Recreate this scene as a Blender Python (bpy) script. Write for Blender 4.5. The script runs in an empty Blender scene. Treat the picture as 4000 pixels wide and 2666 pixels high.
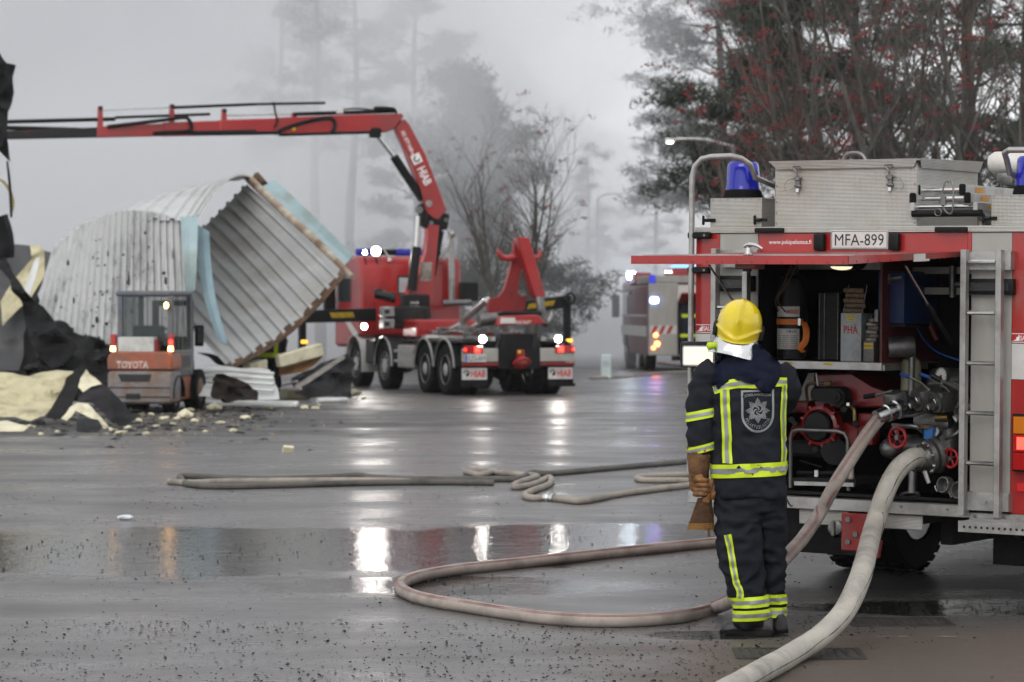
import bpy, bmesh, math, random
from mathutils import Vector, Matrix, noise, Euler
from mathutils.bvhtree import BVHTree
random.seed(7)
V = Vector
rad = math.radians
sc = bpy.context.scene
COL = sc.collection

# ---------------------------------------------------------------- camera
F, CX, HY, CH = 11000.0, 2000.0, 1198.0, 1.84      # focal length, centre, horizon (photograph pixels), eye height (m)
cam_d = bpy.data.cameras.new('camera')
cam = bpy.data.objects.new('camera', cam_d)
COL.objects.link(cam)
sc.camera = cam
cam.location = (0, 0, CH)
cam.rotation_euler = (rad(90), 0, 0)
cam_d.sensor_width = 36
cam_d.lens = F / 4000 * 36
cam_d.shift_y = -(1333 - HY) / 4000
cam_d.clip_start = 0.5
cam_d.clip_end = 1500
cam_d.dof.use_dof = True
cam_d.dof.focus_distance = 15.9
cam_d.dof.aperture_fstop = 4.4
cam_d.dof.aperture_blades = 9

# ---------------------------------------------------------------- sky, sun, exposure
SUN_EL, SUN_AZ = rad(38), rad(200)
w = bpy.data.worlds.new('World')
sc.world = w
w.use_nodes = True
nt = w.node_tree
nt.nodes.clear()
sky = nt.nodes.new('ShaderNodeTexSky')
sky.sky_type = 'NISHITA'
sky.sun_disc = False
sky.sun_elevation = SUN_EL
sky.sun_rotation = SUN_AZ
sky.air_density = 1.0
sky.dust_density = 1.0
hs = nt.nodes.new('ShaderNodeHueSaturation')
hs.inputs['Saturation'].default_value = 0.13          # an overcast sky has hardly any blue
bg = nt.nodes.new('ShaderNodeBackground')
bg.inputs['Strength'].default_value = 0.115
wo = nt.nodes.new('ShaderNodeOutputWorld')
nt.links.new(sky.outputs[0], hs.inputs['Color'])
mxw = nt.nodes.new('ShaderNodeMix')                    # even cloud cover over most of that sky
mxw.data_type = 'RGBA'
mxw.inputs[0].default_value = 0.8
mxw.inputs[7].default_value = (3.25, 3.32, 3.42, 1)
nt.links.new(hs.outputs[0], mxw.inputs[6])
nt.links.new(mxw.outputs[2], bg.inputs['Color'])
nt.links.new(bg.outputs[0], wo.inputs['Surface'])
sun_d = bpy.data.lights.new('sun', 'SUN')
sun_d.energy = 0.5
sun_d.angle = rad(40)
sun_d.color = (1.0, 0.97, 0.93)
sun = bpy.data.objects.new('sun', sun_d)
COL.objects.link(sun)
sun.rotation_euler = (rad(90) - SUN_EL, 0, rad(180) - SUN_AZ)
vs = sc.view_settings
vs.view_transform = 'Standard'
vs.look = 'None'
vs.exposure = 1.45
vs.gamma = 1.0
vs.use_curve_mapping = False
cy = sc.cycles
cy.use_denoising = True
cy.use_adaptive_sampling = True
cy.adaptive_threshold = .02
cy.max_bounces = 8
cy.diffuse_bounces = 3
cy.glossy_bounces = 4
cy.transmission_bounces = 6
cy.volume_bounces = 4
cy.volume_step_rate = 6.0
cy.volume_max_steps = 24
cy.sample_clamp_indirect = 6
cy.caustics_reflective = False
cy.caustics_refractive = False

# ---------------------------------------------------------------- helpers
def P(u, v, D):
    """point at depth D seen at photograph pixel (u, v)"""
    return V(((u - CX) / F * D, D, CH - (v - HY) / F * D))
def G(u, v, z=0.0):
    """point on the ground seen at photograph pixel (u, v)"""
    D = (CH - z) * F / (v - HY)
    return V(((u - CX) / F * D, D, z))
class Frame:
    """local frame of a vehicle: origin on the ground, x right, y forward, turned by yaw (clockwise +)"""
    def __init__(s, X0, D0, yaw, roll=0.0):
        s.X0, s.D0, s.c, s.s, s.yaw, s.roll = X0, D0, math.cos(yaw), math.sin(yaw), yaw, roll
    def __call__(s, u, v, y=0.0):
        a = (u - CX) / F
        x = (a * (s.D0 + y * s.c) - s.X0 - y * s.s) / (s.c + a * s.s)
        D = s.D0 - x * s.s + y * s.c
        return V((x, y, CH - (v - HY) / F * D + x * s.roll))
    def ysol(s, u, x):
        a = (u - CX) / F
        return (a * (s.D0 - x * s.s) - s.X0 - x * s.c) / (s.s - a * s.c)

MATS = {}
def M(name, col=(.5, .5, .5), rough=.5, metal=0.0, var=.12, scale=6.0, bump=0.0, bscale=60.0, coat=0.0,
      emit=0.0, ecol=None, dirt=None, dirt_amt=0.0, trans=0.0, ior=1.45, spec=.5, alpha=1.0, stretch=None, rvar=.12):
    if name in MATS:
        return MATS[name]
    m = bpy.data.materials.new(name)
    m.use_nodes = True
    t = m.node_tree
    b = t.nodes['Principled BSDF']
    tc = t.nodes.new('ShaderNodeTexCoord')
    mp = t.nodes.new('ShaderNodeMapping')
    t.links.new(tc.outputs['Object'], mp.inputs[0])
    if stretch:
        mp.inputs['Scale'].default_value = stretch
    n = t.nodes.new('ShaderNodeTexNoise')
    n.inputs['Scale'].default_value = scale
    n.inputs['Detail'].default_value = 6
    n.inputs['Roughness'].default_value = .65
    t.links.new(mp.outputs[0], n.inputs['Vector'])
    r = t.nodes.new('ShaderNodeValToRGB')
    lo = [max(0, c * (1 - var * 2)) for c in col]
    hi = [min(1, c * (1 + var)) for c in col]
    r.color_ramp.elements[0].position = .3
    r.color_ramp.elements[1].position = .7
    r.color_ramp.elements[0].color = (*lo, 1)
    r.color_ramp.elements[1].color = (*hi, 1)
    t.links.new(n.outputs['Fac'], r.inputs[0])
    out = r.outputs[0]
    if dirt:
        n2 = t.nodes.new('ShaderNodeTexNoise')
        n2.inputs['Scale'].default_value = scale * .45
        n2.inputs['Detail'].default_value = 9
        n2.inputs['Roughness'].default_value = .72
        t.links.new(mp.outputs[0], n2.inputs['Vector'])
        r2 = t.nodes.new('ShaderNodeValToRGB')
        r2.color_ramp.elements[0].position = max(0, .62 - dirt_amt * .4)
        r2.color_ramp.elements[1].position = max(.05, .82 - dirt_amt * .4)
        t.links.new(n2.outputs['Fac'], r2.inputs[0])
        mx = t.nodes.new('ShaderNodeMix')
        mx.data_type = 'RGBA'
        t.links.new(r2.outputs[0], mx.inputs[0])
        t.links.new(out, mx.inputs[6])
        mx.inputs[7].default_value = (*dirt, 1)
        out = mx.outputs[2]
    t.links.new(out, b.inputs['Base Color'])
    mr = t.nodes.new('ShaderNodeMapRange')
    mr.inputs['To Min'].default_value = max(.02, rough - rvar)
    mr.inputs['To Max'].default_value = min(1, rough + rvar)
    t.links.new(n.outputs['Fac'], mr.inputs['Value'])
    t.links.new(mr.outputs[0], b.inputs['Roughness'])
    b.inputs['Metallic'].default_value = metal
    b.inputs['Specular IOR Level'].default_value = spec
    b.inputs['IOR'].default_value = ior
    if coat:
        b.inputs['Coat Weight'].default_value = coat
        b.inputs['Coat Roughness'].default_value = .08
    if trans:
        b.inputs['Transmission Weight'].default_value = trans
    if alpha < 1:
        b.inputs['Alpha'].default_value = alpha
    if emit:
        b.inputs['Emission Color'].default_value = (*(ecol or col), 1)
        b.inputs['Emission Strength'].default_value = emit
    if bump:
        nb = t.nodes.new('ShaderNodeTexNoise')
        nb.inputs['Scale'].default_value = bscale
        nb.inputs['Detail'].default_value = 4
        t.links.new(mp.outputs[0], nb.inputs['Vector'])
        bp = t.nodes.new('ShaderNodeBump')
        bp.inputs['Strength'].default_value = bump
        bp.inputs['Distance'].default_value = .02
        t.links.new(nb.outputs['Fac'], bp.inputs['Height'])
        t.links.new(bp.outputs[0], b.inputs['Normal'])
    MATS[name] = m
    return m

class B:
    """collects shapes in one bmesh"""
    def __init__(s):
        s.bm = bmesh.new()
    def box(s, c, size, rot=None, bev=0.0, seg=1):
        mt = Matrix.Translation(c)
        if rot is not None:
            mt = mt @ (rot.to_matrix().to_4x4() if isinstance(rot, Euler) else rot)
        r = bmesh.ops.create_cube(s.bm, size=1, matrix=mt @ Matrix.Diagonal((*size, 1)))
        if bev:
            es = list({e for v in r['verts'] for e in v.link_edges})
            bmesh.ops.bevel(s.bm, geom=es, offset=bev, segments=seg, affect='EDGES', profile=.6)
        return s
    def bb(s, a, b, bev=0.0, seg=1):
        """box between two corners"""
        a, b = V(a), V(b)
        return s.box((a + b) / 2, [max(1e-4, abs(q)) for q in (b - a)], bev=bev, seg=seg)
    def cyl(s, a, b, r0, r1=None, n=16, cap=True):
        a, b = V(a), V(b)
        r1 = r0 if r1 is None else r1
        d = b - a
        q = d.to_track_quat('Z', 'Y').to_matrix()
        ra, rb = [], []
        for i in range(n):
            t = 2 * math.pi * i / n
            o = q @ V((math.cos(t), math.sin(t), 0))
            ra.append(s.bm.verts.new(a + o * r0))
            rb.append(s.bm.verts.new(b + o * r1))
        for i in range(n):
            j = (i + 1) % n
            s.bm.faces.new((ra[i], ra[j], rb[j], rb[i]))
        if cap:
            s.bm.faces.new(ra[::-1])
            s.bm.faces.new(rb)
        return s
    def tube(s, pts, r, n=10, smooth_steps=0, flat=1.0, closed=False):
        pts = [V(p) for p in pts]
        if smooth_steps:
            rr = r if isinstance(r, (list, tuple)) else None
            o, ro = [], []
            m = len(pts)
            for i in range(m - 1):
                p0, p1, p2, p3 = pts[max(0, i - 1)], pts[i], pts[i + 1], pts[min(m - 1, i + 2)]
                for k in range(smooth_steps):
                    t = k / smooth_steps
                    o.append(.5 * ((2 * p1) + (p2 - p0) * t + (2 * p0 - 5 * p1 + 4 * p2 - p3) * t * t + (3 * p1 - p0 - 3 * p2 + p3) * t ** 3))
                    if rr:
                        ro.append(rr[i] * (1 - t) + rr[i + 1] * t)
            o.append(pts[-1])
            if rr:
                ro.append(rr[-1])
                r = ro
            pts = o
        if not isinstance(r, (list, tuple)):
            r = [r] * len(pts)
        up = V((0, 0, 1))
        rings = []
        d0 = (pts[1] - pts[0]).normalized()
        nx = d0.cross(up)
        if nx.length < .05:
            nx = d0.cross(V((0, 1, 0)))
        nx.normalize()
        for i, p in enumerate(pts):
            d = (pts[min(i + 1, len(pts) - 1)] - pts[max(i - 1, 0)])
            if d.length < 1e-9:
                d = d0.copy()
            d.normalize()
            nx = (nx - d * nx.dot(d))
            if nx.length < 1e-6:
                nx = d.orthogonal()
            nx.normalize()
            ny = d.cross(nx)
            rings.append([s.bm.verts.new(p + (nx * math.cos(2 * math.pi * k / n) + ny * math.sin(2 * math.pi * k / n) * flat) * r[i]) for k in range(n)])
        for i in range(len(rings) - 1):
            for k in range(n):
                j = (k + 1) % n
                s.bm.faces.new((rings[i][k], rings[i][j], rings[i + 1][j], rings[i + 1][k]))
        s.bm.faces.new(rings[0][::-1])
        s.bm.faces.new(rings[-1])
        return s
    def lathe(s, prof, o=(0, 0, 0), axis=(0, 0, 1), n=24):
        o = V(o)
        q = V(axis).to_track_quat('Z', 'Y').to_matrix()
        rings = []
        for (r, z) in prof:
            rings.append([s.bm.verts.new(o + q @ V((max(r, 1e-4) * math.cos(2 * math.pi * k / n), max(r, 1e-4) * math.sin(2 * math.pi * k / n), z))) for k in range(n)])
        for i in range(len(rings) - 1):
            for k in range(n):
                j = (k + 1) % n
                s.bm.faces.new((rings[i][k], rings[i][j], rings[i + 1][j], rings[i + 1][k]))
        s.bm.faces.new(rings[0][::-1])
        s.bm.faces.new(rings[-1])
        return s
    def prism(s, poly, d, bev=0.0):
        """polygon of 3D points extruded by the vector d"""
        d = V(d)
        a = [s.bm.verts.new(V(p)) for p in poly]
        b = [s.bm.verts.new(V(p) + d) for p in poly]
        n = len(a)
        fs = [s.bm.faces.new(a), s.bm.faces.new(b[::-1])]
        for i in range(n):
            j = (i + 1) % n
            fs.append(s.bm.faces.new((a[j], a[i], b[i], b[j])))
        if bev:
            es = list({e for f in fs for e in f.edges})
            bmesh.ops.bevel(s.bm, geom=es, offset=bev, segments=1, affect='EDGES')
        return s
    def grid(s, rows, closed=False, thick=None):
        vs_ = [[s.bm.verts.new(V(p)) for p in r] for r in rows]
        for i in range(len(vs_) - 1):
            m = len(vs_[i])
            for k in range(m if closed else m - 1):
                j = (k + 1) % m
                s.bm.faces.new((vs_[i][k], vs_[i][j], vs_[i + 1][j], vs_[i + 1][k]))
        if thick:
            bmesh.ops.recalc_face_normals(s.bm, faces=s.bm.faces)
            bmesh.ops.solidify(s.bm, geom=list(s.bm.faces), thickness=thick)
        return s
    def torus(s, c, axis, R, r, n=28, m=8, a0=0, a1=2 * math.pi):
        q = V(axis).to_track_quat('Z', 'Y').to_matrix()
        full = abs(a1 - a0 - 2 * math.pi) < 1e-6
        k = n if full else n + 1
        pts = [V(c) + q @ V((R * math.cos(a0 + (a1 - a0) * i / n), R * math.sin(a0 + (a1 - a0) * i / n), 0)) for i in range(k)]
        if full:
            pts.append(pts[0].copy())
        return s.tube(pts, r, m)
    def ico(s, c, r, sub=1, scale=(1, 1, 1)):
        bmesh.ops.create_icosphere(s.bm, subdivisions=sub, radius=r, matrix=Matrix.Translation(c) @ Matrix.Diagonal((*scale, 1)))
        return s
    def xf(s, mat):
        bmesh.ops.transform(s.bm, matrix=mat, verts=s.bm.verts)
        return s
    def jitter(s, amt, sc_=1.0, seed=0):
        for v in s.bm.verts:
            v.co += noise.noise_vector(v.co * sc_ + V((seed * 7.1, seed * 3.3, seed))) * amt
        return s
    def obj(s, name, mat, parent=None, smooth=35, recalc=True):
        if recalc:
            bmesh.ops.recalc_face_normals(s.bm, faces=s.bm.faces)
        me = bpy.data.meshes.new(name)
        s.bm.to_mesh(me)
        s.bm.free()
        return mesh_obj(name, me, mat, parent, smooth)
def mesh_obj(name, me, mat, parent=None, smooth=35):
    for m in (mat if isinstance(mat, (list, tuple)) else [mat]):
        me.materials.append(m)
    if smooth:
        me.polygons.foreach_set('use_smooth', [True] * len(me.polygons))
        me.set_sharp_from_angle(angle=rad(smooth))
    o = bpy.data.objects.new(name, me)
    COL.objects.link(o)
    if parent:
        o.parent = parent
    return o
def tag(o, label, cat, group=None, kind=None):
    o['label'] = label
    o['category'] = cat
    if group:
        o['group'] = group
    if kind:
        o['kind'] = kind
    return o
def structure(o, kind='structure'):
    o['kind'] = kind
    return o
def thing(name, label, cat, loc=(0, 0, 0), rot=(0, 0, 0), group=None):
    o = bpy.data.objects.new(name, None)
    o.empty_display_size = .2
    COL.objects.link(o)
    o.location = loc
    o.rotation_euler = rot
    return tag(o, label, cat, group)
def text_mesh(body, height, mat=None, extrude=.002, bold=0.0, spacing=1.0, width=None, shear=0.0):
    """text as a mesh in the xy plane, centred, letters `height` tall (width: squeeze to that width)"""
    c = bpy.data.curves.new('t', 'FONT')
    c.body = body
    c.size = 1
    c.extrude = 0
    c.offset = bold
    c.space_character = spacing
    c.shear = shear
    c.resolution_u = 2
    o = bpy.data.objects.new('t', c)
    COL.objects.link(o)
    dg = bpy.context.evaluated_depsgraph_get()
    me = bpy.data.meshes.new_from_object(o.evaluated_get(dg))
    bpy.data.objects.remove(o)
    bpy.data.curves.remove(c)
    xs = [v.co.x for v in me.vertices]
    ys = [v.co.y for v in me.vertices]
    x0, x1, y0, y1 = min(xs), max(xs), min(ys), max(ys)
    sy = height / (y1 - y0)
    sx = sy if width is None else width / (x1 - x0)
    for v in me.vertices:
        v.co = V(((v.co.x - (x0 + x1) / 2) * sx, (v.co.y - (y0 + y1) / 2) * sy, 0))
    return me
def text_obj(name, body, height, mat, parent, mtx, **k):
    me = text_mesh(body, height, **k)
    me.transform(mtx)
    return mesh_obj(name, me, mat, parent, smooth=0)
def face_mtx(o, x, y):
    """matrix with origin o and the xy plane spanned by x and y"""
    x, y = V(x).normalized(), V(y).normalized()
    z = x.cross(y)
    m = Matrix((x, y, z)).transposed().to_4x4()
    m.translation = V(o)
    return m
def eval_mesh(o):
    dg = bpy.context.evaluated_depsgraph_get()
    me = bpy.data.meshes.new_from_object(o.evaluated_get(dg))
    return me
def copy_tree(o, parent=None):
    c = o.copy()
    COL.objects.link(c)
    c.parent = parent
    for ch in o.children:
        copy_tree(ch, c)
    return c

# ---------------------------------------------------------------- ground: wet asphalt yard
def ground_material():
    m = bpy.data.materials.new('wet_asphalt')
    m.use_nodes = True
    t = m.node_tree
    N, L = t.nodes.new, t.links.new
    b = t.nodes['Principled BSDF']
    geo = N('ShaderNodeNewGeometry')
    pos = geo.outputs['Position']
    sep = N('ShaderNodeSeparateXYZ'); L(pos, sep.inputs[0])
    def nz(scale, detail=4, rough=.6, vec=None, stretch=None):
        n = N('ShaderNodeTexNoise')
        n.inputs['Scale'].default_value = scale
        n.inputs['Detail'].default_value = detail
        n.inputs['Roughness'].default_value = rough
        if stretch:
            mp = N('ShaderNodeMapping'); mp.inputs['Scale'].default_value = stretch
            L(pos, mp.inputs[0]); L(mp.outputs[0], n.inputs['Vector'])
        else:
            L(pos, n.inputs['Vector'])
        return n.outputs['Fac']
    def mth(op, a, bb, cl=False):
        n = N('ShaderNodeMath'); n.operation = op; n.use_clamp = cl
        for i, q in enumerate((a, bb)):
            if q is None: continue
            if isinstance(q, (int, float)): n.inputs[i].default_value = q
            else: L(q, n.inputs[i])
        return n.outputs[0]
    def ramp(x, a, c):
        n = N('ShaderNodeMapRange'); n.interpolation_type = 'SMOOTHSTEP'
        n.inputs['From Min'].default_value = a; n.inputs['From Max'].default_value = c
        L(x, n.inputs['Value']); return n.outputs[0]
    def ell(x0, y0, rx, ry):
        """1 at the centre, 0 on the rim of an ellipse on the ground"""
        dx = mth('DIVIDE', mth('SUBTRACT', sep.outputs[0], x0), rx)
        dy = mth('DIVIDE', mth('SUBTRACT', sep.outputs[1], y0), ry)
        return mth('SUBTRACT', 1.0, mth('SQRT', mth('ADD', mth('MULTIPLY', dx, dx), mth('MULTIPLY', dy, dy)), None))
    wob = mth('MULTIPLY', mth('SUBTRACT', nz(.6, 8, .68), .5), 1.35)
    pud = None
    for e in PUDDLES:
        d = mth('ADD', ell(*e), wob)
        pud = d if pud is None else mth('MAXIMUM', pud, d)
    water = ramp(pud, 0.0, .14)                       # standing water
    damp = ramp(pud, -.5, .15)
    grain = nz(230, 2, .7)
    blot = nz(.55, 6, .62, stretch=(.7, 1.3, 1))
    brown = ramp(mth('ADD', mth('ADD', ell(3.0, 14.4, 3.3, 2.2), mth('MULTIPLY', wob, .8)), 0), -.05, .45)
    c1 = N('ShaderNodeMix'); c1.data_type = 'RGBA'
    L(ramp(grain, .3, .75), c1.inputs[0])
    c1.inputs[6].default_value = (.065, .062, .061, 1)
    c1.inputs[7].default_value = (.23, .22, .215, 1)
    c2 = N('ShaderNodeMix'); c2.data_type = 'RGBA'; c2.blend_type = 'MULTIPLY'
    L(ramp(blot, .25, .75), c2.inputs[0])
    L(c1.outputs[2], c2.inputs[6]); c2.inputs[7].default_value = (.50, .47, .465, 1)
    c3 = N('ShaderNodeMix'); c3.data_type = 'RGBA'
    L(mth('MULTIPLY', brown, .8), c3.inputs[0]); L(c2.outputs[2], c3.inputs[6]); c3.inputs[7].default_value = (.078, .058, .042, 1)
    soot = ramp(mth('ADD', ell(-6.0, 46.0, 8.0, 8.5), mth('MULTIPLY', wob, 1.6)), -.05, .5)      # trodden soot round the wreckage
    c5 = N('ShaderNodeMix'); c5.data_type = 'RGBA'
    L(mth('MULTIPLY', soot, .75), c5.inputs[0]); L(c3.outputs[2], c5.inputs[6]); c5.inputs[7].default_value = (.03, .028, .028, 1)
    c4 = N('ShaderNodeMix'); c4.data_type = 'RGBA'
    L(water, c4.inputs[0]); L(c5.outputs[2], c4.inputs[6]); c4.inputs[7].default_value = (.022, .022, .020, 1)
    L(c4.outputs[2], b.inputs['Base Color'])
    # roughness: film of water over the grain, mirror where it stands
    r0 = N('ShaderNodeMapRange'); L(blot, r0.inputs['Value'])
    r0.inputs['From Min'].default_value = .3; r0.inputs['From Max'].default_value = .7
    r0.inputs['To Min'].default_value = .17; r0.inputs['To Max'].default_value = .46
    r1 = mth('ADD', r0.outputs[0], mth('ADD', mth('MULTIPLY', brown, .2), mth('MULTIPLY', soot, .22)))
    r2 = mth('SUBTRACT', r1, mth('MULTIPLY', damp, .10))
    rm = N('ShaderNodeMix'); L(water, rm.inputs[0]); L(r2, rm.inputs[2]); rm.inputs[3].default_value = .045
    L(rm.outputs[0], b.inputs['Roughness'])
    b.inputs['IOR'].default_value = 1.45
    b.inputs['Specular IOR Level'].default_value = .5
    # relief: grain on the asphalt, ripples on the water
    rip = nz(5.5, 3, .6, stretch=(1.2, .55, 1))
    fine = nz(38, 2, .5)
    hmix = mth('ADD', mth('MULTIPLY', nz(75, 2, .7), .0013), mth('MULTIPLY', nz(17, 2, .6), .0022))
    hw = mth('ADD', mth('MULTIPLY', rip, .0045), mth('MULTIPLY', fine, .0011))
    nrm = []
    for hh in (hmix, hw):
        bp = N('ShaderNodeBump')
        bp.inputs['Strength'].default_value = 1.0
        bp.inputs['Distance'].default_value = 1.0
        L(hh, bp.inputs['Height'])
        nrm.append(bp.outputs[0])
    nm = N('ShaderNodeMix'); nm.data_type = 'VECTOR'
    L(water, nm.inputs[0]); L(nrm[0], nm.inputs[4]); L(nrm[1], nm.inputs[5])
    L(nm.outputs[1], b.inputs['Normal'])
    return m
# puddles on the yard: centre x, y and half sizes in metres
PUDDLES = [(-2.3, 21.3, 3.6, 2.3), (.6, 22.6, 1.7, 1.3), (-.5, 18.6, 1.3, .7), (3.3, 17.2, 1.7, .55), (1.15, 15.75, .45, .22)]
b = B()
ys = [-20, 0, 10, 16, 24, 32, 40, 60, 90, 140, 220, 400, 900]
xs = [-600, -120, -60, -30, -15, -8, -4, 0, 4, 8, 15, 30, 60, 120, 600]
b.grid([[(x, y, 0) for x in xs] for y in ys])
ground = structure(b.obj('ground', ground_material(), smooth=0))
# ---------------------------------------------------------------- materials shared by the vehicles
RED = M('red_paint', (.33, .013, .011), .32, var=.10, scale=3, coat=.5, dirt=(.22, .05, .04), dirt_amt=.25)
RED2 = M('red_paint_dusty', (.30, .017, .016), .42, var=.16, scale=5, dirt=(.12, .07, .06), dirt_amt=.5)
WHITE = M('white_paint', (.56, .55, .53), .4, var=.06, scale=4, dirt=(.42, .40, .36), dirt_amt=.3)
ALU = M('aluminium', (.42, .41, .395), .42, metal=.75, var=.10, scale=9, dirt=(.24, .23, .21), dirt_amt=.35)
ALUP = M('aluminium_panel', (.36, .35, .325), .5, metal=.35, var=.10, scale=3, dirt=(.33, .31, .28), dirt_amt=.5, stretch=(2, 2, .6))
STEEL = M('polished_steel', (.62, .62, .60), .22, metal=1.0, var=.08, scale=8)
CAST = M('cast_metal', (.20, .195, .19), .42, metal=.8, var=.2, scale=14, bump=.15, bscale=120)
BLACK = M('black_plastic', (.006, .006, .0065), .45, var=.2, scale=8, spec=.25)
RUBBER = M('rubber', (.006, .006, .006), .75, var=.25, scale=10, dirt=(.02, .019, .018), dirt_amt=.3, spec=.15)
DARK = M('dark_steel', (.016, .0155, .0155), .6, var=.3, scale=5, dirt=(.035, .032, .03), dirt_amt=.3, spec=.2)
BOLT = M('bolt_steel', (.22, .22, .21), .4, metal=.7)
BLUE_LENS = M('blue_lens', (.02, .03, .62), .08, var=.05, trans=.55, coat=.3)
RED_LENS = M('red_lens', (.36, .008, .008), .12, var=.05, coat=.4)
RED_LIT = M('red_lamp_lit', (.8, .03, .02), .2, emit=2.5, ecol=(1, .03, .02))
AMBER = M('amber_lens', (.55, .16, .01), .15, var=.05, coat=.4)
WARM_LIT = M('warm_lamp_lit', (.5, .45, .35), .2, emit=.42, ecol=(1, .84, .56))
ORANGE_LIT = M('orange_lamp_lit', (.9, .5, .1), .2, emit=6.0, ecol=(1, .62, .16))
WHITE_LIT = M('white_lamp_lit', (.9, .9, .9), .2, emit=75.0, ecol=(1, .97, .90))
BLUE_LIT = M('blue_lamp_lit', (.2, .3, .9), .2, emit=22.0, ecol=(.25, .35, 1))
INK = M('black_ink', (.012, .012, .012), .5, var=.05)
WINK = M('white_ink', (.78, .78, .76), .5, var=.05)
RINK = M('red_ink', (.45, .02, .02), .5, var=.15)
YEL_TAG = M('yellow_tag', (.62, .45, .02), .5, var=.1)
GLASS = M('dark_glass', (.03, .04, .04), .06, var=.1, coat=.6)
def tread_material():
    m = M('tread_plate', (.42, .41, .385), .40, metal=.55, var=.08, scale=4, dirt=(.36, .33, .28), dirt_amt=.35)
    t = m.node_tree
    N, L = t.nodes.new, t.links.new
    tc = N('ShaderNodeTexCoord'); sp = N('ShaderNodeSeparateXYZ'); L(tc.outputs['Object'], sp.inputs[0])
    def f(op, a, b):
        n = N('ShaderNodeMath'); n.operation = op
        for i, q in enumerate((a, b)):
            if q is None: continue
            if isinstance(q, (int, float)): n.inputs[i].default_value = q
            else: L(q, n.inputs[i])
        return n.outputs[0]
    h = f('ADD', sp.outputs[0], sp.outputs[1])
    k = 2 * math.pi / .017
    s1 = f('SINE', f('MULTIPLY', f('ADD', h, sp.outputs[2]), k), None)
    s2 = f('SINE', f('MULTIPLY', f('SUBTRACT', h, sp.outputs[2]), k), None)
    bp = N('ShaderNodeBump'); bp.inputs['Strength'].default_value = .55; bp.inputs['Distance'].default_value = .004
    L(f('MULTIPLY', s1, s2), bp.inputs['Height'])
    L(bp.outputs[0], t.nodes['Principled BSDF'].inputs['Normal'])
    return m
TREAD = tread_material()

# ---------------------------------------------------------------- near fire engine, seen from behind
TH = rad(32.8)
T = Frame((3380 - 2000) / F * 17.5, 17.5, TH, .010)
fe = thing('fire_engine', 'red and silver fire engine with rear flap raised and equipment bay open', 'fire engine',
           (T.X0, T.D0, 0), (0, T.roll, -TH))
def part(b, name, mat, parent=fe, **k):
    return b.obj(name, mat, parent, **k)
HW, ZT, ZB = 1.222, 2.335, .56            # half width, roof height, lower edge
# body shell: side walls, roof, floor, bay lining
b = B(); b.bb((-HW, .012, .56), (-HW + .03, 5.2, 2.30)); part(b, 'side_wall', RED)
b = B(); b.bb((HW - .03, .012, .56), (HW, 5.2, 2.30)); part(b, 'side_wall', RED)
b = B(); b.bb((-HW + .03, .02, 2.285), (HW - .03, 5.2, 2.305)); part(b, 'roof', TREAD)
b = B(); b.bb((-HW + .04, .02, .565), (HW - .04, 5.2, .60)); part(b, 'floor', DARK)
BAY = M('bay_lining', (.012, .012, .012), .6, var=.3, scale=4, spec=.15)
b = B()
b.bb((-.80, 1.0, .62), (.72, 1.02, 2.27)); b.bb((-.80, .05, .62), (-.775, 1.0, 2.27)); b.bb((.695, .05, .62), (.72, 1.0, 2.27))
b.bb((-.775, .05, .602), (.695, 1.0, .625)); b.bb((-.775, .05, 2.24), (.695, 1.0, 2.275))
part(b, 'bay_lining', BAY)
# rear wall panels
def panel(name, mat, x0, x1, z0, z1, t=.012, y=0, bev=.002, parent=fe):
    b = B(); b.bb((x0, y, z0), (x1, y + t, z1), bev=bev)
    return b.obj(name, mat, parent)
panel('corner_panel', RED, -HW, -1.049, 1.655, 2.296)
panel('corner_band', WHITE, -HW, -1.049, 1.452, 1.653)
panel('corner_panel', RED, -HW, -1.049, .64, 1.450)
panel('rear_panel', ALUP, -1.047, -.772, .64, 2.296)
panel('upper_panel', RED, -.770, .665, 2.182, 2.296)
panel('rear_panel', ALUP, .690, .952, .645, 2.296)
panel('corner_panel', RED, .954, HW, 1.628, 2.296)
panel('corner_band', WHITE, .954, HW, 1.410, 1.626)
panel('corner_panel', RED, .954, HW, .60, 1.408)
b = B(); b.bb((.667, -.006, 2.182), (.690, .012, 2.296), bev=.002); part(b, 'panel_strip', RED)
b = B(); b.bb((-.772, -.012, 2.172), (.665, .010, 2.184), bev=.002); part(b, 'hinge_strip', RED)
b = B(); b.bb((-HW - .004, -.012, 2.298), (HW + .004, .16, 2.338), bev=.004); part(b, 'roof_rail', TREAD)
b = B(); b.bb((-HW - .03, -.03, .563), (.70, .05, .637), bev=.004); o = part(b, 'bumper_bar', ALU)
for x in (-.95, -.3, .25, .56):
    b = B(); b.cyl((x, -.03, .61), (x, -.038, .61), .009, n=8); part(b, 'bolt', BOLT, o)
b = B(); b.bb((.70, -.028, .545), (HW + .03, .05, .598), bev=.004); part(b, 'bumper_bar', ALU)
for x in (.74, .93, 1.1):
    b = B(); b.cyl((x, -.028, .575), (x, -.038, .575), .010, n=8); part(b, 'bolt', BOLT)
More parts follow.
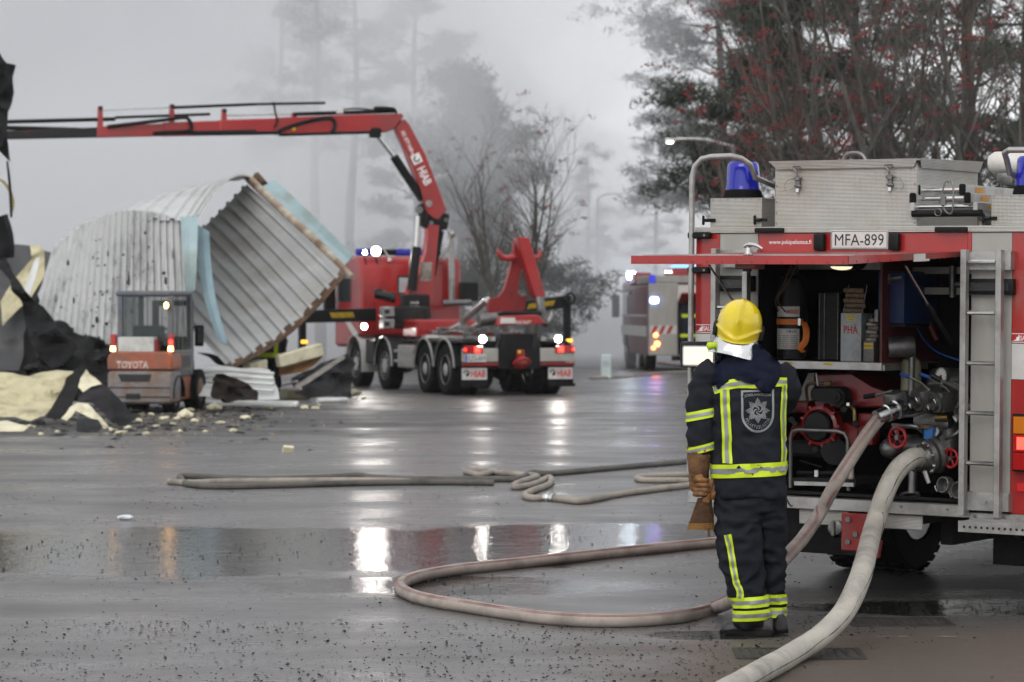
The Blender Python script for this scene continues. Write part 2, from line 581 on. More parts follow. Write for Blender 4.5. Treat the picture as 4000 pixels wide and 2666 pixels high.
# number plate, writing, marker lamps, handles
pl = panel('number_plate', WHITE, -.251, .141, 2.196, 2.314, t=.004, y=-.018, bev=.0015)
b = B()
for a, c in (((-.246, 2.201), (.136, 2.204)), ((-.246, 2.306), (.136, 2.309)), ((-.246, 2.204), (-.243, 2.306)), ((.133, 2.204), (.136, 2.306))):
    b.bb((a[0], -.0195, a[1]), (c[0], -.0185, c[1]))
b.obj('plate_border', INK, pl, smooth=0)
text_obj('plate_number', 'MFA-899', .072, INK, pl, face_mtx((-.055, -.0195, 2.254), (1, 0, 0), (0, 0, 1)), width=.335)
text_obj('web_address', 'www.jokipelastus.fi', .034, WINK, fe, face_mtx((-.545, -.0018, 2.238), (1, 0, 0), (0, 0, 1)), width=.30, bold=.004)
for x in (-.325, .188):
    b = B(); b.bb((x - .033, -.055, 2.186), (x + .038, -.002, 2.293), bev=.014, seg=2); part(b, 'plate_lamp', BLACK)
for x0, x1 in ((-.778, -.575), (.462, .672)):
    b = B(); b.bb((x0, -.045, 2.300), (x1, -.014, 2.331), bev=.008, seg=2); part(b, 'grab_handle', BLACK)
# raised flap
FL = 1.55
b = B()
b.prism([(-.79, -FL, 2.086), (-.79, -FL, 2.130), (-.775, -.015, 2.178), (-.775, -.015, 2.150)], (1.405, 0, 0))
flap = part(b, 'rear_flap', RED2)
b = B(); b.bb((-.795, -FL - .006, 2.083), (.618, -FL, 2.132)); b.obj('flap_edge', RED, flap, smooth=0)
q = B()
q.prism([(.6155, -FL, 2.084), (.6155, -FL, 2.132), (.6155, -.02, 2.18), (.6155, -.02, 2.148)], (.006, 0, 0)); q.obj('flap_edge', RED, flap, smooth=0)
b = B(); b.prism([(.6220, -FL + .86, 2.110), (.6220, -FL + .86, 2.155), (.6220, -FL + 1.08, 2.163), (.6220, -FL + 1.08, 2.117)], (.003, 0, 0)); b.obj('flap_marker', WHITE, flap, smooth=0)
for i in range(15):
    x = -.77 + i * .097
    b = B(); b.cyl((x, -FL - .006, 2.096), (x, -FL - .010, 2.096), .006, n=6); b.obj('rivet', RED2, flap)
for i in range(10):
    y = -FL + .1 + i * .15
    z = 2.098 + (y + FL) * .030
    b = B(); b.cyl((.6215, y, z), (.6245, y, z), .006, n=6); b.obj('rivet', RED2, flap)
b = B(); b.prism([(-.78, -FL + .10, 2.1345), (-.78, -FL + .13, 2.1355), (.60, -FL + .13, 2.1355), (.60, -FL + .10, 2.1345)], (0, 0, .006)); b.obj('flap_trim', ALU, flap)
b = B()
hx = T(2890, 990, -FL).x
b.lathe([(.028, 0), (.03, .006), (.016, .012), (.014, .045), (.02, .05)], (hx, -FL + .06, 2.134), n=14)
b.tube([(hx - .02, -FL + .06, 2.185), (hx + .01, -FL + .05, 2.195), (hx + .06, -FL + .04, 2.192), (hx + .11, -FL + .03, 2.172)], [.012, .014, .012, .006], 8, 4)
b.obj('flap_handle', STEEL, flap)
b = B(); b.box((hx - .02, -FL + .12, 2.075), (.14, .12, .04), bev=.008); o = b.obj('latch_box', RED2, flap)
b = B(); b.box((hx - .02, -FL + .09, 2.052), (.05, .03, .02), bev=.004); b.obj('latch_tongue', DARK, o)
for x in (-.74, .575):                       # gas struts carrying the flap
    b = B(); b.cyl((x, -.02, 1.62), (x, -.38, 1.86), .014, n=10); o = part(b, 'gas_strut', BLACK)
    b = B(); b.cyl((x, -.38, 1.86), (x, -.70, 2.085), .007, n=8); b.obj('strut_rod', STEEL, o)
# lamp under the flap roof
lx = T(3291, 1040, -.25)
b = B(); b.lathe([(.135, .03), (.13, -.01), (.10, -.045), (.05, -.06), (.0, -.062)], (lx.x, -.22, 2.12), n=20); o = part(b, 'bay_lamp', BLACK)
b = B(); b.lathe([(.072, 0), (.06, -.012), (.03, -.02), (.0, -.022)], (lx.x, -.30, 2.084), axis=(0, 0, 1), n=16); b.obj('bulb_glass', WARM_LIT, o)
# ladder at the right of the bay, and the one at its left
def ladder(x0, x1, z0, z1, rungs, y=-.11):
    o = B()
    for x in (x0, x1):
        o.bb((x, y - .012, z0), (x + .036, y + .045, z1), bev=.003)
    root = o.obj('fixed_ladder', ALU, fe)
    for z in rungs:
        r = B(); r.box(((x0 + x1) / 2 + .018, y + .014, z), (x1 - x0 - .036, .032, .026), bev=.008)
        r.obj('rung', STEEL, root)
    for zc in (z1 - .065, z0 + .09):
        k = B(); k.bb((x0 + .034, y + .044, zc - .055), (x1 + .075, y + .050, zc + .055)); k.bb((x0 + .036, y + .050, zc - .055), (x0 + .042, -.001, zc + .055))
        k.bb((x1 + .069, y + .0505, zc - .055), (x1 + .075, -.001, zc + .055))
        k.cyl(((x0 + x1) / 2 + .04, y + .045, zc), ((x0 + x1) / 2 + .04, y + .035, zc), .012, n=8)
        k.obj('ladder_bracket', ALU, root)
    return root
zs = [T(3820, v, -.11).z for v in (1024, 1223, 1420, 1615, 1811)]
la, lb = T(3741, 972, -.11), T(3878, 2005, -.11)
ladder(la.x, lb.x, .58, 2.19, zs)
la, lb = T(2768, 972, -.11), T(2890, 2005, -.11)
zs = [T(2830, v, -.11).z for v in (1200, 1385, 1580, 1775)]
ladder(la.x, lb.x, .60, 2.20, zs)
# black lamp blocks, stickers
for (u0, v0, u1, v1) in ((2791, 1078, 2944, 1139), (3780, 1090, 3958, 1151)):
    a, c = T(u0, v1, 0), T(u1, v0, 0)
    b = B(); b.bb((a.x, -.05, a.z), (c.x, -.001, c.z), bev=.008, seg=2); o = part(b, 'marker_block', BLACK)
    b = B(); b.bb((a.x + .02, -.056, a.z + .02), (c.x - .03, -.050, c.z - .025), bev=.002); b.obj('marker_lens', M('smoked_lens', (.02, .02, .022), .25), o)
for (x0, z0, z1) in ((-HW + .005, 1.660, 1.713), (.957, 1.633, 1.688)):
    b = B(); b.bb((x0, -.003, z0), (x0 + .165, -.0005, z1)); o = part(b, 'maker_sticker', M('sticker_red', (.42, .02, .03), .4), smooth=0)
    text_obj('sticker_text', 'SAURUS', .030, WINK, o, face_mtx((x0 + .108, -.0042, z0 + .027), (1, 0, 0), (0, 0, 1)), width=.108, bold=.012)
    b = B(); b.prism([(x0 + .006, -.0035, z0 + .010), (x0 + .028, -.0035, z0 + .018), (x0 + .030, -.0035, z0 + .032), (x0 + .042, -.0035, z0 + .036), (x0 + .044, -.0035, z0 + .046), (x0 + .050, -.0035, z0 + .046), (x0 + .050, -.0035, z0 + .010)], (0, -.0007, 0)); b.obj('sticker_mark', WINK, o, smooth=0)
    b = B(); b.bb((x0, -.0042, z1 - .004), (x0 + .165, -.0032, z1)); b.bb((x0, -.0042, z0), (x0 + .165, -.0032, z0 + .004)); b.obj('sticker_line', WINK, o, smooth=0)
# tail lamps
def tail(x0, x1, z0, z1, y=-.07):
    b = B(); b.bb((x0, y, z0), (x1, -.001, z1), bev=.006); o = part(b, 'tail_lamp', BLACK)
    h = (z1 - z0 - .02) / 3
    for k, mm in enumerate((RED_LENS, RED_LIT, AMBER)):
        b = B(); b.bb((x0 + .01, y - .008, z0 + .01 + k * h), (x1 - .01, y, z0 + .004 + (k + 1) * h), bev=.003)
        ll = b.obj('lamp_lens', RED_LENS if k == 1 else mm, o)
        if k == 1:
            b = B(); b.bb((x0 + .035, y - .0095, z0 + .025 + k * h), (x1 - .03, y - .0082, z0 - .01 + (k + 1) * h)); b.obj('lit_bulb', RED_LIT, o, smooth=0)
a, c = T(3946, 1842, -.07), T(4040, 1620, -.07)
tail(a.x, c.x, a.z, c.z)
a, c = T(2697, 1870, -.07), T(2760, 1566, -.07)
tail(a.x, c.x, a.z, c.z)
b = B(); b.bb((1.00, -.012, .735), (1.12, -.001, .79), bev=.003); part(b, 'reflector', M('reflector_red', (.6, .02, .02), .25, coat=.5))
# rails standing at the corners, with black clamps
for sx in (-1, 1):
    x = sx * 1.228
    b = B()
    b.tube([(x, -.05, .75), (x, -.05, 2.66), (x - sx * .02, -.05, 2.73), (x - sx * .07, -.05, 2.775), (x - sx * .14, -.05, 2.788), (x - sx * .28, -.05, 2.79), (x - sx * .33, .0, 2.775), (x - sx * .35, .08, 2.74), (x - sx * .355, .14, 2.66), (x - sx * .355, .48, 2.60), (x - sx * .355, .50, 2.34)], .0185, 12)
    o = part(b, 'corner_rail', ALU)
    for z in (2.285, 2.062, 1.55, 1.0):
        b = B(); b.box((x - sx * .05, -.035, z), (.155, .055, .042), bev=.008); b.obj('rail_clamp', BLACK, o)
        for dx in (-.045, .05):
            b = B(); b.cyl((x - sx * .05 + dx, -.062, z), (x - sx * .05 + dx, -.067, z), .008, n=8); b.obj('clamp_bolt', BOLT, o)
# work lamp on the left corner, lit
wl = T(2708, 1386, -.2)
b = B(); b.box((wl.x, -.15, wl.z), (.232, .12, .165), rot=Euler((0, 0, rad(24))), bev=.02, seg=2); o = part(b, 'work_lamp', BLACK)
mt = Matrix.Translation((wl.x, -.15, wl.z)) @ Matrix.Rotation(rad(24), 4, 'Z')
b = B(); b.box((0, -.062, -.008), (.205, .012, .130), bev=.008); b.xf(mt); b.obj('lamp_rim', STEEL, o)
b = B(); b.box((0, -.067, -.008), (.185, .012, .112), bev=.006); b.xf(mt); b.obj('lamp_glass', WARM_LIT, o)
b = B(); b.cyl((wl.x, -.11, wl.z - .09), (wl.x, -.08, wl.z - .13), .025); b.box((wl.x, -.06, wl.z - .13), (.1, .12, .02), bev=.004); b.obj('lamp_bracket', BLACK, o)
# beacon lockers and big tread-plate box on the roof
def locker(x0, x1, y0, y1, z1):
    b = B(); b.bb((x0, y0, ZT + .003), (x1, y1, z1), bev=.004); o = part(b, 'beacon_locker', TREAD)
    for i in range(7):
        b = B(); b.cyl((x0 + .02 + i * (x1 - x0 - .04) / 6, y0, z1 - .012), (x0 + .02 + i * (x1 - x0 - .04) / 6, y0 - .003, z1 - .012), .004, n=6); b.obj('rivet', BOLT, o)
    for x in (x0 - .02, x1 - .02):
        b = B(); b.cyl((x - .012, y0 - .018, 2.385), (x + .02, y0 - .012, 2.385), .012, n=8); b.box((x - .018, y0 - .02, 2.385), (.016, .02, .062), bev=.006); b.box((x + .04, y0 - .004, 2.385), (.045, .006, .022)); b.obj('rubber_latch', BLACK, o)
    return o
locker(-1.177, -.802, .10, .46, 2.528)
locker(.770, 1.145, .10, .46, 2.528)
def beacon(x, y, z0):
    b = B(); b.lathe([(.128, 0), (.128, .01), (.118, .05), (.112, .055)], (x, y, z0), n=24); o = part(b, 'beacon', RUBBER)
    b = B(); b.lathe([(.112, .056), (.109, .075), (.1085, .078), (.103, .20), (.099, .222), (.085, .236), (.0, .24)], (x, y, z0), n=28); b.obj('beacon_dome', BLUE_LENS, o)
    b = B(); b.lathe([(.05, .06), (.05, .10), (.02, .105), (.02, .14)], (x, y, z0), n=14); b.box((x + .02, y, z0 + .15), (.07, .02, .09), rot=Euler((.1, .3, .4)), bev=.008); b.obj('rotating_mirror', STEEL, o)
    return o
bc = T(2883, 772, .24)
beacon(bc.x, .26, 2.53)
beacon(.98, .26, 2.53)
b = B(); b.box((-.80, .42, 2.60), (.12, .14, .13), rot=Euler((.2, 0, .3)), bev=.02, seg=2); b.cyl((-.80, .36, 2.53), (-.80, .38, 2.58), .02); part(b, 'search_lamp', BLACK)
X0, X1, Y0, Y1, Z1 = -.708, .280, .10, 1.03, 2.735
b = B(); b.bb((X0, Y0, ZT + .003), (X1, Y1, Z1), bev=.003); rb = part(b, 'roof_box', TREAD)
b = B()
b.prism([(X0 - .03, Y0 - .025, Z1 + .012), (X1 + .025, Y0 - .025, Z1 + .012), (X1 + .025, Y1 + .02, Z1 + .035), (X0 - .03, Y1 + .02, Z1 + .035)], (0, 0, .008))
lid = b.obj('box_lid', TREAD, rb)
for poly, d in (([(X0 - .032, Y0 - .027, Z1 + .022), (X1 + .012, Y0 - .027, Z1 + .022), (X1 - .02, Y0 - .014, Z1 - .030), (X0 + .02, Y0 - .014, Z1 - .030)], (0, .003, 0)),
                ([(X1 + .028, Y0 - .012, Z1 + .024), (X1 + .028, Y1 + .02, Z1 + .044), (X1 + .012, Y1 - .005, Z1 - .028), (X1 + .012, Y0 + .03, Z1 - .032)], (-.003, 0, 0))):
    b = B(); b.prism(poly, d); b.obj('lid_lip', TREAD, rb, smooth=0)
hx = T(3308, 600, .35).x
b = B(); b.tube([(hx - .08, .4, Z1 + .025), (hx - .065, .4, Z1 + .06), (hx - .03, .4, Z1 + .08), (hx + .03, .4, Z1 + .08), (hx + .065, .4, Z1 + .06), (hx + .08, .4, Z1 + .03)], .013, 8, 3); b.obj('lid_handle', CAST, rb)
for u in (3107, 3466):                        # over-centre latches
    x = T(u, 700, .1).x
    b = B()
    b.tube([(x, Y0 - .03, 2.655), (x - .003, Y0 - .035, 2.69), (x - .028, Y0 - .034, 2.712), (x - .024, Y0 - .034, 2.722), (x + .024, Y0 - .034, 2.722), (x + .028, Y0 - .034, 2.712), (x + .003, Y0 - .035, 2.69), (x, Y0 - .03, 2.655)], .0045, 6)
    b.box((x, Y0 - .018, 2.645), (.035, .03, .03), bev=.004); b.box((x, Y0 - .012, 2.615), (.028, .02, .055), bev=.003); b.cyl((x - .026, Y0 - .02, 2.648), (x + .03, Y0 - .02, 2.648), .007, n=8)
    b.cyl((x - .02, Y0 - .018, 2.60), (x + .028, Y0 - .024, 2.594), .009, n=8)
    o = b.obj('box_latch', CAST, rb)
    b = B(); b.box((x, Y0 - .02, 2.571), (.020, .012, .022)); b.obj('latch_tab', STEEL, o)
    s = -1 if u < 3300 else 1
    b = B(); b.tube([(x + s * .02, Y0 - .02, 2.648), (x + s * .07, Y0 - .02, 2.635), (x + s * .095, Y0 - .02, 2.60), (x + s * .08, Y0 - .02, 2.57), (x + s * .02, Y0 - .02, 2.585)], .0018, 5, 4); b.obj('safety_wire', CAST, o)
for x in (X0 + .014, X1 - .014):
    for z in (2.36, 2.43, 2.50, 2.60):
        b = B(); b.cyl((x, Y0, z), (x, Y0 - .004, z), .0055, n=6); b.obj('rivet', BOLT, rb)
# water monitor behind the right locker
mo = T(3945, 655, 1.6)
b = B(); b.lathe([(.0, -.17), (.05, -.165), (.075, -.13), (.08, .0), (.08, .25), (.06, .28), (.0, .285)], (mo.x, 1.6, mo.z + .03), axis=(1, .1, 0), n=18); o = part(b, 'roof_monitor', M('cream_plastic', (.62, .60, .55), .45))
b = B(); b.box((mo.x - .03, 1.55, mo.z - .075), (.12, .08, .08), bev=.02, seg=2); b.cyl((mo.x - .08, 1.6, 2.30), (mo.x - .08, 1.6, mo.z - .06), .012); b.cyl((mo.x + .1, 1.6, 2.30), (mo.x + .1, 1.6, mo.z), .04); b.obj('monitor_stand', CAST, o)
# underside: tread strip, tow bracket, socket, mudflaps, step, axle and wheels
b = B(); b.bb((-.464, .0, .468), (-.125, .012, .560), bev=.003); part(b, 'skirt_plate', TREAD)
b = B(); b.bb((.125, .0, .468), (.381, .012, .558), bev=.003); part(b, 'skirt_plate', TREAD)
b = B(); b.bb((-.122, -.10, .325), (.122, -.07, .558), bev=.006); tow = part(b, 'tow_bracket', RED2)
b = B(); b.prism([(.09, -.10, .40), (.15, -.10, .40), (.13, -.10, .29), (.09, -.10, .30)], (0, .03, 0)); b.obj('bracket_ear', RED2, tow)
for x, z in ((-.07, .52), (-.07, .38), (.07, .52), (-.02, .43)):
    b = B(); b.cyl((x, -.10, z), (x, -.115, z), .018, n=8); b.obj('bolt', CAST, tow)
b = B(); b.lathe([(.045, 0), (.048, .05), (.03, .06), (.0, .062)], (-.185, -.01, .455), axis=(0, -1, .1), n=16); b.box((-.185, -.08, .455), (.02, .03, .09), bev=.004); part(b, 'trailer_socket', CAST)
b = B()
b.bb((-1.15, 1.05, .18), (-.40, 1.065, .575)); b.bb((.40, 1.05, .18), (1.15, 1.065, .575))
b.bb((-.45, .3, .36), (-.37, 6.4, .56)); b.bb((.37, .3, .36), (.45, 6.4, .56)); b.cyl((-.8, 2.05, .5), (.8, 2.05, .5), .09); b.ico((0, 2.05, .5), .2, 2)
part(b, 'underframe', DARK)
b = B(); b.bb((-1.17, 1.07, .20), (-.50, 1.075, .56)); part(b, 'mudflap', RUBBER, smooth=0)
def wheel(parent, x, y, r=.5, wdt=.30, hub=STEEL, sgn=1, n=32, deep=.08):
    """tyre with tread, rim and hub; sgn is the side the outside faces"""
    b = B()
    h = wdt / 2
    b.lathe([(r * .60, -h * .9), (r * .72, -h), (r * .93, -h * .96), (r * .99, -h * .72), (r, -h * .3), (r, h * .3), (r * .99, h * .72), (r * .93, h * .96), (r * .72, h), (r * .60, h * .9), (r * .58, 0)], (x, y, r), axis=(1, 0, 0), n=n)
    ty = b.obj('tyre', RUBBER, parent)
    b = B()
    for i in range(n):
        t = 2 * math.pi * (i + .5) / n
        for q in (-1, 1):
            mt = Matrix.Translation((x, y, r)) @ Matrix.Rotation(t + q * .05, 4, 'X') @ Matrix.Translation((q * h * .5, 0, r * 1.0))
            b.box((0, 0, 0), (h * .8, 2 * math.pi * r / n * .62, r * .03), rot=mt)
    tr = b.obj('tread_blocks', RUBBER, ty, smooth=0)
    tr['kind'] = 'stuff'
    b = B()
    o = sgn * h
    b.lathe([(r * .60, o * .85), (r * .585, o * .95), (r * .55, o * .8), (r * .52, o - sgn * deep), (r * .33, o - sgn * deep * .9), (r * .30, o - sgn * deep * .2), (r * .2, o), (r * .0, o)], (x, y, r), axis=(1, 0, 0), n=24)
    for i in range(10):
        t = 2 * math.pi * i / 10
        b.cyl((x + o - sgn * deep, y + math.cos(t) * r * .42, r + math.sin(t) * r * .42), (x + o - sgn * deep * .55, y + math.cos(t) * r * .42, r + math.sin(t) * r * .42), r * .035, n=6)
    b.obj('rim', hub, parent)
def wheels(parent, x, y, r=.5, wdt=.3, **k):
    e = B(); e.cyl((x - .1, y, r), (x + .1, y, r), r * .2); w_ = e.obj('wheel', DARK, parent)
    wheel(w_, x, y, r, wdt, **k)
    return w_
for x, s in ((-1.0, -1), (-.70, 1), (1.0, 1), (.70, -1)):
    wheels(fe, x, 2.05, .50, .27, sgn=s)
for x, s in ((-1.02, -1), (1.02, 1)):
    wheels(fe, x, 5.9, .50, .29, sgn=s)
b = B()
sx0, sx1 = .775, HW + .02
b.bb((sx0, -.36, .505), (sx1, -.345, .572), bev=.002); b.bb((sx0, -.345, .505), (sx0 + .012, -.03, .568)); b.bb((sx1 - .012, -.345, .505), (sx1, -.03, .568))
st = part(b, 'rear_step', ALU)
b = B(); b.bb((sx0 + .012, -.345, .555), (sx1 - .012, -.03, .560)); b.obj('step_plate', DARK, st, smooth=0)
b = B()
for i in range(16):
    for j in range(7):
        b.torus((sx0 + .03 + i * .0262, -.32 + j * .043, .556), (0, 1, .0), .012, .004, n=5, m=4, a0=0, a1=math.pi)
g = b.obj('step_teeth', ALU, st); g['kind'] = 'stuff'
b = B()
for i in range(11):
    b.cyl((sx0 + .04 + i * .037, -.3605, .537), (sx0 + .04 + i * .037, -.3615, .537), .009, n=8)
b.obj('step_holes', INK, st, smooth=0)['kind'] = 'stuff'
b = B(); b.lathe([(.0, -.05), (.08, -.045), (.13, 0), (.14, .05), (.0, .06)], (.97, .35, .45), n=14); part(b, 'air_tank', BLACK)
# cab, in front of the body
b = B(); b.bb((-1.2, 5.25, .62), (1.2, 7.1, 2.62), bev=.08, seg=2); cab = part(b, 'cab', RED)
for s in (-1, 1):
    b = B(); b.bb((s * 1.198, 5.6, 1.5), (s * 1.206, 6.6, 2.3), bev=.003); b.obj('cab_window', GLASS, cab)
b = B(); b.bb((-1.05, 7.095, 1.5), (1.05, 7.106, 2.35), bev=.003); b.obj('windscreen', GLASS, cab)
b = B(); b.bb((-1.2, 7.09, .4), (1.2, 7.25, .8), bev=.03); b.obj('front_bumper', WHITE, cab)

# ---------- inside the bay: shelf, rails, partition
b = B(); b.bb((-.775, .10, 1.475), (.055, .95, 1.487)); sh = part(b, 'shelf', ALU)
b = B(); b.bb((-.775, .085, 1.440), (.055, .10, 1.490), bev=.002); b.obj('shelf_edge', ALU, sh)
for u in (3225, 3072):
    x = T(u, 1422, .085).x
    b = B(); b.bb((x - .03, .0835, 1.466), (x + .03, .085, 1.482)); b.obj('shelf_tag', YEL_TAG, sh, smooth=0)
    text_obj('tag_text', '3 x 76mm', .007, INK, sh, face_mtx((x, .0832, 1.474), (1, 0, 0), (0, 0, 1)), width=.045)
b = B(); b.bb((.040, .09, 1.49), (.055, .95, 2.15)); part(b, 'partition', M('partition_red', (.10, .02, .02), .5))
b = B(); b.bb((.057, .10, 1.440), (.069, .75, 1.475)); part(b, 'shelf_bracket', ALU)
for (x0, x1, z, y) in ((-.75, .03, 2.095, .45), (.07, .69, 2.07, .5), (.07, .69, 1.94, .5)):
    b = B(); b.bb((x0, y, z - .022), (x1, y + .02, z + .022)); part(b, 'bay_rail', ALUP)
b = B(); b.cyl((.35, .49, 1.90), (.35, .49, 2.10), .022); b.cyl((.35, .49, 1.985), (.69, .49, 1.985), .015); part(b, 'bay_post', CAST)
b = B()
sx = T(3050, 1100, -.04).x
for k, dx in ((0, 0), (1, .05)):
    b.tube([(sx + .06 + dx, -.03, 2.14), (sx + .01 + dx * .6, -.05 - k * .01, 1.98), (sx - .05 + dx * .4, -.05 - k * .01, 1.88), (sx - .03 + dx, -.05, 1.80)], .018, 8, 4, flat=.2)
part(b, 'hanging_strap', M('brown_strap', (.10, .055, .022), .7, var=.2, scale=20))
# ---------------------------------------------------------------- equipment standing in the bay
FEM = Matrix.LocRotScale(fe.location, fe.rotation_euler, None)
def bay_thing(name, label, cat, base, group=None):
    w_ = FEM @ V(base)
    o = thing(name, label, cat, w_, tuple(fe.rotation_euler), group)
    o['_b'] = list(base)
    return o
def settle(root):
    """move the parts, modelled in the vehicle's frame, into the frame of their own thing"""
    base = V(root['_b'])
    seen = set()
    def rec(o):
        for ch in o.children:
            if ch.data and ch.data.name not in seen:
                seen.add(ch.data.name)
                ch.data.transform(Matrix.Translation(-base))
            rec(ch)
    rec(root)
    del root['_b']
def bend(me, R, c, z):
    """wrap a flat mesh (xy) round an upright cylinder of radius R at c, facing -y"""
    for v in me.vertices:
        a = v.co.x / R
        v.co = V((c[0] + R * math.sin(a), c[1] - R * math.cos(a), z + v.co.y))
    return me
def curved_label(cx, cy, R, a0, a1, z0, z1, name, mat, parent):
    b = B()
    n = 10
    b.grid([[(cx + R * math.sin(a0 + (a1 - a0) * i / n), cy - R * math.cos(a0 + (a1 - a0) * i / n), z) for i in range(n + 1)] for z in (z0, z1)])
    return b.obj(name, mat, parent, recalc=False)
# black foam-agent cylinder
c = T(3080, 1415, .22)
R = .098
g = bay_thing('foam_cylinder', 'tall black cylinder with two pale printed labels and orange strap in the bay', 'cylinder', (c.x, .24, 1.49))
b = B(); b.lathe([(R * .8, 0), (R, .01), (R, .48), (R * .9, .52), (R * .4, .55), (R * .35, .60), (.02, .61)], (c.x, .24, 1.49), n=28); b.obj('cylinder_body', BLACK, g)
PAPER = M('label_paper', (.50, .49, .45), .6, var=.1, scale=12, dirt=(.3, .28, .22), dirt_amt=.4)
z0, z1 = T(3080, 1238, .15).z, T(3080, 1198, .15).z
l1 = curved_label(c.x, .24, R + .0015, -.85, .95, z0, z1, 'brand_label', PAPER, g)
me = bend(text_mesh('ALPHAMOUSSE', .026, width=.145, bold=.01, shear=.2), R + .003, (c.x + .02, .24), (z0 + z1) / 2); mesh_obj('label_text', me, RINK, l1, 0)
z0, z1 = T(3080, 1365, .15).z, T(3080, 1285, .15).z
l2 = curved_label(c.x, .24, R + .0015, -.85, .95, z0, z1, 'data_label', PAPER, g)
me = bend(text_mesh('U.P.R.I.R.', .018, width=.10, bold=.01), R + .003, (c.x + .035, .24), z1 - .017); mesh_obj('label_text', me, INK, l2, 0)
b = B()
for k in range(7):
    zz = z0 + .012 + k * .012
    for (a0, a1) in ((-.75, -.3), (-.22, .25), (.33, .85)):
        n = 4
        b.grid([[(c.x + (R + .0025) * math.sin(a0 + (a1 - a0) * i / n), .24 - (R + .0025) * math.cos(a0 + (a1 - a0) * i / n), z) for i in range(n + 1)] for z in (zz, zz + .0035)])
b.obj('label_print', M('print_grey', (.16, .16, .16), .6), l2, smooth=0)
ORG = M('orange_webbing', (.62, .16, .02), .6, var=.1, scale=30)
zz = T(3080, 1258, .15).z
curved_label(c.x, .24, R + .004, -1.35, 1.2, zz - .018, zz + .018, 'strap_loop', ORG, g)
b = B(); b.tube([(c.x + .10, .20, zz), (c.x + .145, .15, zz - .05), (c.x + .15, .13, zz - .12), (c.x + .12, .12, zz - .165), (c.x + .15, .11, zz - .19)], .021, 8, 4, flat=.12); b.obj('strap_tail', ORG, g)
b = B(); b.box((c.x + .085, .17, zz), (.02, .012, .05), bev=.003); b.obj('strap_buckle', STEEL, g)
settle(g)
# hose cassettes on the shelf
TAN = M('tan_hose', (.22, .155, .10), .8, var=.25, scale=60)
PALE = M('pale_hose', (.42, .37, .33), .8, var=.2, scale=60)
GREYP = M('grey_cassette', (.33, .35, .36), .5, metal=.3, var=.15, scale=8, dirt=(.18, .17, .15), dirt_amt=.3)
def cassette(u0, u1, vtop, vbase, vroll, y, label, mat, word, rolls):
    a, cc = T(u0, vbase, y), T(u1, vtop, y)
    g = bay_thing('hose_cassette', label, 'hose cassette', ((a.x + cc.x) / 2, y + .2, 1.49))
    b = B()
    b.bb((a.x, y, 1.495), (cc.x, y + .01, cc.z)); b.bb((a.x, y + .01, 1.495), (a.x + .006, y + .5, cc.z)); b.bb((cc.x - .006, y + .01, 1.495), (cc.x, y + .5, cc.z)); b.bb((a.x, y + .01, 1.4905), (cc.x, y + .5, 1.4945))
    b.obj('cassette_body', mat, g)
    z = T(u0, vroll, y).z
    for k in range(rolls):
        zz = cc.z + (z - cc.z) * (k + .5) / rolls
        rr = (z - cc.z) / rolls * .46
        b = B(); b.tube([(a.x + .006, y + .04 + .03 * (k % 2), zz), ((a.x + cc.x) / 2, y + .02 + .03 * (k % 2), zz), (cc.x - .008, y + .045 + .03 * (k % 2), zz - .003)], rr, 8, 3); b.obj('folded_hose', rolls_mat[label], g)
    b = B(); b.tube([(a.x + .004, y + .02, cc.z), (a.x + .03, y + .05, z + .02)], .003, 5); b.tube([(cc.x - .003, y + .02, cc.z), (cc.x + .015, y + .05, z + .02)], .003, 5); b.obj('cassette_frame', CAST, g)
    xm = (a.x + cc.x) / 2
    for k in range(2):
        b = B(); b.bb((xm - .03, y - .0015, cc.z - .025 - k * .022), (xm + .03, y - .0005, cc.z - .010 - k * .022)); tg = b.obj('yellow_tag', YEL_TAG, g, smooth=0)
        text_obj('tag_text', ('JO 6012', '2 x 76mm')[k], .007, INK, tg, face_mtx((xm, -.002 + y, cc.z - .0175 - k * .022), (1, 0, 0), (0, 0, 1)), width=.04)
    if word:
        text_obj('stencil', word, .062, RINK, g, face_mtx((xm, y - .002, (cc.z + 1.49) / 2 + .055), (1, 0, 0), (0, 0, 1)), width=.098, bold=.012)
    settle(g)
rolls_mat = {}
la1 = 'grey hose cassette stencilled PHÄ with tan folded hose on the bay shelf'
la2 = 'narrow grey cassette of pale folded hose against the red partition'
rolls_mat[la1] = TAN; rolls_mat[la2] = PALE
cassette(3275, 3354, 1225, 1415, 1125, .14, la1, GREYP, 'PHÄ', 5)
cassette(3364, 3404, 1335, 1418, 1245, .14, la2, M('grey_cassette_dark', (.16, .15, .14), .55, var=.2), '', 6)
a = T(3182, 1415, .3); cc = T(3268, 1145, .3)
g = bay_thing('hose_basket', 'black hose basket with thin wire dividers beside the stencilled cassette', 'basket', ((a.x + cc.x) / 2, .45, 1.49))
b = B(); b.bb((a.x, .30, 1.4905), (cc.x, .75, cc.z), bev=.01); b.obj('basket_body', M('black_hose', (.022, .02, .018), .7, var=.4, scale=14, stretch=(1, 1, 8)), g)
for x in (a.x + .02, a.x + .055, a.x + .15):
    b = B(); b.cyl((x, .295, 1.495), (x, .295, cc.z), .003, n=6); b.obj('divider_wire', CAST, g)
settle(g)
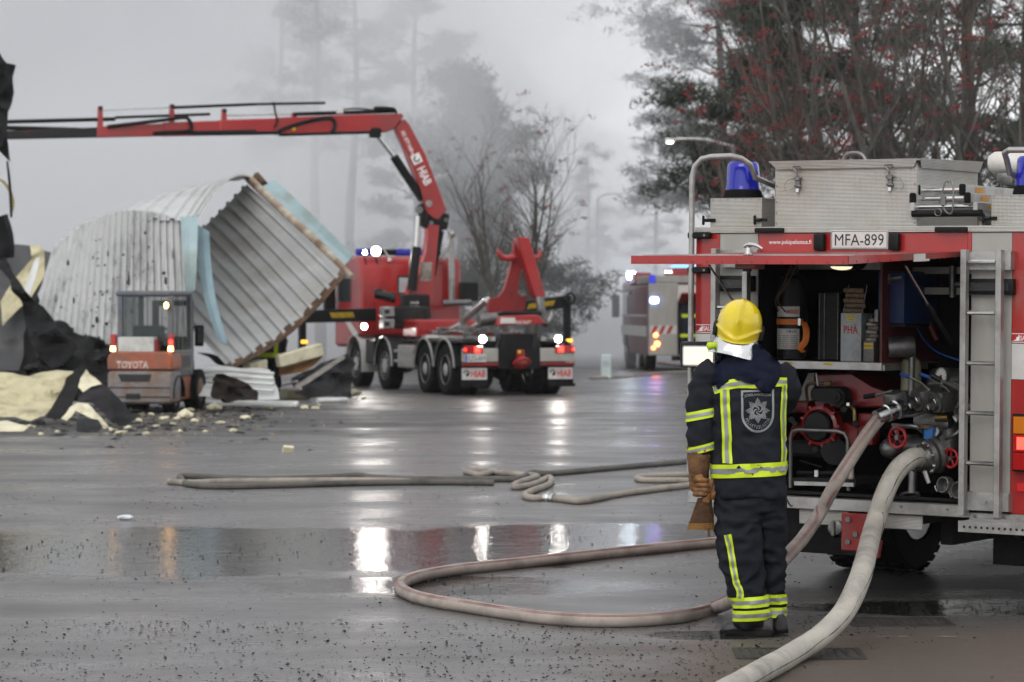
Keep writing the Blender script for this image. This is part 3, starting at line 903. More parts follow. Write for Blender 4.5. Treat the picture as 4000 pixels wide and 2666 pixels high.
# blue canister, wide nozzle, jug in the right half
NAVY = M('navy_paint', (.012, .03, .11), .45, var=.1)
a, cc = T(3418, 1265, .2), T(3522, 1060, .2)
g = bay_thing('blue_canister', 'dark blue upright canister behind the red partition in the bay', 'canister', ((a.x + cc.x) / 2, .4, a.z))
b = B(); b.bb((a.x, .2, a.z), (cc.x, .7, cc.z), bev=.015, seg=2); b.obj('canister_body', NAVY, g)
b = B(); b.cyl((a.x + .07, .2, cc.z - .05), (a.x + .07, .17, cc.z - .05), .035, n=16); b.box((a.x + .12, .175, cc.z - .045), (.12, .02, .025), rot=Euler((0, -.15, 0)), bev=.006); b.obj('canister_valve', CAST, g)
b = B(); b.box((a.x + .01, .17, cc.z - .28), (.03, .02, .08), bev=.004); b.obj('canister_clip', CAST, g)
b = B(); b.bb((a.x, .22, a.z - .02), (cc.x, .68, a.z)); b.obj('canister_shelf', DARK, g)
settle(g)
a = T(3455, 1358, .2)
g = bay_thing('foam_nozzle', 'wide drum-shaped nozzle lying on its side in the bay with open end out', 'nozzle', (a.x, .3, a.z - .066))
b = B()
ax = V((.75, .55, .05)).normalized()
b.lathe([(.060, .01), (.066, 0), (.066, .16), (.062, .17), (.0, .18)], (a.x, .2, a.z), axis=ax, n=28); b.lathe([(.055, .012), (.055, .05), (.0, .055)], (a.x, .2, a.z), axis=ax, n=24)
b.obj('nozzle_drum', CAST, g)
b = B(); b.torus((a.x, .2, a.z), ax, .063, .004, 28, 6); b.obj('nozzle_rim', STEEL, g)
b = B(); b.cyl((a.x + .13, .29, a.z - .3), (a.x + .13, .29, a.z - .06), .02); b.obj('nozzle_stalk', CAST, g)
settle(g)
a = T(3537, 1530, .3)
g = bay_thing('plastic_jug', 'cloudy beige plastic jug standing between the red partition and the gauge', 'jug', (a.x, .35, a.z))
hz = T(3537, 1395, .3).z - a.z
b = B(); b.lathe([(.055, 0), (.064, .01), (.064, hz * .78), (.055, hz * .9), (.03, hz * .98), (.028, hz * 1.18), (.0, hz * 1.19)], (a.x, .35, a.z), n=24); b.obj('jug_body', M('jug_plastic', (.21, .20, .13), .45, var=.12, scale=5), g)
b = B(); b.cyl((a.x, .35, a.z - .12), (a.x, .35, a.z), .05); b.obj('jug_stand', DARK, g)
settle(g)
# portable pump with red housing
g = bay_thing('portable_pump', 'portable motor pump with red housing and black recoil starter in the lower bay', 'pump', (-.25, .45, .72))
PRED = M('pump_red', (.19, .006, .008), .35, var=.12, scale=6, coat=.3, dirt=(.05, .02, .02), dirt_amt=.3)
def q(u, v, y): return T(u, v, y)
b = B()
pts = [(3172, 1595), (3172, 1462), (3320, 1457), (3395, 1520), (3468, 1530), (3468, 1592)]
b.prism([q(u, v, .34) for u, v in pts], (0, .5, 0), bev=.012); b.obj('pump_housing', PRED, g)
b = B(); b.prism([q(u, v, .42) for u, v in ((3105, 1565), (3150, 1458), (3172, 1458), (3172, 1565))], (0, .03, 0)); b.obj('side_plate', ALUP, g)
b = B(); b.prism([q(u, v, .24) for u, v in ((3155, 1530), (3168, 1512), (3270, 1510), (3296, 1532), (3296, 1575), (3270, 1605), (3250, 1572), (3160, 1568))], (0, .12, 0), bev=.012); af = b.obj('air_filter', BLACK, g)
o = q(3258, 1552, .23); b = B(); b.lathe([(.04, 0), (.038, .012), (.018, .014), (.018, .022), (.0, .023)], o, axis=(0, -1, 0), n=20); b.obj('filter_knob', BLACK, af)
o = q(3194, 1664, .2)
b = B(); b.lathe([(.125, 0), (.125, .09), (.105, .10), (.095, .06), (.0, .06)], (o.x, .29, o.z), axis=(0, -1, 0), n=32)
for k in range(9):
    t = k * 2 * math.pi / 9; b.box((o.x + math.cos(t) * .125, .24, o.z + math.sin(t) * .125), (.035, .09, .02), rot=Euler((0, -t, 0)), bev=.004)
rs = b.obj('recoil_starter', PRED, g)
b = B(); b.lathe([(.094, .0), (.094, .10), (.085, .112), (.0, .115)], (o.x - .005, .28, o.z - .002), axis=(0, -1, 0), n=32); b.obj('starter_cover', BLACK, rs)
b = B()
h0, h1, hz = q(3078, 1740, .1), q(3300, 1740, .1), q(3078, 1678, .1)
b.tube([(h0.x, .12, .68), (h0.x, .12, hz.z - .05), (h0.x + .02, .11, hz.z - .012), (h0.x + .06, .10, hz.z), (h1.x - .06, .10, hz.z), (h1.x - .02, .11, hz.z - .012), (h1.x, .12, hz.z - .05), (h1.x, .14, .68)], .013, 10); b.obj('carry_handle', CAST, g)
b = B()
for pl_ in ([(3068, 1720), (3085, 1665), (3140, 1645), (3150, 1670), (3100, 1690), (3085, 1730)], [(3290, 1650), (3345, 1670), (3345, 1710), (3318, 1745), (3300, 1700), (3270, 1690)], [(3075, 1568), (3148, 1570), (3148, 1615), (3075, 1612)], [(3345, 1615), (3405, 1617), (3405, 1740), (3345, 1740)], [(3120, 1690), (3280, 1690), (3240, 1745), (3160, 1740)]):
    b.prism([q(u, v, .30) for u, v in pl_], (0, .10, 0), bev=.006)
b.obj('pump_frame', PRED, g)
b = B(); b.tube([q(3148, 1568, .3), q(3142, 1520, .28), q(3152, 1502, .26), q(3175, 1497, .26), q(3215, 1500, .26)], .010, 8, 3); b.obj('copper_pipe', M('copper_pipe', (.10, .05, .03), .4, metal=.6), g)
b = B(); b.tube([q(3215, 1500, .26), q(3240, 1498, .26)], .016, 8); b.obj('brass_fitting', M('brass', (.36, .24, .10), .35, metal=.8), g)
b = B(); b.tube([q(3305, 1580, .3), q(3328, 1600, .26), q(3332, 1640, .26), q(3333, 1665, .26)], .011, 8, 3); b.obj('brass_fitting', M('brass', (.36, .24, .10), .35, metal=.8), g)
b = B(); b.cyl(q(3180, 1458, .25), q(3187, 1506, .25), .005, n=6); b.obj('dip_rod', WHITE, g)
b = B(); b.cyl(q(3255, 1765, .22), q(3255, 1765, .42), .085, n=24); b.cyl(q(3120, 1800, .3), q(3205, 1825, .2), .006, n=6)
b.box(q(3180, 1750, .4), (.3, .3, .1), bev=.02); b.cyl(q(3110, 1847, .2), q(3320, 1850, .2), .014, n=10)
for (u, v, s_) in ((3085, 1640, .03), (3098, 1655, .025), (3335, 1655, .03), (3290, 1600, .03), (3330, 1578, .02), (3180, 1756, .03), (3205, 1760, .022), (3100, 1600, .02)):
    b.cyl(q(u, v, .2), q(u, v, .3), s_ * .7, n=8)
b.obj('engine_block', DARK, g)
b = B(); b.box(q(3187, 1850, .18), (.03, .03, .05), bev=.004); b.box(q(3308, 1580, .2), (.02, .02, .02)); b.obj('steel_clip', STEEL, g)
b = B(); b.prism([q(u, v, .12) for u, v in ((3072, 1866), (3340, 1872), (3340, 1895), (3072, 1890))], (0, .6, 0)); b.obj('pump_tray', DARK, g)
b = B(); b.prism([q(u, v, .11) for u, v in ((3098, 1881), (3330, 1887), (3330, 1902), (3098, 1896))], (0, .02, 0)); b.obj('tray_rail', ALU, g)
b = B(); b.box(q(3321, 1850, .1), (.03, .03, .075), bev=.006); b.obj('tray_latch', PALE, g)
settle(g)
# fixed pump panel at the right: manifold, valves, hand wheels, gauge - parts of the engine
b = B(); b.cyl(q(3480, 1575, .45), q(3760, 1560, .45), .085, n=20); b.cyl(q(3700, 1560, .45), q(3700, 1760, .45), .07, n=16); b.cyl(q(3500, 1760, .5), q(3720, 1760, .5), .10, n=18)
b.ico(q(3475, 1752, .3), .075, 2, (1, 1, .9)); b.box(q(3660, 1640, .45), (.25, .25, .10), bev=.03, seg=2); b.cyl(q(3640, 1500, .6), q(3760, 1500, .6), .10, n=16)
pm = part(b, 'pump_manifold', CAST)
b = B(); b.cyl(q(3650, 1632, .32), q(3700, 1630, .32), .03, n=14); b.obj('brass_ring', M('brass', (.36, .24, .10), .35), pm)
def storz(o, ax, r, parent, name='hose_coupling', deep=.05):
    """open coupling with two claw lugs"""
    ax = V(ax).normalized()
    b = B(); b.lathe([(r * .78, -deep), (r, -deep), (r, -.004), (r * .94, .004), (r * .80, .004), (r * .72, -.01), (r * .68, -deep * .9), (.0, -deep * .92)], o, axis=ax, n=24)
    w_ = b.obj(name, CAST, parent)
    qq = ax.to_track_quat('Z', 'Y').to_matrix()
    for t in (.6, .6 + math.pi):
        b = B()
        pts = [V(o) + qq @ V((math.cos(t + d) * r * 1.02, math.sin(t + d) * r * 1.02, .006)) for d in (-.42, -.2, 0, .2, .42)]
        b.tube(pts, r * .16, 6); b.obj('claw', STEEL, w_)
    return w_
def valve(u, v, y, r):
    o = q(u, v, y)
    ax = V((-.45, -.9, -.25)).normalized()
    b = B(); b.box(o - ax * .10, (.13, .13, .13), rot=Euler((.25, .1, -.45)), bev=.015, seg=2); b.lathe([(.095, -.22), (.095, -.19), (.07, -.185), (.065, -.02)], o, axis=ax, n=20)
    bv = b.obj('ball_valve', CAST, fe)
    for t in range(6):
        qq = ax.to_track_quat('Z', 'Y').to_matrix()
        b = B(); b.cyl(o - ax * .19 + qq @ V((math.cos(t * 1.047) * .08, math.sin(t * 1.047) * .08, 0)), o - ax * .175 + qq @ V((math.cos(t * 1.047) * .08, math.sin(t * 1.047) * .08, 0)), .010, n=6); b.obj('bolt', STEEL, bv)
    return o, ax, bv
for (u, v, lever) in ((3562, 1572, ((3625, 1525), (3590, 1497), (3545, 1475), (3508, 1461))), (3633, 1578, ((3705, 1532), (3666, 1497), (3622, 1475), (3585, 1461)))):
    o, ax, bv = valve(u, v, .18, .05)
    storz(o, ax, .042, fe)
    b = B(); b.tube([q(*lever[0], .22), q(*lever[1], .20), q(*lever[2], .16)], .008, 6); b.obj('lever', STEEL, bv)
    b = B(); b.tube([q(*lever[2], .16), q(*lever[3], .13)], .012, 8); b.obj('lever_grip', M('blue_grip', (.015, .06, .28), .5), bv)
o, ax, bv = valve(3742, 1618, .14, .05); storz(o, ax, .055, fe)
b = B(); b.tube([q(3665, 1486, .12), q(3752, 1525, .2)], .011, 8); lv = part(b, 'pump_lever', CAST)
b = B(); b.tube([q(3630, 1468, .1), q(3668, 1487, .12)], .018, 10); b.obj('lever_grip', BLACK, lv)
b = B(); b.tube([q(3480, 1528, .12), q(3410, 1546, .12)], .010, 8); lv = part(b, 'pump_lever', CAST)
b = B(); b.tube([q(3412, 1545, .12), q(3367, 1551, .11)], .016, 10); b.obj('lever_grip', BLACK, lv)
def gauge(u, v, y, r):
    o = q(u, v, y)
    ax = V((-.35, -.93, .05)).normalized()
    b = B(); b.lathe([(r * .3, -.03), (r, -.028), (r, .004), (r * .9, .005), (r * .88, .0), (.0, .0)], o, axis=ax, n=24); w_ = b.obj('pressure_gauge', CAST, fe)
    b = B(); b.lathe([(r * .87, .0012), (.0, .0016)], o, axis=ax, n=24); b.obj('gauge_face', WHITE, w_, smooth=0)
    qq = ax.to_track_quat('Z', 'Y').to_matrix()
    b = B()
    for k in range(9):
        t = -2.2 + k * .55 + math.pi / 2; b.cyl(o + qq @ V((math.cos(t) * r * .7, math.sin(t) * r * .7, .003)), o + qq @ V((math.cos(t) * r * .82, math.sin(t) * r * .82, .003)), r * .03, n=4)
    b.cyl(o + ax * .003, o + qq @ V((-r * .35, -r * .45, .003)), r * .05, n=4); b.cyl(o + ax * .002, o + ax * .005, r * .15, n=10); b.obj('gauge_needle', INK, w_)
gauge(3668, 1470, .2, .054)
gauge(3650, 1686, .25, .032)
def handwheel(u, v, y, r):
    o = q(u, v, y)
    ax = V((-.2, -.97, .0)).normalized()
    qq = ax.to_track_quat('Z', 'Y').to_matrix()
    HR = M('handwheel_red', (.34, .012, .014), .35, coat=.4, var=.1)
    b = B()
    n = 40
    b.tube([o + qq @ V((math.cos(2 * math.pi * i / n) * r * (1 + .035 * math.cos(8 * 2 * math.pi * i / n)), math.sin(2 * math.pi * i / n) * r * (1 + .035 * math.cos(8 * 2 * math.pi * i / n)), 0)) for i in range(n + 1)], r * .17, 8)
    w_ = b.obj('hand_wheel', HR, fe)
    for k in range(5):
        t = k * 2 * math.pi / 5 + .3; b = B(); b.tube([o + qq @ V((math.cos(t) * r * .18, math.sin(t) * r * .18, -.008)), o + qq @ V((math.cos(t) * r * .92, math.sin(t) * r * .92, 0))], r * .12, 6, flat=.6); b.obj('spoke', HR, w_)
    b = B(); b.cyl(o - ax * .12, o + ax * .012, r * .24, n=12); b.obj('wheel_hub', CAST, w_)
handwheel(3500, 1710, .12, .062)
handwheel(3707, 1791, .10, .055)
FL_AX = V((-.62, -.74, -.22)).normalized()
fo = q(3600, 1792, .06)
b = B(); b.lathe([(.105, -.10), (.112, -.10), (.112, -.075), (.08, -.07), (.08, -.06), (.105, -.055), (.105, -.03), (.075, -.025), (.07, .03), (.0, .03)], fo, axis=FL_AX, n=32); fl = part(b, 'suction_flange', CAST)
qq = FL_AX.to_track_quat('Z', 'Y').to_matrix()
for k in range(8):
    t = k * math.pi / 4 + .2; pz = fo + qq @ V((math.cos(t) * .09, math.sin(t) * .09, -.03)); b = B(); b.cyl(pz, pz + FL_AX * .014, .012, n=6); b.obj('bolt', STEEL, fl)
for t in (1.2, 1.2 + math.pi):
    b = B(); b.tube([fo + qq @ V((math.cos(t + d) * .078, math.sin(t + d) * .078, .016)) for d in (-.4, -.2, 0, .2, .4)], .013, 6); b.obj('claw', STEEL, fl)
b = B(); b.tube([fo + qq @ V((.02, -.085, .02)), q(3608, 1842, .03), q(3624, 1888, .03)], [.012, .016, .013], 6, flat=.5); b.obj('coupling_lever', ALU, fl)
BLUEP = M('valve_blue', (.015, .12, .36), .4, var=.1, coat=.2)
b = B(); b.prism([p_ for p_ in (q(3601, 1668, .2), q(3640, 1670, .2), q(3632, 1712, .2), q(3660, 1735, .2), q(3652, 1742, .2), q(3622, 1720, .2), q(3601, 1714, .2))], (0, .05, 0), bev=.004); bv = part(b, 'valve_bracket', BLUEP)
b = B(); b.cyl(q(3612, 1672, .22), q(3612, 1660, .22), .05, n=16); b.obj('bracket_cap', M('rusty_cap', (.12, .07, .03), .7, var=.4, scale=40), bv)
storz(q(3678, 1894, .05), (-.3, -.93, .1), .052, fe); storz(q(3735, 1915, .04), (-.3, -.93, .1), .055, fe)
b = B(); b.cyl(q(3563, 1800, .3), q(3560, 1930, .25), .03, n=12); b.torus(q(3550, 1935, .2), (0, -.3, 1), .055, .012, 20, 6); b.cyl(q(3480, 1655, .25), q(3500, 1700, .25), .012, n=8)
b.tube([q(3490, 1660, .2), q(3520, 1665, .2), q(3570, 1668, .22), q(3600, 1690, .25)], .014, 8, 3); b.tube([q(3520, 1628, .25), q(3570, 1622, .25), q(3625, 1600, .25)], .010, 8, 3); b.tube([q(3690, 1715, .2), q(3720, 1700, .18), q(3745, 1680, .2)], .012, 8, 3)
part(b, 'drain_pipes', CAST)
b = B(); b.tube([q(3560, 1250, .5), q(3600, 1330, .45), q(3660, 1380, .4), q(3760, 1415, .3)], .006, 6, 4); part(b, 'blue_hose', M('blue_tube', (.01, .06, .25), .4))
b = B(); b.tube([q(3608, 1180, .6), q(3618, 1260, .6), q(3650, 1330, .6)], .018, 8, 4); part(b, 'red_hose', M('red_tube', (.10, .008, .008), .5))
b = B(); b.prism([q(u, v, .08) for u, v in ((3072, 1916), (3740, 1950), (3740, 1962), (3072, 1928))], (0, .03, 0)); part(b, 'bay_sill', BLACK)

# ---------------------------------------------------------------- hoses
def hose_material(name, col, line=True):
    m = M(name, col, .75, var=.09, scale=6, dirt=[c_ * .5 for c_ in col], dirt_amt=.36, bump=.25, bscale=220)
    return m
HOSE = hose_material('pale_canvas_hose', (.35, .30, .265))
HOSE2 = hose_material('grey_canvas_hose', (.40, .37, .325))
DHOSE = hose_material('dark_wet_hose', (.105, .098, .088))
THOSE = hose_material('wet_pale_hose', (.30, .265, .225))
LINE = M('hose_stripe', (.25, .05, .055), .7, var=.2, scale=30)
def dense(pts, n):
    o = []
    m = len(pts)
    for i in range(m - 1):
        p0, p1, p2, p3 = pts[max(0, i - 1)], pts[i], pts[i + 1], pts[min(m - 1, i + 2)]
        for k in range(n):
            t = k / n
            o.append(.5 * ((2 * p1) + (p2 - p0) * t + (2 * p0 - 5 * p1 + 4 * p2 - p3) * t * t + (3 * p1 - p0 - 3 * p2 + p3) * t ** 3))
    o.append(pts[-1])
    return o
def hose(name, label, pts, r, mat, cat='hose', steps=10, n=16, stripes=False, group=None, end=True):
    pts = dense([V(p) for p in pts], steps)
    b = B(); b.tube(pts, r, n)
    b.jitter(r * .05, 2.5 / max(r, .02) * .08, 3)
    o = b.obj(name, mat, None, smooth=60)
    tag(o, label, cat, group)
    if stripes:
        for off in (-.16, .0, .16):
            b = B()
            sp = []
            for i, p in enumerate(pts):
                d = (pts[min(i + 1, len(pts) - 1)] - pts[max(0, i - 1)]).normalized()
                side = d.cross(V((0, 0, 1)))
                if side.length < 1e-3: side = V((1, 0, 0))
                side.normalize(); up = side.cross(d)
                if up.dot(V((0, -1, .6))) < 0: up = -up
                sd = side if side.dot(V((0, -1, 0))) > 0 else -side
                a_ = .9 + off
                sp.append(p + (up * math.sin(a_) + sd * math.cos(a_)) * (r * 1.0))
            b.tube(sp, r * .034, 4); b.obj('stripe', LINE, o)
    return o
FEI = FEM.inverted()
def W(u, v, y): return FEM @ T(u, v, y)      # a pixel on the bay plane at vehicle depth y, in the world
# delivery hose 1: coupling, past the fireman, loop on the ground, back under the engine
c0, c1 = W(3545, 1590, .12), W(3418, 1640, -.10)
r1 = .041
def Gz(u, v, r): return G(u, v, 0) * 1.0 + V((0, 0, r))
def onground(u, v, r):
    """point at height r whose image is pixel (u, v) - the middle of a hose lying on the ground"""
    D = (CH - r) * F / (v - HY)
    return V(((u - CX) / F * D, D, r * .93))
path = [W(3440, 1622, -.04), W(3400, 1672, -.14), W(3350, 1745, -.26), W(3265, 1880, -.40), W(3165, 2060, -.52), P(3050, 2200, 16.05), P(2960, 2290, 16.05), P(2880, 2335, 16.05) ,
        onground(2790, 2375, r1), onground(2650, 2408, r1), onground(2420, 2424, r1), onground(2150, 2414, r1), onground(1850, 2372, r1), onground(1655, 2338, r1),
        onground(1568, 2300, r1), onground(1600, 2262, r1), onground(1760, 2228, r1), onground(2050, 2196, r1), onground(2400, 2158, r1), onground(2800, 2118, r1), onground(3050, 2098, r1), onground(3400, 2085, r1)]
h1 = hose('fire_hose', 'thick pale canvas hose with red lines looping on the ground behind the fireman', path, r1, HOSE, stripes=True, steps=14)
b = B(); ax = (c1 - c0).normalized()
b.lathe([(.055, .0), (.062, .02), (.062, .05), (.05, .055), (.05, .09), (.057, .095), (.057, .12), (.047, .125), (.044, .20), (.0, .20)], W(3515, 1592, .06), axis=ax, n=24)
o = b.obj('coupling', STEEL, h1)
b = B(); b.box(W(3490, 1565, .10), (.12, .10, .10), rot=Euler((.2, 0, -1.0)), bev=.015, seg=2); part_o = b.obj('valve_body', CAST, h1)
# suction hose 2: thick, out of the flange and towards the camera
r2 = .060
fw = FEM @ fo
path = [fw + (FEM.to_3x3() @ FL_AX) * .02, W(3560, 1790, -.06), W(3500, 1840, -.20), W(3450, 1935, -.34), W(3405, 2080, -.55), P(3362, 2250, 15.35), P(3300, 2385, 15.0), P(3215, 2478, 14.75), onground(3110, 2545, r2), onground(2985, 2613, r2), onground(2850, 2690, r2), onground(2600, 2810, r2)]
h2 = hose('suction_hose', 'very thick grey-white hose running from the engine flange down across the ground', path, r2, HOSE2, steps=14, n=20)
b = B(); b.torus(fw + (FEM.to_3x3() @ FL_AX) * .05, FEM.to_3x3() @ FL_AX, r2, .008, 24, 6); b.torus(fw + (FEM.to_3x3() @ FL_AX) * .075, FEM.to_3x3() @ FL_AX, r2, .008, 24, 6); b.obj('hose_clamp', CAST, h2)
sp_ = dense([V(p_) for p_ in path], 10)
b = B(); sc_ = []; rs_ = []
for i, p_ in enumerate(sp_):
    d_ = (sp_[min(i + 1, len(sp_) - 1)] - sp_[max(0, i - 1)]).normalized()
    sd = d_.cross(V((0, 0, 1))); sd = sd if sd.length > .05 else V((1, 0, 0)); sd.normalize()
    sd = sd if sd.x > 0 else -sd
    f_ = sd.lerp(V((0, -1, 0)) - d_ * d_.dot(V((0, -1, 0))), .55).normalized()
    sc_.append(p_ + f_ * r2 * .985); rs_.append(r2 * (.05 + .13 * max(0, noise.noise(V((i * .21, 3, 1)))) + .05 * noise.noise(V((i * 1.3, 0, 4)))))
b.tube(sc_, rs_, 6, flat=.5); b.obj('scuffed_seam', M('scuff', (.07, .066, .06), .85, var=.5, scale=40), h2)
# thin hoses farther back on the yard; pixels read from a crop at (600, 1700), scale .9137
def zz(l, r): return [onground(600 + x * .9137, 1700 + y * .9137, r) for x, y in l]
r3 = .033
hose('dark_hose', 'long dark wet hose doubled back on itself across the yard', zz([(2400, 100), (2283, 112), (1960, 140), (1700, 163), (1620, 160), (1560, 186), (1480, 188), (1150, 188), (950, 181), (870, 172), (700, 181), (450, 187), (140, 174), (122, 190), (160, 211), (300, 219), (600, 212), (900, 204), (1200, 201), (1455, 203)], r3), r3, DHOSE, n=10, steps=8)
hose('pale_hose', 'straight pale hose lying inside the doubled dark hose', zz([(65, 198), (150, 203), (320, 197), (560, 195), (800, 193), (1000, 194), (1100, 199)], r3), r3, THOSE, n=10, steps=6)
hc = hose('pale_hose', 'crumpled pale hose in tight bends with a metal coupling on the yard', zz([(1475, 150), (1400, 168), (1350, 160), (1335, 154), (1400, 150), (1475, 160), (1560, 167), (1640, 174), (1600, 190), (1548, 208), (1545, 222), (1600, 216), (1650, 200), (1690, 180), (1700, 195), (1680, 215), (1605, 243), (1588, 258), (1620, 268), (1690, 268), (1760, 275), (1820, 282), (1900, 270), (2000, 250), (2283, 215), (2420, 208)], r3), r3, THOSE, n=10, steps=7)
o0, o1 = zz([(1672, 268), (1712, 270)], r3)
b = B(); b.cyl(o0, o1, .045, n=12); b.torus((o0 + o1) / 2, o1 - o0, .05, .012, 14, 5); b.obj('coupling', STEEL, hc)
hose('pale_hose', 'pale hose bent in a narrow hairpin beside the fireman\'s glove', zz([(2420, 164), (2283, 168), (2160, 172), (2090, 177), (2067, 185), (2100, 192), (2200, 193), (2283, 193), (2420, 192)], r3), r3, THOSE, n=10, steps=7)
# ---------------------------------------------------------------- fireman seen from behind
FD, FU = 15.8, 2955.0
SPX = F / FD                                     # pixels per metre at the fireman
fo_ = P(FU, 2479, FD)
def fx(u): return (u - FU) / SPX
def fz(v): return (2479 - v) / SPX
def fp(u, v, y=0.0): return V((fx(u), y, fz(v)))
man = thing('person', 'fireman in navy turnout suit and yellow helmet seen from behind at the open bay', 'person', (fo_.x, fo_.y, 0))
NAVYC = M('navy_turnout_cloth', (.015, .017, .023), .85, var=.2, scale=7, bump=.35, bscale=160, spec=.12, dirt=(.021, .021, .023), dirt_amt=.3)
HOODC = M('blue_hood_cloth', (.009, .011, .024), .9, var=.2, scale=9, bump=.3, bscale=140, spec=.1)
HIVIS = M('hi_vis_yellow', (.52, .66, .012), .6, var=.06, scale=20, emit=0)
SILV = M('reflective_silver', (.24, .25, .25), .5, var=.08, scale=25, metal=.2)
SKIN = M('skin', (.42, .24, .17), .5, var=.08)
LEATH = M('brown_leather', (.17, .080, .030), .7, var=.3, scale=14, dirt=(.05, .022, .010), dirt_amt=.5, bump=.3, bscale=60)
LTRIM = M('tan_leather', (.42, .22, .05), .6, var=.2, scale=14, dirt=(.2, .09, .02), dirt_amt=.4)
LGOLD = M('worn_leather', (.26, .115, .03), .55, var=.35, scale=18, dirt=(.08, .03, .01), dirt_amt=.5, bump=.3, bscale=50)
BOOT = M('boot_rubber', (.020, .020, .021), .5, var=.25, scale=12, dirt=(.07, .06, .05), dirt_amt=.3)
def loft(b, rows, n=28, cap=True, e=2.3):
    """rows of (centre, half x, half y); super-ellipse sections"""
    rr = []
    for c_, hx_, hy_ in rows:
        ring = []
        for k in range(n):
            t = 2 * math.pi * k / n
            cs, sn = math.cos(t), math.sin(t)
            ring.append(V(c_) + V((math.copysign(abs(cs) ** (2 / e), cs) * hx_, math.copysign(abs(sn) ** (2 / e), sn) * hy_, 0)))
        rr.append(ring)
    b.grid(rr, closed=True)
    if cap:
        b.bm.verts.ensure_lookup_table()
        vs_ = list(b.bm.verts)
        m = len(rows) * n
        base = len(vs_) - m
        b.bm.faces.new(vs_[base:base + n][::-1]); b.bm.faces.new(vs_[base + m - n:base + m])
    return b
def remeshed(b, voxel, smooth_it=3, wr=0.0, wscale=(9, 9, 6), seed=1):
    bmesh.ops.recalc_face_normals(b.bm, faces=b.bm.faces)
    me = bpy.data.meshes.new('tmp'); b.bm.to_mesh(me); b.bm.free()
    o = bpy.data.objects.new('tmp', me); COL.objects.link(o)
    md = o.modifiers.new('r', 'REMESH'); md.mode = 'VOXEL'; md.voxel_size = voxel
    if smooth_it:
        s_ = o.modifiers.new('s', 'SMOOTH'); s_.factor = .5; s_.iterations = smooth_it
    out = eval_mesh(o)
    bpy.data.objects.remove(o); bpy.data.meshes.remove(me)
    if wr:
        vn = [v.normal.copy() for v in out.vertices]
        for v, nn in zip(out.vertices, vn):
            p = V((v.co.x * wscale[0], v.co.y * wscale[1], v.co.z * wscale[2])) + V((seed * 5.3, 0, 0))
            p += noise.noise_vector(p * .6) * .7
            h = (1 - abs(noise.noise(p)) * 2.2) * .6 + noise.noise(p * 2.3) * .4
            v.co += nn * h * wr
    return out
def bvh_of(me):
    return BVHTree.FromPolygons([v.co.copy() for v in me.vertices], [tuple(p.vertices) for p in me.polygons])
# body under the clothes: one continuous figure (head, trunk, limbs)
b = B()
loft(b, [((-.034, .02, .80), .15, .10), ((-.045, .02, 1.0), .14, .10), ((-.045, .02, 1.25), .16, .11), ((-.03, .02, 1.42), .16, .10), ((-.06, .02, 1.50), .07, .07), ((-.075, .03, 1.60), .06, .065)])
b.ico((-.085, .05, 1.70), .098, 3, (.9, 1.1, 1.25))
b.tube([fp(2765, 1450, .02), fp(2738, 1570, .01), fp(2733, 1690, -.01), fp(2730, 1800, -.02)], [.05, .045, .042, .03], 12)
b.tube([fp(3055, 1450, .02), fp(3083, 1535, .03), fp(3060, 1580, .25), fp(3040, 1570, .38)], [.05, .045, .04, .03], 12)
b.tube([fp(2885, 1900, .0), fp(2890, 2180, -.02), fp(2930, 2440, -.02)], [.085, .07, .05], 12)
b.tube([fp(3000, 1900, .03), fp(3015, 2180, .10), fp(3022, 2440, .14)], [.085, .065, .045], 12)
mesh_obj('body', remeshed(b, .014, 2), SKIN, man, 60)
# trousers
b = B()
loft(b, [((fx(2932), .02, .70), .185, .135), ((fx(2932), .02, .80), .192, .14), ((fx(2932), .02, .95), .18, .13)])
loft(b, [((fx(2937), -.02, fz(2447)), .095, .085), ((fx(2935), -.02, fz(2400)), .096, .085), ((fx(2918), -.02, fz(2320)), .098, .088), ((fx(2894), -.025, fz(2205)), .112, .10), ((fx(2883), -.015, fz(2090)), .119, .112), ((fx(2882), .0, fz(1980)), .122, .125), ((fx(2886), .01, fz(1900)), .12, .125)], e=2.1)
loft(b, [((fx(3024), .14, fz(2447)), .068, .085), ((fx(3023), .14, fz(2320)), .068, .085), ((fx(3016), .11, fz(2190)), .075, .095), ((fx(3012), .07, fz(2080)), .085, .105), ((fx(3006), .04, fz(1980)), .092, .115), ((fx(3000), .02, fz(1900)), .09, .12)], e=2.1)
tme = remeshed(b, .013, 4, .030, (8, 8, 12), 2)
mesh_obj('trousers', tme, NAVYC, man, 70)
tb = bvh_of(tme)
# jacket with both sleeves
b = B()
loft(b, [((fx(2932), .01, fz(1942)), .203, .155), ((fx(2928), .01, fz(1900)), .206, .155), ((fx(2922), .01, fz(1835)), .205, .15), ((fx(2922), .01, fz(1700)), .197, .145), ((fx(2926), .01, fz(1560)), .205, .145), ((fx(2926), .015, fz(1490)), .208, .135), ((fx(2924), .02, fz(1440)), .188, .115), ((fx(2915), .03, fz(1405)), .135, .095), ((fx(2905), .035, fz(1375)), .10, .085), ((fx(2902), .04, fz(1345)), .085, .08)], e=2.6)
b.tube([fp(2800, 1455, .015), fp(2757, 1490, .01), fp(2742, 1570, .0), fp(2738, 1640, -.005), fp(2737, 1700, -.02), fp(2733, 1775, -.03)], [.085, .079, .075, .073, .072, .062], 18, 4)
b.tube([fp(3035, 1455, .02), fp(3066, 1490, .02), fp(3078, 1530, .03), fp(3068, 1572, .12), fp(3050, 1575, .26), fp(3035, 1560, .36)], [.08, .074, .066, .062, .06, .055], 18, 4)
jme = remeshed(b, .013, 4, .026, (7, 7, 10), 4)
mesh_obj('jacket', jme, NAVYC, man, 70)
jb = bvh_of(jme)
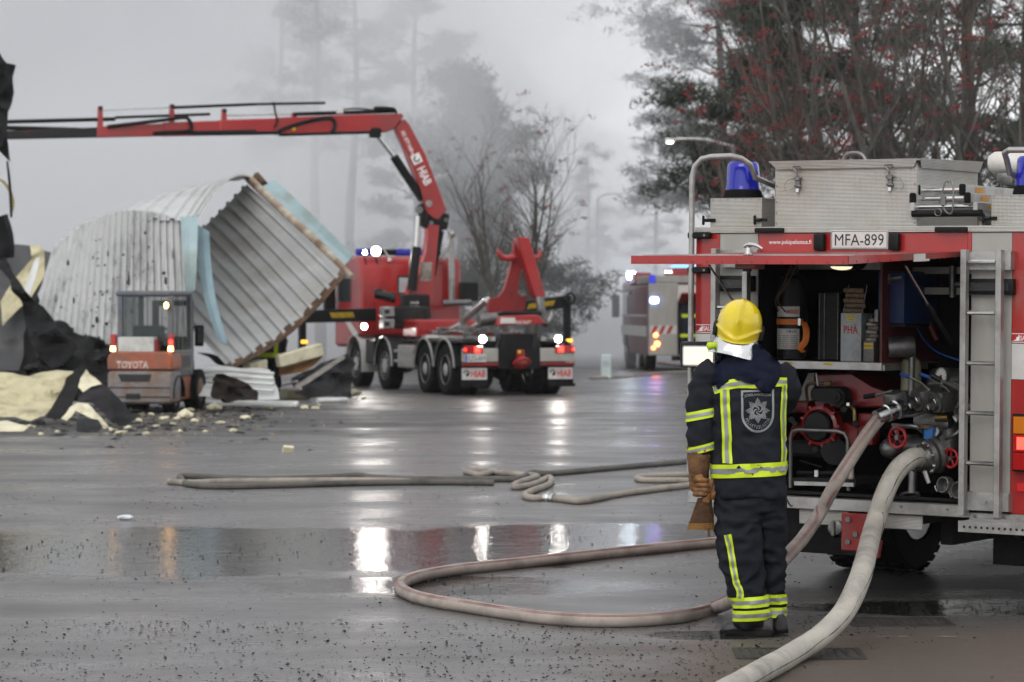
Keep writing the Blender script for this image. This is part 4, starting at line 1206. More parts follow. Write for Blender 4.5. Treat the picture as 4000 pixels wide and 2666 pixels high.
def proj(bv, x, z, off):
    h = bv.ray_cast(V((x, -2, z)), V((0, 1, 0)))
    if h[0] is None:
        return None
    n_ = h[1]
    if n_.y > 0: n_ = -n_
    return h[0] + n_ * off
def strip(name, pts, wd, mat, bv, off, parent, nw=3, closed_ends=True):
    """ribbon of width wd lying on the back of a garment along pts (x, z)"""
    d2 = dense([V((p[0], 0, p[1])) for p in pts], 8)
    rows = []
    for i, p in enumerate(d2):
        t = (d2[min(i + 1, len(d2) - 1)] - d2[max(0, i - 1)]).normalized()
        s_ = V((t.z, 0, -t.x))
        r = [proj(bv, (p + s_ * wd * (k / nw - .5)).x, (p + s_ * wd * (k / nw - .5)).z, off) for k in range(nw + 1)]
        if all(x is not None for x in r):
            rows.append(r)
    b = B(); b.grid(rows)
    return b.obj(name, mat, parent, smooth=60)
def band_strip(pts, wd, bv):
    o = strip('reflective_band', pts, wd, HIVIS, bv, .006, man)
    strip('silver_strip', pts, wd * .38, SILV, bv, .0078, o)
def ring(name, c_, ax, w0, w1, mat, bv, off, parent, a0=0, a1=2 * math.pi, n=40, cap=9.0):
    ax = V(ax).normalized()
    qm = ax.to_track_quat('Z', 'Y').to_matrix()
    rows = []
    for ww in (w0, (w0 + w1) / 2, w1):
        r = []
        for k in range(n + 1):
            t = a0 + (a1 - a0) * k / n
            d = qm @ V((math.cos(t), math.sin(t), 0))
            h = bv.ray_cast(V(c_) + ax * ww, d)
            o_ = V(c_) + ax * ww
            r.append((h[0] if h[0] is not None and h[3] < cap else o_ + d * (cap - .02)) + d * off)
        rows.append(r)
    b = B(); b.grid(rows)
    return b.obj(name, mat, parent, smooth=60)
def band_ring(c_, ax, wd, bv, cap=9.0):
    o = ring('reflective_band', c_, ax, -wd / 2, wd / 2, HIVIS, bv, .008, man, cap=cap)
    ring('silver_strip', c_, ax, -wd * .19, wd * .19, SILV, bv, .0098, o, cap=cap)
band_ring((fx(2922), .01, fz(1833)), (-.045, 0, 1), .076, jb)                       # waist
band_strip([(fx(2826), fz(1520)), (fx(2829), fz(1600)), (fx(2834), fz(1700)), (fx(2836), fz(1806))], .049, jb)
band_strip([(fx(3058), fz(1505)), (fx(3054), fz(1560)), (fx(3050), fz(1625)), (fx(3055), fz(1690)), (fx(3056), fz(1750)), (fx(3052), fz(1800))], .036, jb)
band_strip([(fx(2785), fz(1523)), (fx(2830), fz(1506)), (fx(2880), fz(1497)), (fx(2940), fz(1497)), (fx(3000), fz(1492)), (fx(3070), fz(1492))], .05, jb)
band_ring(fp(2740, 1618, -.003), (-.20, 0, 1), .050, jb, .10)                            # sleeve
band_ring(fp(2734, 1752, -.026), (-.25, 0, 1), .042, jb, .09)
for vv in (2347, 2398):                                                             # trouser legs
    band_ring((fx(2922 + (vv - 2347) * .25), -.02, fz(vv)), (-.06, 0, 1), .060, tb, .125)
    band_ring((fx(3023), .14, fz(vv)), (0, 0, 1), .056, tb, .105)
band_strip([(fx(2836), fz(2082)), (fx(2848), fz(2140)), (fx(2856), fz(2190)), (fx(2868), fz(2260)), (fx(2884), fz(2300)), (fx(2884), fz(2335))], .036, tb)
ring('trouser_hem', (fx(2937), -.02, fz(2432)), (0, 0, 1), -.018, .012, BLACK, tb, .004, man, cap=.125)
# emblem on the back, laid on the cloth
EMB = M('emblem_grey', (.23, .235, .24), .6, var=.08, scale=20)
ecx, ecz = fx(2951), fz(1601)
def lay(me, off):
    """drop a flat mesh (x, y = across, up) on the back of the jacket; faces that miss are left"""
    for v in me.vertices:
        h = proj(jb, ecx + v.co.x + .02 * v.co.y * 0, ecz + v.co.y, off)
        v.co = h if h is not None else V((ecx + v.co.x, -.15, ecz + v.co.y))
    return me
def flat_mesh(polys):
    bm_ = bmesh.new()
    for p_ in polys:
        bm_.faces.new([bm_.verts.new((x, y, 0)) for x, y in p_])
    bmesh.ops.triangulate(bm_, faces=bm_.faces)
    bmesh.ops.subdivide_edges(bm_, edges=[e for e in bm_.edges if e.calc_length() > .02], cuts=2)
    me = bpy.data.meshes.new('emb'); bm_.to_mesh(me); bm_.free()
    return me
sw, top, mid = .092, .116, -.022
out_, in_ = [], []
def shield(k):
    pts = [(-sw + k, top - k - .004), (-sw * .5, top - k - .002), (0, top - k), (sw * .5, top - k + .004), (sw - k, top - k + .008), (sw - k, mid)]
    for i in range(1, 16):
        t = math.pi * i / 16
        pts.append(((sw - k) * math.cos(t), mid - (sw * 1.08 - k) * math.sin(t)))
    pts.append((-sw + k, mid))
    return pts
so, si = shield(0), shield(.012)
em = mesh_obj('back_emblem', lay(flat_mesh([(so[i], so[(i + 1) % len(so)], si[(i + 1) % len(si)], si[i]) for i in range(len(so))]), .004), EMB, man, 60)
polys = []
for k in range(48):
    t = 2 * math.pi * k / 48 + .01
    L_ = .066 if k % 6 == 0 else (.058 if k % 6 in (1, 5) else (.050 if k % 6 in (2, 4) else .043))
    w2 = .0023
    a_, s_ = V((math.cos(t), math.sin(t))), V((-math.sin(t), math.cos(t)))
    p0, p1 = a_ * .027, a_ * L_
    polys.append([tuple(p0 - s_ * w2 * .7), tuple(p1 - s_ * w2), tuple(p1 + a_ * .004), tuple(p1 + s_ * w2), tuple(p0 + s_ * w2 * .7)])
mesh_obj('emblem_star', lay(flat_mesh(polys), .0045), EMB, em, 0)
polys = []
for k in range(4):
    pts = []
    for i in range(9):
        t = i / 8; a_ = k * math.pi / 2 + t * 1.9; r_ = .003 + .024 * t
        pts.append((math.cos(a_) * r_, math.sin(a_) * r_))
    for i in range(8, -1, -1):
        t = i / 8; a_ = k * math.pi / 2 + t * 1.9 + .35 + .75 * math.sin(t * math.pi) * .5; r_ = .003 + .024 * t
        pts.append((math.cos(a_) * r_, math.sin(a_) * r_))
    for i in range(8):
        polys.append([pts[i], pts[i + 1], pts[16 - i], pts[17 - i]])
mesh_obj('emblem_swirl', lay(flat_mesh(polys), .0045), EMB, em, 0)
me = text_mesh('JOKILAAKSOJEN', .019, width=.148, bold=.005)
for v in me.vertices: v.co.y += .086 - (v.co.x / .08) ** 2 * .006 + v.co.x * .03
mesh_obj('emblem_text', lay(me, .0045), EMB, em, 0)
word = 'PELASTUSLAITOS'
allv, allf = [], []
for i, ch in enumerate(word):
    me = text_mesh(ch, .018, width=.0085 if ch not in 'IL' else (.003 if ch == 'I' else .007), bold=.005)
    t = math.pi + .28 + (math.pi - .56) * (i + .5) / len(word)
    a_, s_ = V((math.cos(t), math.sin(t))), V((-math.sin(t), math.cos(t)))
    base = len(allv)
    for v in me.vertices:
        p_ = a_ * (.067 - v.co.y) + s_ * v.co.x
        allv.append((p_.x, p_.y + mid - .002, 0))
    allf += [tuple(base + j for j in f.vertices) for f in me.polygons]
    bpy.data.meshes.remove(me)
me = bpy.data.meshes.new('emblem_text'); me.from_pydata(allv, [], allf)
mesh_obj('emblem_text', lay(me, .0045), EMB, em, 0)
# hood lying on the shoulders
poly = [(2812, 1372), (2800, 1400), (2785, 1450), (2776, 1508), (2806, 1522), (2830, 1496), (2855, 1480), (2895, 1480), (2938, 1503), (2972, 1530), (2990, 1534), (3008, 1522), (3030, 1488), (3045, 1455), (3040, 1415), (3022, 1396), (2985, 1380), (2970, 1350), (2830, 1350)]
bm_ = bmesh.new()
bm_.faces.new([bm_.verts.new((fx(u), 0, fz(v))) for u, v in poly])
bmesh.ops.triangulate(bm_, faces=bm_.faces)
for _ in range(5):
    bmesh.ops.subdivide_edges(bm_, edges=[e for e in bm_.edges if e.calc_length() > .016], cuts=1)
    bmesh.ops.triangulate(bm_, faces=bm_.faces)
for v in bm_.verts:
    x, z = v.co.x, v.co.z
    pu, pv = x * SPX + FU, 2479 - z * SPX
    edge = min(((pu - a_[0]) ** 2 + (pv - a_[1]) ** 2) ** .5 for a_ in poly)
    puff = .010 + .020 * max(0, 1 - ((pu - 2945) / 75) ** 2) * max(0, min(1, (pv - 1385) / 60)) * min(1, edge / 25)
    puff += .008 * noise.noise(V((x * 16, 3, z * 22)))
    h = proj(jb, x, z, puff)
    v.co = h if h is not None else V((x, -.05 - puff, z))
bmesh.ops.solidify(bm_, geom=list(bm_.faces), thickness=.008)
me = bpy.data.meshes.new('hood'); bm_.to_mesh(me); bm_.free()
mesh_obj('hood', me, HOODC, man, 70)
b = B(); loft(b, [((fx(2890), .02, fz(1420)), .115, .105), ((fx(2885), .02, fz(1385)), .10, .10), ((fx(2884), .03, fz(1345)), .085, .09)])
mesh_obj('balaclava', remeshed(b, .012, 3, .006, (14, 14, 14), 6), HOODC, man, 70)
# helmet
YEL = M('helmet_yellow', (.66, .50, .004), .2, var=.05, scale=5, coat=.6, dirt=(.30, .22, .03), dirt_amt=.12)
HC = V((fx(2892), .045, fz(1266)))
HR_ = Euler((rad(-4), rad(9), rad(-9))).to_matrix().to_4x4()
HM = Matrix.Translation(HC) @ HR_
nth, nph = 44, 72
rows = []
for i in range(nth + 1):
    r = []
    for k in range(nph):
        ph = 2 * math.pi * k / nph
        back = max(0, -math.sin(ph)); side = abs(math.cos(ph))
        skirt = .045 + .075 * back ** .7
        t = i / nth
        c1_, s1_ = math.cos(ph), math.sin(ph)
        if t < .68:                                  # dome
            th = max(.02, math.pi / 2 * t / .68)
            p = V((.126 * math.sin(th) * c1_, .152 * math.sin(th) * s1_, .142 * math.cos(th)))
            n_ = V((p.x / .126 ** 2, p.y / .152 ** 2, p.z / .142 ** 2)).normalized()
            q_ = 0.0
        else:                                        # skirt below the widest line, drawn in a little
            q_ = (t - .68) / .32
            f_ = 1 - .13 * q_ ** 1.6
            p = V((.126 * f_ * c1_, .152 * f_ * s1_, -skirt * q_))
            n_ = V((c1_, s1_, -.1)).normalized()
        rdg = math.exp(-(p.x / .017) ** 2) * .021 * (1 if q_ == 0 else max(0, 1 - q_ * 1.25)) * min(1, (t / .4) ** 1.3)
        line = .80 - .50 * side ** 1.5                # raised moulding: low at the back, climbing to the sides
        seam = .006 * math.exp(-((q_ - line) / .09) ** 2) + (.005 if q_ > line else 0)
        if q_ > .93: seam += .004
        r.append(p + n_ * (rdg + seam))
    rows.append(r)
b = B(); b.grid(rows, closed=True)
b.bm.faces.new(list(b.bm.verts)[:nph]); b.xf(HM)
hel = b.obj('helmet', YEL, man, smooth=50)
for s, zc, yc in ((-1, -.045, -.01), (1, -.035, .02)):
    b = B(); b.box((s * .128, yc, zc), (.022, .05, .085), rot=Euler((0, 0, s * .2)), bev=.010, seg=2); b.box((s * .138, yc, zc + .01), (.012, .03, .045), bev=.004); b.xf(HM); b.obj('visor_pivot', BLACK, hel)
LIME = M('torch_lime', (.50, .66, .03), .4, var=.08)
b = B(); b.lathe([(.0, -.02), (.012, -.018), (.021, -.012), (.023, .0), (.020, .015), (.019, .05), (.016, .055)], (fx(2773), -.02, fz(1352)), axis=(1, .25, .12), n=14)
to = b.obj('helmet_torch', LIME, hel)
b = B(); b.box((fx(2823), .01, fz(1345)), (.03, .05, .035), rot=Euler((0, .2, .2)), bev=.008); b.obj('torch_clip', BLACK, to)
# silver neck curtain hanging from the helmet
rows = []
for i in range(11):
    t = i / 10
    r = []
    for k in range(49):
        ph = rad(-182 + 184 * k / 48)
        fold = .010 * math.sin(ph * 6 + 1.2) * t + .012 * noise.noise(V((ph * 2.2, t * 2.0, 5)))* t
        rx, ry = .116 + .030 * t + fold, .130 + .040 * t + fold
        z = -.105 - t * (.088 + .012 * math.sin(ph * 2 + 2.2)) + .022 * (1 - max(0, -math.sin(ph)))
        r.append((rx * math.cos(ph), ry * math.sin(ph), z))
    rows.append(r)
b = B(); b.grid(rows, thick=.003); b.xf(Matrix.Translation(HC) @ Euler((rad(-2), rad(9), rad(-9))).to_matrix().to_4x4())
b.obj('neck_curtain', M('aluminised_cloth', (.72, .72, .72), .27, metal=.95, var=.06, scale=10, bump=.25, bscale=25), hel, smooth=40)
# boots
def boot(c_, yaw, ln=.29):
    b = B()
    rows = [(-.5, .040, .10), (-.42, .048, .115), (-.25, .046, .125), (0, .042, .10), (.22, .048, .082), (.38, .050, .075), (.46, .040, .06), (.5, .02, .04)]
    rr = []
    for t, hw_, h_ in rows:
        rr.append([(math.cos(a_) * hw_ * (1 if math.sin(a_) < 0 else .85), t * ln, .012 + (h_ - .012) * (.5 + .5 * math.sin(a_))) for a_ in [2 * math.pi * k / 16 for k in range(16)]])
    b.grid(rr, closed=True)
    vs_ = list(b.bm.verts); b.bm.faces.new(vs_[:16]); b.bm.faces.new(vs_[-16:])
    b.tube([(0, -ln * .20, .07), (0, -ln * .20, .17)], .046, 14)
    mt = Matrix.Translation(c_) @ Matrix.Rotation(yaw, 4, 'Z')
    b.xf(mt); o = b.obj('boot', BOOT, man, smooth=60)
    b = B(); b.prism([(-.042, -ln * .5, 0), (.042, -ln * .5, 0), (.046, -ln * .1, 0), (.052, ln * .36, 0), (.03, ln * .51, 0), (-.03, ln * .51, 0), (-.052, ln * .36, 0), (-.046, -ln * .1, 0)], (0, 0, .028), bev=.004)
    b.xf(mt); b.obj('boot_sole', RUBBER, o)
boot(V((fx(2915), -.03, 0)), rad(78))
boot(V((fx(3022), .17, 0)), rad(20))
# worn gauntlet on the hanging hand: cuff, palm, four fingers and a thumb closed on the second glove
b = B()
cuff = [(fp(2728, 1866, -.03), .043, .043), (fp(2728, 1845, -.03), .057, .054), (fp(2729, 1800, -.03), .065, .061), (fp(2730, 1760, -.03), .070, .066)]
loft(b, cuff, 24, cap=False, e=2)
b.grid([[p_ for p_ in r_] for r_ in []]) if False else None
cu = b.obj('gauntlet_cuff', LEATH, man, smooth=60)
b = B(); loft(b, [(fp(2730, 1768, -.03), .0705, .0665), (fp(2730.5, 1750, -.03), .0725, .068), (fp(2730.5, 1744, -.03), .073, .0685)], 24, cap=False, e=2)
bmesh.ops.solidify(b.bm, geom=list(b.bm.faces), thickness=.004); b.obj('cuff_trim', LTRIM, cu, smooth=60)
b = B(); b.box(fp(2748, 1756, -.098), (.02, .012, .03), bev=.004); b.obj('cuff_tab', LTRIM, cu)
b = B()
b.tube([fp(2725, 1852, -.03), fp(2718, 1890, -.035), fp(2735, 1918, -.04)], [.040, .042, .036], 14, 3)
b.ico(fp(2730, 1895, -.04), .045, 2, (.9, .75, 1.1))
for (u, v, du) in ((2735, 1872, 0), (2739, 1893, 2), (2740, 1912, 2), (2736, 1928, -2)):          # curled fingers across the front
    b.tube([fp(u - 28, v + 2, -.055), fp(u - 8, v, -.088), fp(u + 14 + du, v + 1, -.092), fp(u + 24 + du, v + 6, -.070)], [.0125, .0135, .013, .011], 10, 3)
b.tube([fp(2712, 1880, -.07), fp(2722, 1862, -.085), fp(2740, 1856, -.085)], [.014, .0145, .012], 10, 3)  # thumb
mesh_obj('glove_hand', remeshed(b, .0045, 2, .0025, (30, 30, 45), 8), LGOLD, man, 70)
b = B()
for k in range(5):
    b.torus(fp(2716, 1856 + k * 7, -.033), (.15, 0, 1), .041, .003, 18, 5)
b.obj('wrist_gathers', LGOLD, man)
g2 = thing('leather_glove', 'empty brown leather gauntlet held upside down in the fireman\'s fist', 'glove', man.location + fp(2745, 2060, -.05))
b = B()
def gp(u, v, y): return fp(u, v, y) - fp(2745, 2060, -.05)
b.tube([gp(2752, 1960, -.05), gp(2758, 1930, -.05), gp(2768, 1900, -.045)], [.040, .038, .036], 12, 3, flat=.7)
for (u0, v0, u1, v1, r_) in ((2750, 1910, 2733, 1868, .0125), (2762, 1905, 2758, 1868, .013), (2772, 1908, 2780, 1872, .0125), (2782, 1915, 2797, 1893, .0115), (2780, 1935, 2790, 1915, .012)):
    b.tube([gp(u0, v0 + 12, -.05), gp((u0 + u1) / 2, (v0 + v1) / 2, -.062), gp(u1, v1, -.055)], [.015, r_ * 1.15, r_], 10, 3)
mesh_obj('glove_fingers', remeshed(b, .0045, 2, .002, (30, 30, 30), 9), LGOLD, g2, 70)
b = B(); loft(b, [(gp(2750, 1945, -.05), .038, .030), (gp(2746, 1970, -.05), .048, .034), (gp(2742, 2010, -.05), .062, .038), (gp(2738, 2046, -.05), .072, .042)], 24, cap=False, e=2)
bmesh.ops.solidify(b.bm, geom=list(b.bm.faces), thickness=.003); b.jitter(.006, 18); b.obj('glove_cuff', LEATH, g2, smooth=60)
b = B(); loft(b, [(gp(2738, 2040, -.05), .0715, .0425), (gp(2736, 2066, -.05), .076, .045)], 24, cap=False, e=2)
bmesh.ops.solidify(b.bm, geom=list(b.bm.faces), thickness=.004); b.jitter(.006, 18); b.obj('cuff_trim', LTRIM, g2, smooth=60)
b = B(); b.tube([gp(2764, 2060, -.09), gp(2765, 2092, -.09)], [.006, .009], 6); b.obj('glove_toggle', LEATH, g2)
b = B(); b.tube([fp(3068, 1942, -.05), fp(3074, 1958, -.06), fp(3086, 1975, -.06), fp(3092, 1972, -.06)], .006, 6, 3, flat=.4); b.obj('waist_strap', BLACK, man)
# ---------------------------------------------------------------- hook-lift crane truck
C = Frame((2025 - 2000) / F * 58.0, 58.0, -rad(20))
ct = thing('crane_truck', 'red hook-lift truck with long folding crane boom raised over the wreckage', 'truck', (C.X0, C.D0, 0), (0, 0, rad(20)))
CRED = M('crane_red', (.32, .012, .012), .32, var=.08, scale=1.5, coat=.4, dirt=(.16, .03, .025), dirt_amt=.25)
CREDD = M('crane_red_worn', (.24, .011, .011), .5, var=.15, scale=2, dirt=(.06, .015, .015), dirt_amt=.4)
HAZ = M('hazard_yellow', (.62, .40, .01), .5)
def cp(b, name, mat, parent=ct, **k): return b.obj(name, mat, parent, **k)
# chassis, axles and wheels
b = B(); b.bb((-.45, .1, .72), (-.33, 9.0, 1.02)); b.bb((.33, .1, .72), (.45, 9.0, 1.02)); b.bb((-.4, .4, .80), (.4, .6, .95)); b.bb((-.4, 4, .78), (.4, 4.3, .95)); cp(b, 'chassis', DARK)
AX = [1.1, 2.45, 5.35, 7.55]
for i, y in enumerate(AX):
    b = B(); b.cyl((-1.05, y, .52), (1.05, y, .52), .08); b.ico((0, y, .52), .22, 2); cp(b, 'axle', DARK)
    for s in (-1, 1):
        if i < 2:
            wheels(ct, s * 1.08, y, .525, .30, hub=M('hub_grey', (.42, .42, .41), .45, metal=.3), sgn=s, deep=.16)
            wheels(ct, s * .74, y, .525, .30, sgn=-s)
        else:
            wheels(ct, s * 1.06, y, .525, .32, hub=M('hub_grey', (.42, .42, .41), .45, metal=.3), sgn=s, deep=.02)
# mudguards: arches over each wheel
def arch(y, x0, x1, r, mat, a0=-10, a1=190, edge=None):
    b = B()
    rows = []
    for k in range(17):
        t = rad(a0 + (a1 - a0) * k / 16)
        rows.append([(x0, y + math.cos(t) * r, .525 + math.sin(t) * r), (x1, y + math.cos(t) * r, .525 + math.sin(t) * r)])
    b.grid(rows, thick=.02)
    o = cp(b, 'mudguard', mat)
    if edge:
        b = B(); xo = x0 if abs(x0) > abs(x1) else x1
        b.tube([(xo, y + math.cos(rad(a0 + (a1 - a0) * k / 16)) * r, .525 + math.sin(rad(a0 + (a1 - a0) * k / 16)) * r) for k in range(17)], .022, 6); b.obj('guard_edge', edge, o)
for s in (-1, 1):
    for y in AX[:2]:
        arch(y, s * .60, s * 1.245, .64, BLACK, 5, 175, ALU)
    arch(AX[2], s * .85, s * 1.24, .64, BLACK, 0, 180, ALU)
    arch(AX[3], s * .85, s * 1.25, .66, WHITE, -25, 195, WHITE)
    b = B(); b.bb((s * .95, AX[2] + .75, .55), (s * 1.22, AX[3] - .78, 1.1), bev=.03); cp(b, 'fuel_tank', BLACK)
    b = B(); b.bb((s * .9, 3.3, .50), (s * 1.20, 4.45, 1.0), bev=.03); cp(b, 'side_tank', ALU if s < 0 else DARK)
    b = B(); b.bb((s * 1.19, 3.25, .62), (s * 1.23, 4.6, .68)); b.bb((s * 1.19, 3.25, .84), (s * 1.23, 4.6, .90)); cp(b, 'side_guard', ALU)
    b = B(); b.bb((s * .52, .2, 1.08), (s * 1.18, 4.2, 1.12)); cp(b, 'deck_plate', DARK)
    b = B(); b.bb((s * .50, .0, 1.13), (s * .60, 5.0, 1.22)); cp(b, 'deck_rail', ALU)
# rear: black centre, light boards, mud flaps, plates, coupling
b = B(); b.prism([(-.48, -.02, .55), (-.52, -.02, .95), (-.40, -.02, 1.28), (.40, -.02, 1.28), (.52, -.02, .95), (.48, -.02, .55)], (0, .35, 0), bev=.02); cp(b, 'rear_frame', BLACK)
for s in (-1, 1):
    b = B(); b.bb((s * .30, -.05, .97), (s * .40, -.02, 1.28)); cp(b, 'frame_plate', DARK)
for s in (-1, 1):
    x0, x1 = (-1.235, -.45) if s < 0 else (.47, 1.235)
    b = B(); b.bb((x0, -.03, .70), (x1, .02, .98), bev=.01); lb = cp(b, 'light_board', ALUP)
    b = B(); b.bb((x0, -.045, .62), (x1, .0, .68), bev=.008); b.obj('red_strip', CREDD, lb)
    tx0 = x0 + .02 if s < 0 else x1 - .44
    b = B(); b.bb((tx0, -.06, .88), (tx0 + .42, -.031, 1.03), bev=.01); tl = cp(b, 'tail_lamp', RED_LENS)
    b = B(); b.bb((tx0 + (.24 if s < 0 else .06), -.066, .90), (tx0 + (.36 if s < 0 else .18), -.061, 1.01)); b.obj('lit_bulb', RED_LIT, tl, smooth=0)
    b = B(); b.bb((tx0 + (.02 if s < 0 else .37), -.066, .93), (tx0 + (.06 if s < 0 else .41), -.061, .98)); b.obj('lit_bulb', RED_LIT, tl, smooth=0)
    fx0 = x0 + .0 if s < 0 else x1 - .58
    b = B(); b.bb((fx0, .05, .18), (fx0 + .58, .07, .62)); cp(b, 'mud_flap', RUBBER, smooth=0)
    b = B(); b.bb((fx0 + .02, .035, .34), (fx0 + .56, .048, .58)); sg = cp(b, 'flap_sign', WHITE, smooth=0)
    text_obj('sign_text', 'HIAB', .15, RINK, sg, face_mtx((fx0 + .37, .030, .46), (1, 0, 0), (0, 0, 1)), width=.32, bold=.03)
    b = B(); b.torus((fx0 + .11, .032, .47), (0, 1, 0), .055, .016, 14, 5, 0, 4.4); b.box((fx0 + .13, .032, .44), (.05, .01, .07)); b.obj('sign_mark', INK, sg)
    wx = -.80 if s < 0 else .86
    b = B(); b.lathe([(.0, .05), (.06, .045), (.075, 0), (.07, -.01)], (wx, -.04, 1.17), axis=(0, 1, 0), n=16); wl_ = cp(b, 'work_lamp', BLACK)
    b = B(); b.lathe([(.068, 0), (.05, .01), (.0, .013)], (wx, -.052, 1.17), axis=(0, -1, 0), n=16); b.obj('lamp_glass', WHITE_LIT, wl_)
    b = B(); b.bb((wx - .02, -.03, .98), (wx + .02, .0, 1.12)); b.obj('lamp_bracket', DARK, wl_)
b = B(); b.bb((-1.19, -.066, .70), (-.73, -.050, .86), bev=.004); npl = cp(b, 'number_plate', WHITE)
text_obj('plate_number', 'EZG-859', .10, INK, npl, face_mtx((-.93, -.070, .78), (1, 0, 0), (0, 0, 1)), width=.36)
b = B(); b.bb((-1.18, -.069, .71), (-1.14, -.0665, .85)); b.obj('plate_band', M('eu_blue', (.02, .05, .4), .4), npl, smooth=0)
b = B(); b.box((.0, -.12, .80), (.12, .2, .3), bev=.02); b.torus((.0, -.2, .68), (0, .7, 1), .16, .035, 18, 6); b.box((0, -.18, .68), (.30, .12, .10), bev=.03); cp(b, 'tow_coupling', CRED)
b = B(); b.ico((-.06, -.22, .90), .045, 1); cp(b, 'coupling_lamp', HAZ)
# hook-lift arm
def cq(u, v, y): return C(u, v, y)
b = B()
outer = [(1905, 1165), (1905, 1180), (1950, 1160), (1975, 1130), (2000, 1060), (2020, 985), (2012, 935), (2022, 928), (2060, 928), (2066, 945), (2045, 1010), (2030, 1080), (2020, 1140), (2035, 1160), (2062, 1152), (2050, 1215), (1975, 1235), (1900, 1215)]
poly = [(1912, 1168), (1950, 1160), (1972, 1130), (1994, 1050), (2014, 940), (2024, 928), (2062, 928), (2068, 940), (2048, 1010), (2030, 1080), (2022, 1140), (2034, 1158), (2060, 1155), (2046, 1225), (1980, 1238), (1905, 1222)]
b.prism([cq(u, v, 1.2) for u, v in poly], (0, .14, 0)); b2 = cp(b, 'hook_tower', CREDD)
b = B(); b.prism([cq(u, v, .95) for u, v in ((2024, 928), (2068, 928), (2132, 1160), (2100, 1172), (2088, 1155), (2038, 990))], (0, .30, 0), bev=.015); cp(b, 'hook_arm', CRED)
for (u0, s) in ((2010, -1), (2075, 1)):
    b = B()
    w0 = 62 if s < 0 else 34
    b.tube([cq(u0, 1005, 1.15), cq(u0 + s * w0 * .5, 1010, 1.15), cq(u0 + s * w0 * .85, 1002, 1.15), cq(u0 + s * w0, 985, 1.15), cq(u0 + s * w0 * .98, 978, 1.15)], [.07, .07, .06, .05, .045], 8, 3); cp(b, 'side_hook', CRED)
b = B(); b.tube([cq(2108, 1165, .9), cq(2112, 1200, .85), cq(2120, 1240, .85), cq(2135, 1262, .85), cq(2152, 1240, .85), cq(2155, 1220, .85)], [.10, .09, .09, .09, .08, .05], 10, 3); cp(b, 'lift_hook', CAST)
b = B(); b.prism([cq(u, v, .05) for u, v in ((1962, 1235), (2105, 1230), (2135, 1266), (1948, 1274))], (0, .3, 0), bev=.02); bb_ = cp(b, 'rear_beam', CRED)
o = cq(1984, 1253, .04); b = B(); b.box(o, (.32, .01, .12)); b.obj('beam_sticker', WHITE, bb_, smooth=0)
o = cq(2045, 1260, .045); text_obj('beam_text', 'MULTILIFT', .07, WINK, bb_, face_mtx(o, (1, 0, 0), (0, 0, 1)), width=.35)
b = B(); b.box(cq(2030, 1225, .5), (.9, .35, .10), bev=.04); cp(b, 'beam_pad', BLACK)
b = B(); b.cyl((-.2, 3.9, 1.25), cq(1905, 1172, 1.3), .07, n=12); cyl_ = cp(b, 'lift_cylinder', STEEL)
b = B(); b.cyl((-.2, 4.4, 1.18), (-.21, 2.9, 1.42), .10, n=12); b.obj('cylinder_sleeve', ALU, cyl_)
b = B(); b.cyl((.2, 4.2, 1.2), cq(1975, 1210, 1.4), .08, n=12); cp(b, 'lift_cylinder', ALU)
b = B(); b.bb((-.45, 1.0, 1.13), (-.25, 5.0, 1.30), bev=.02); b.bb((.25, 1.0, 1.13), (.45, 5.0, 1.30), bev=.02); cp(b, 'lift_frame', CREDD)
b = B(); b.bb((-.7, 4.6, 1.15), (.7, 5.6, 1.55), bev=.04); cp(b, 'lift_base', CRED)
b = B(); b.cyl(cq(1870, 1252, .6), cq(1940, 1245, .6), .13, n=14); cp(b, 'lock_roller', CAST)
rr = random.Random(3)
b = B()
for k in range(16):
    y = .8 + k * .22; x = -.75 + rr.random() * .9; b.box((x, y, 1.24 + rr.random() * .1), (.1 + rr.random() * .2, .1 + rr.random() * .2, .06 + rr.random() * .12), rot=Euler((0, 0, rr.random())), bev=.01)
b.tube([(-.8, .6, 1.26), (-.7, 2.0, 1.32), (-.55, 3.2, 1.26), (-.4, 4.6, 1.3)], .03, 6, 4); b.tube([(.1, .5, 1.26), (-.2, 1.8, 1.30), (-.1, 3.0, 1.26), (.1, 4.4, 1.3)], .025, 6, 4)
cp(b, 'hydraulic_fittings', CAST)['kind'] = 'stuff'
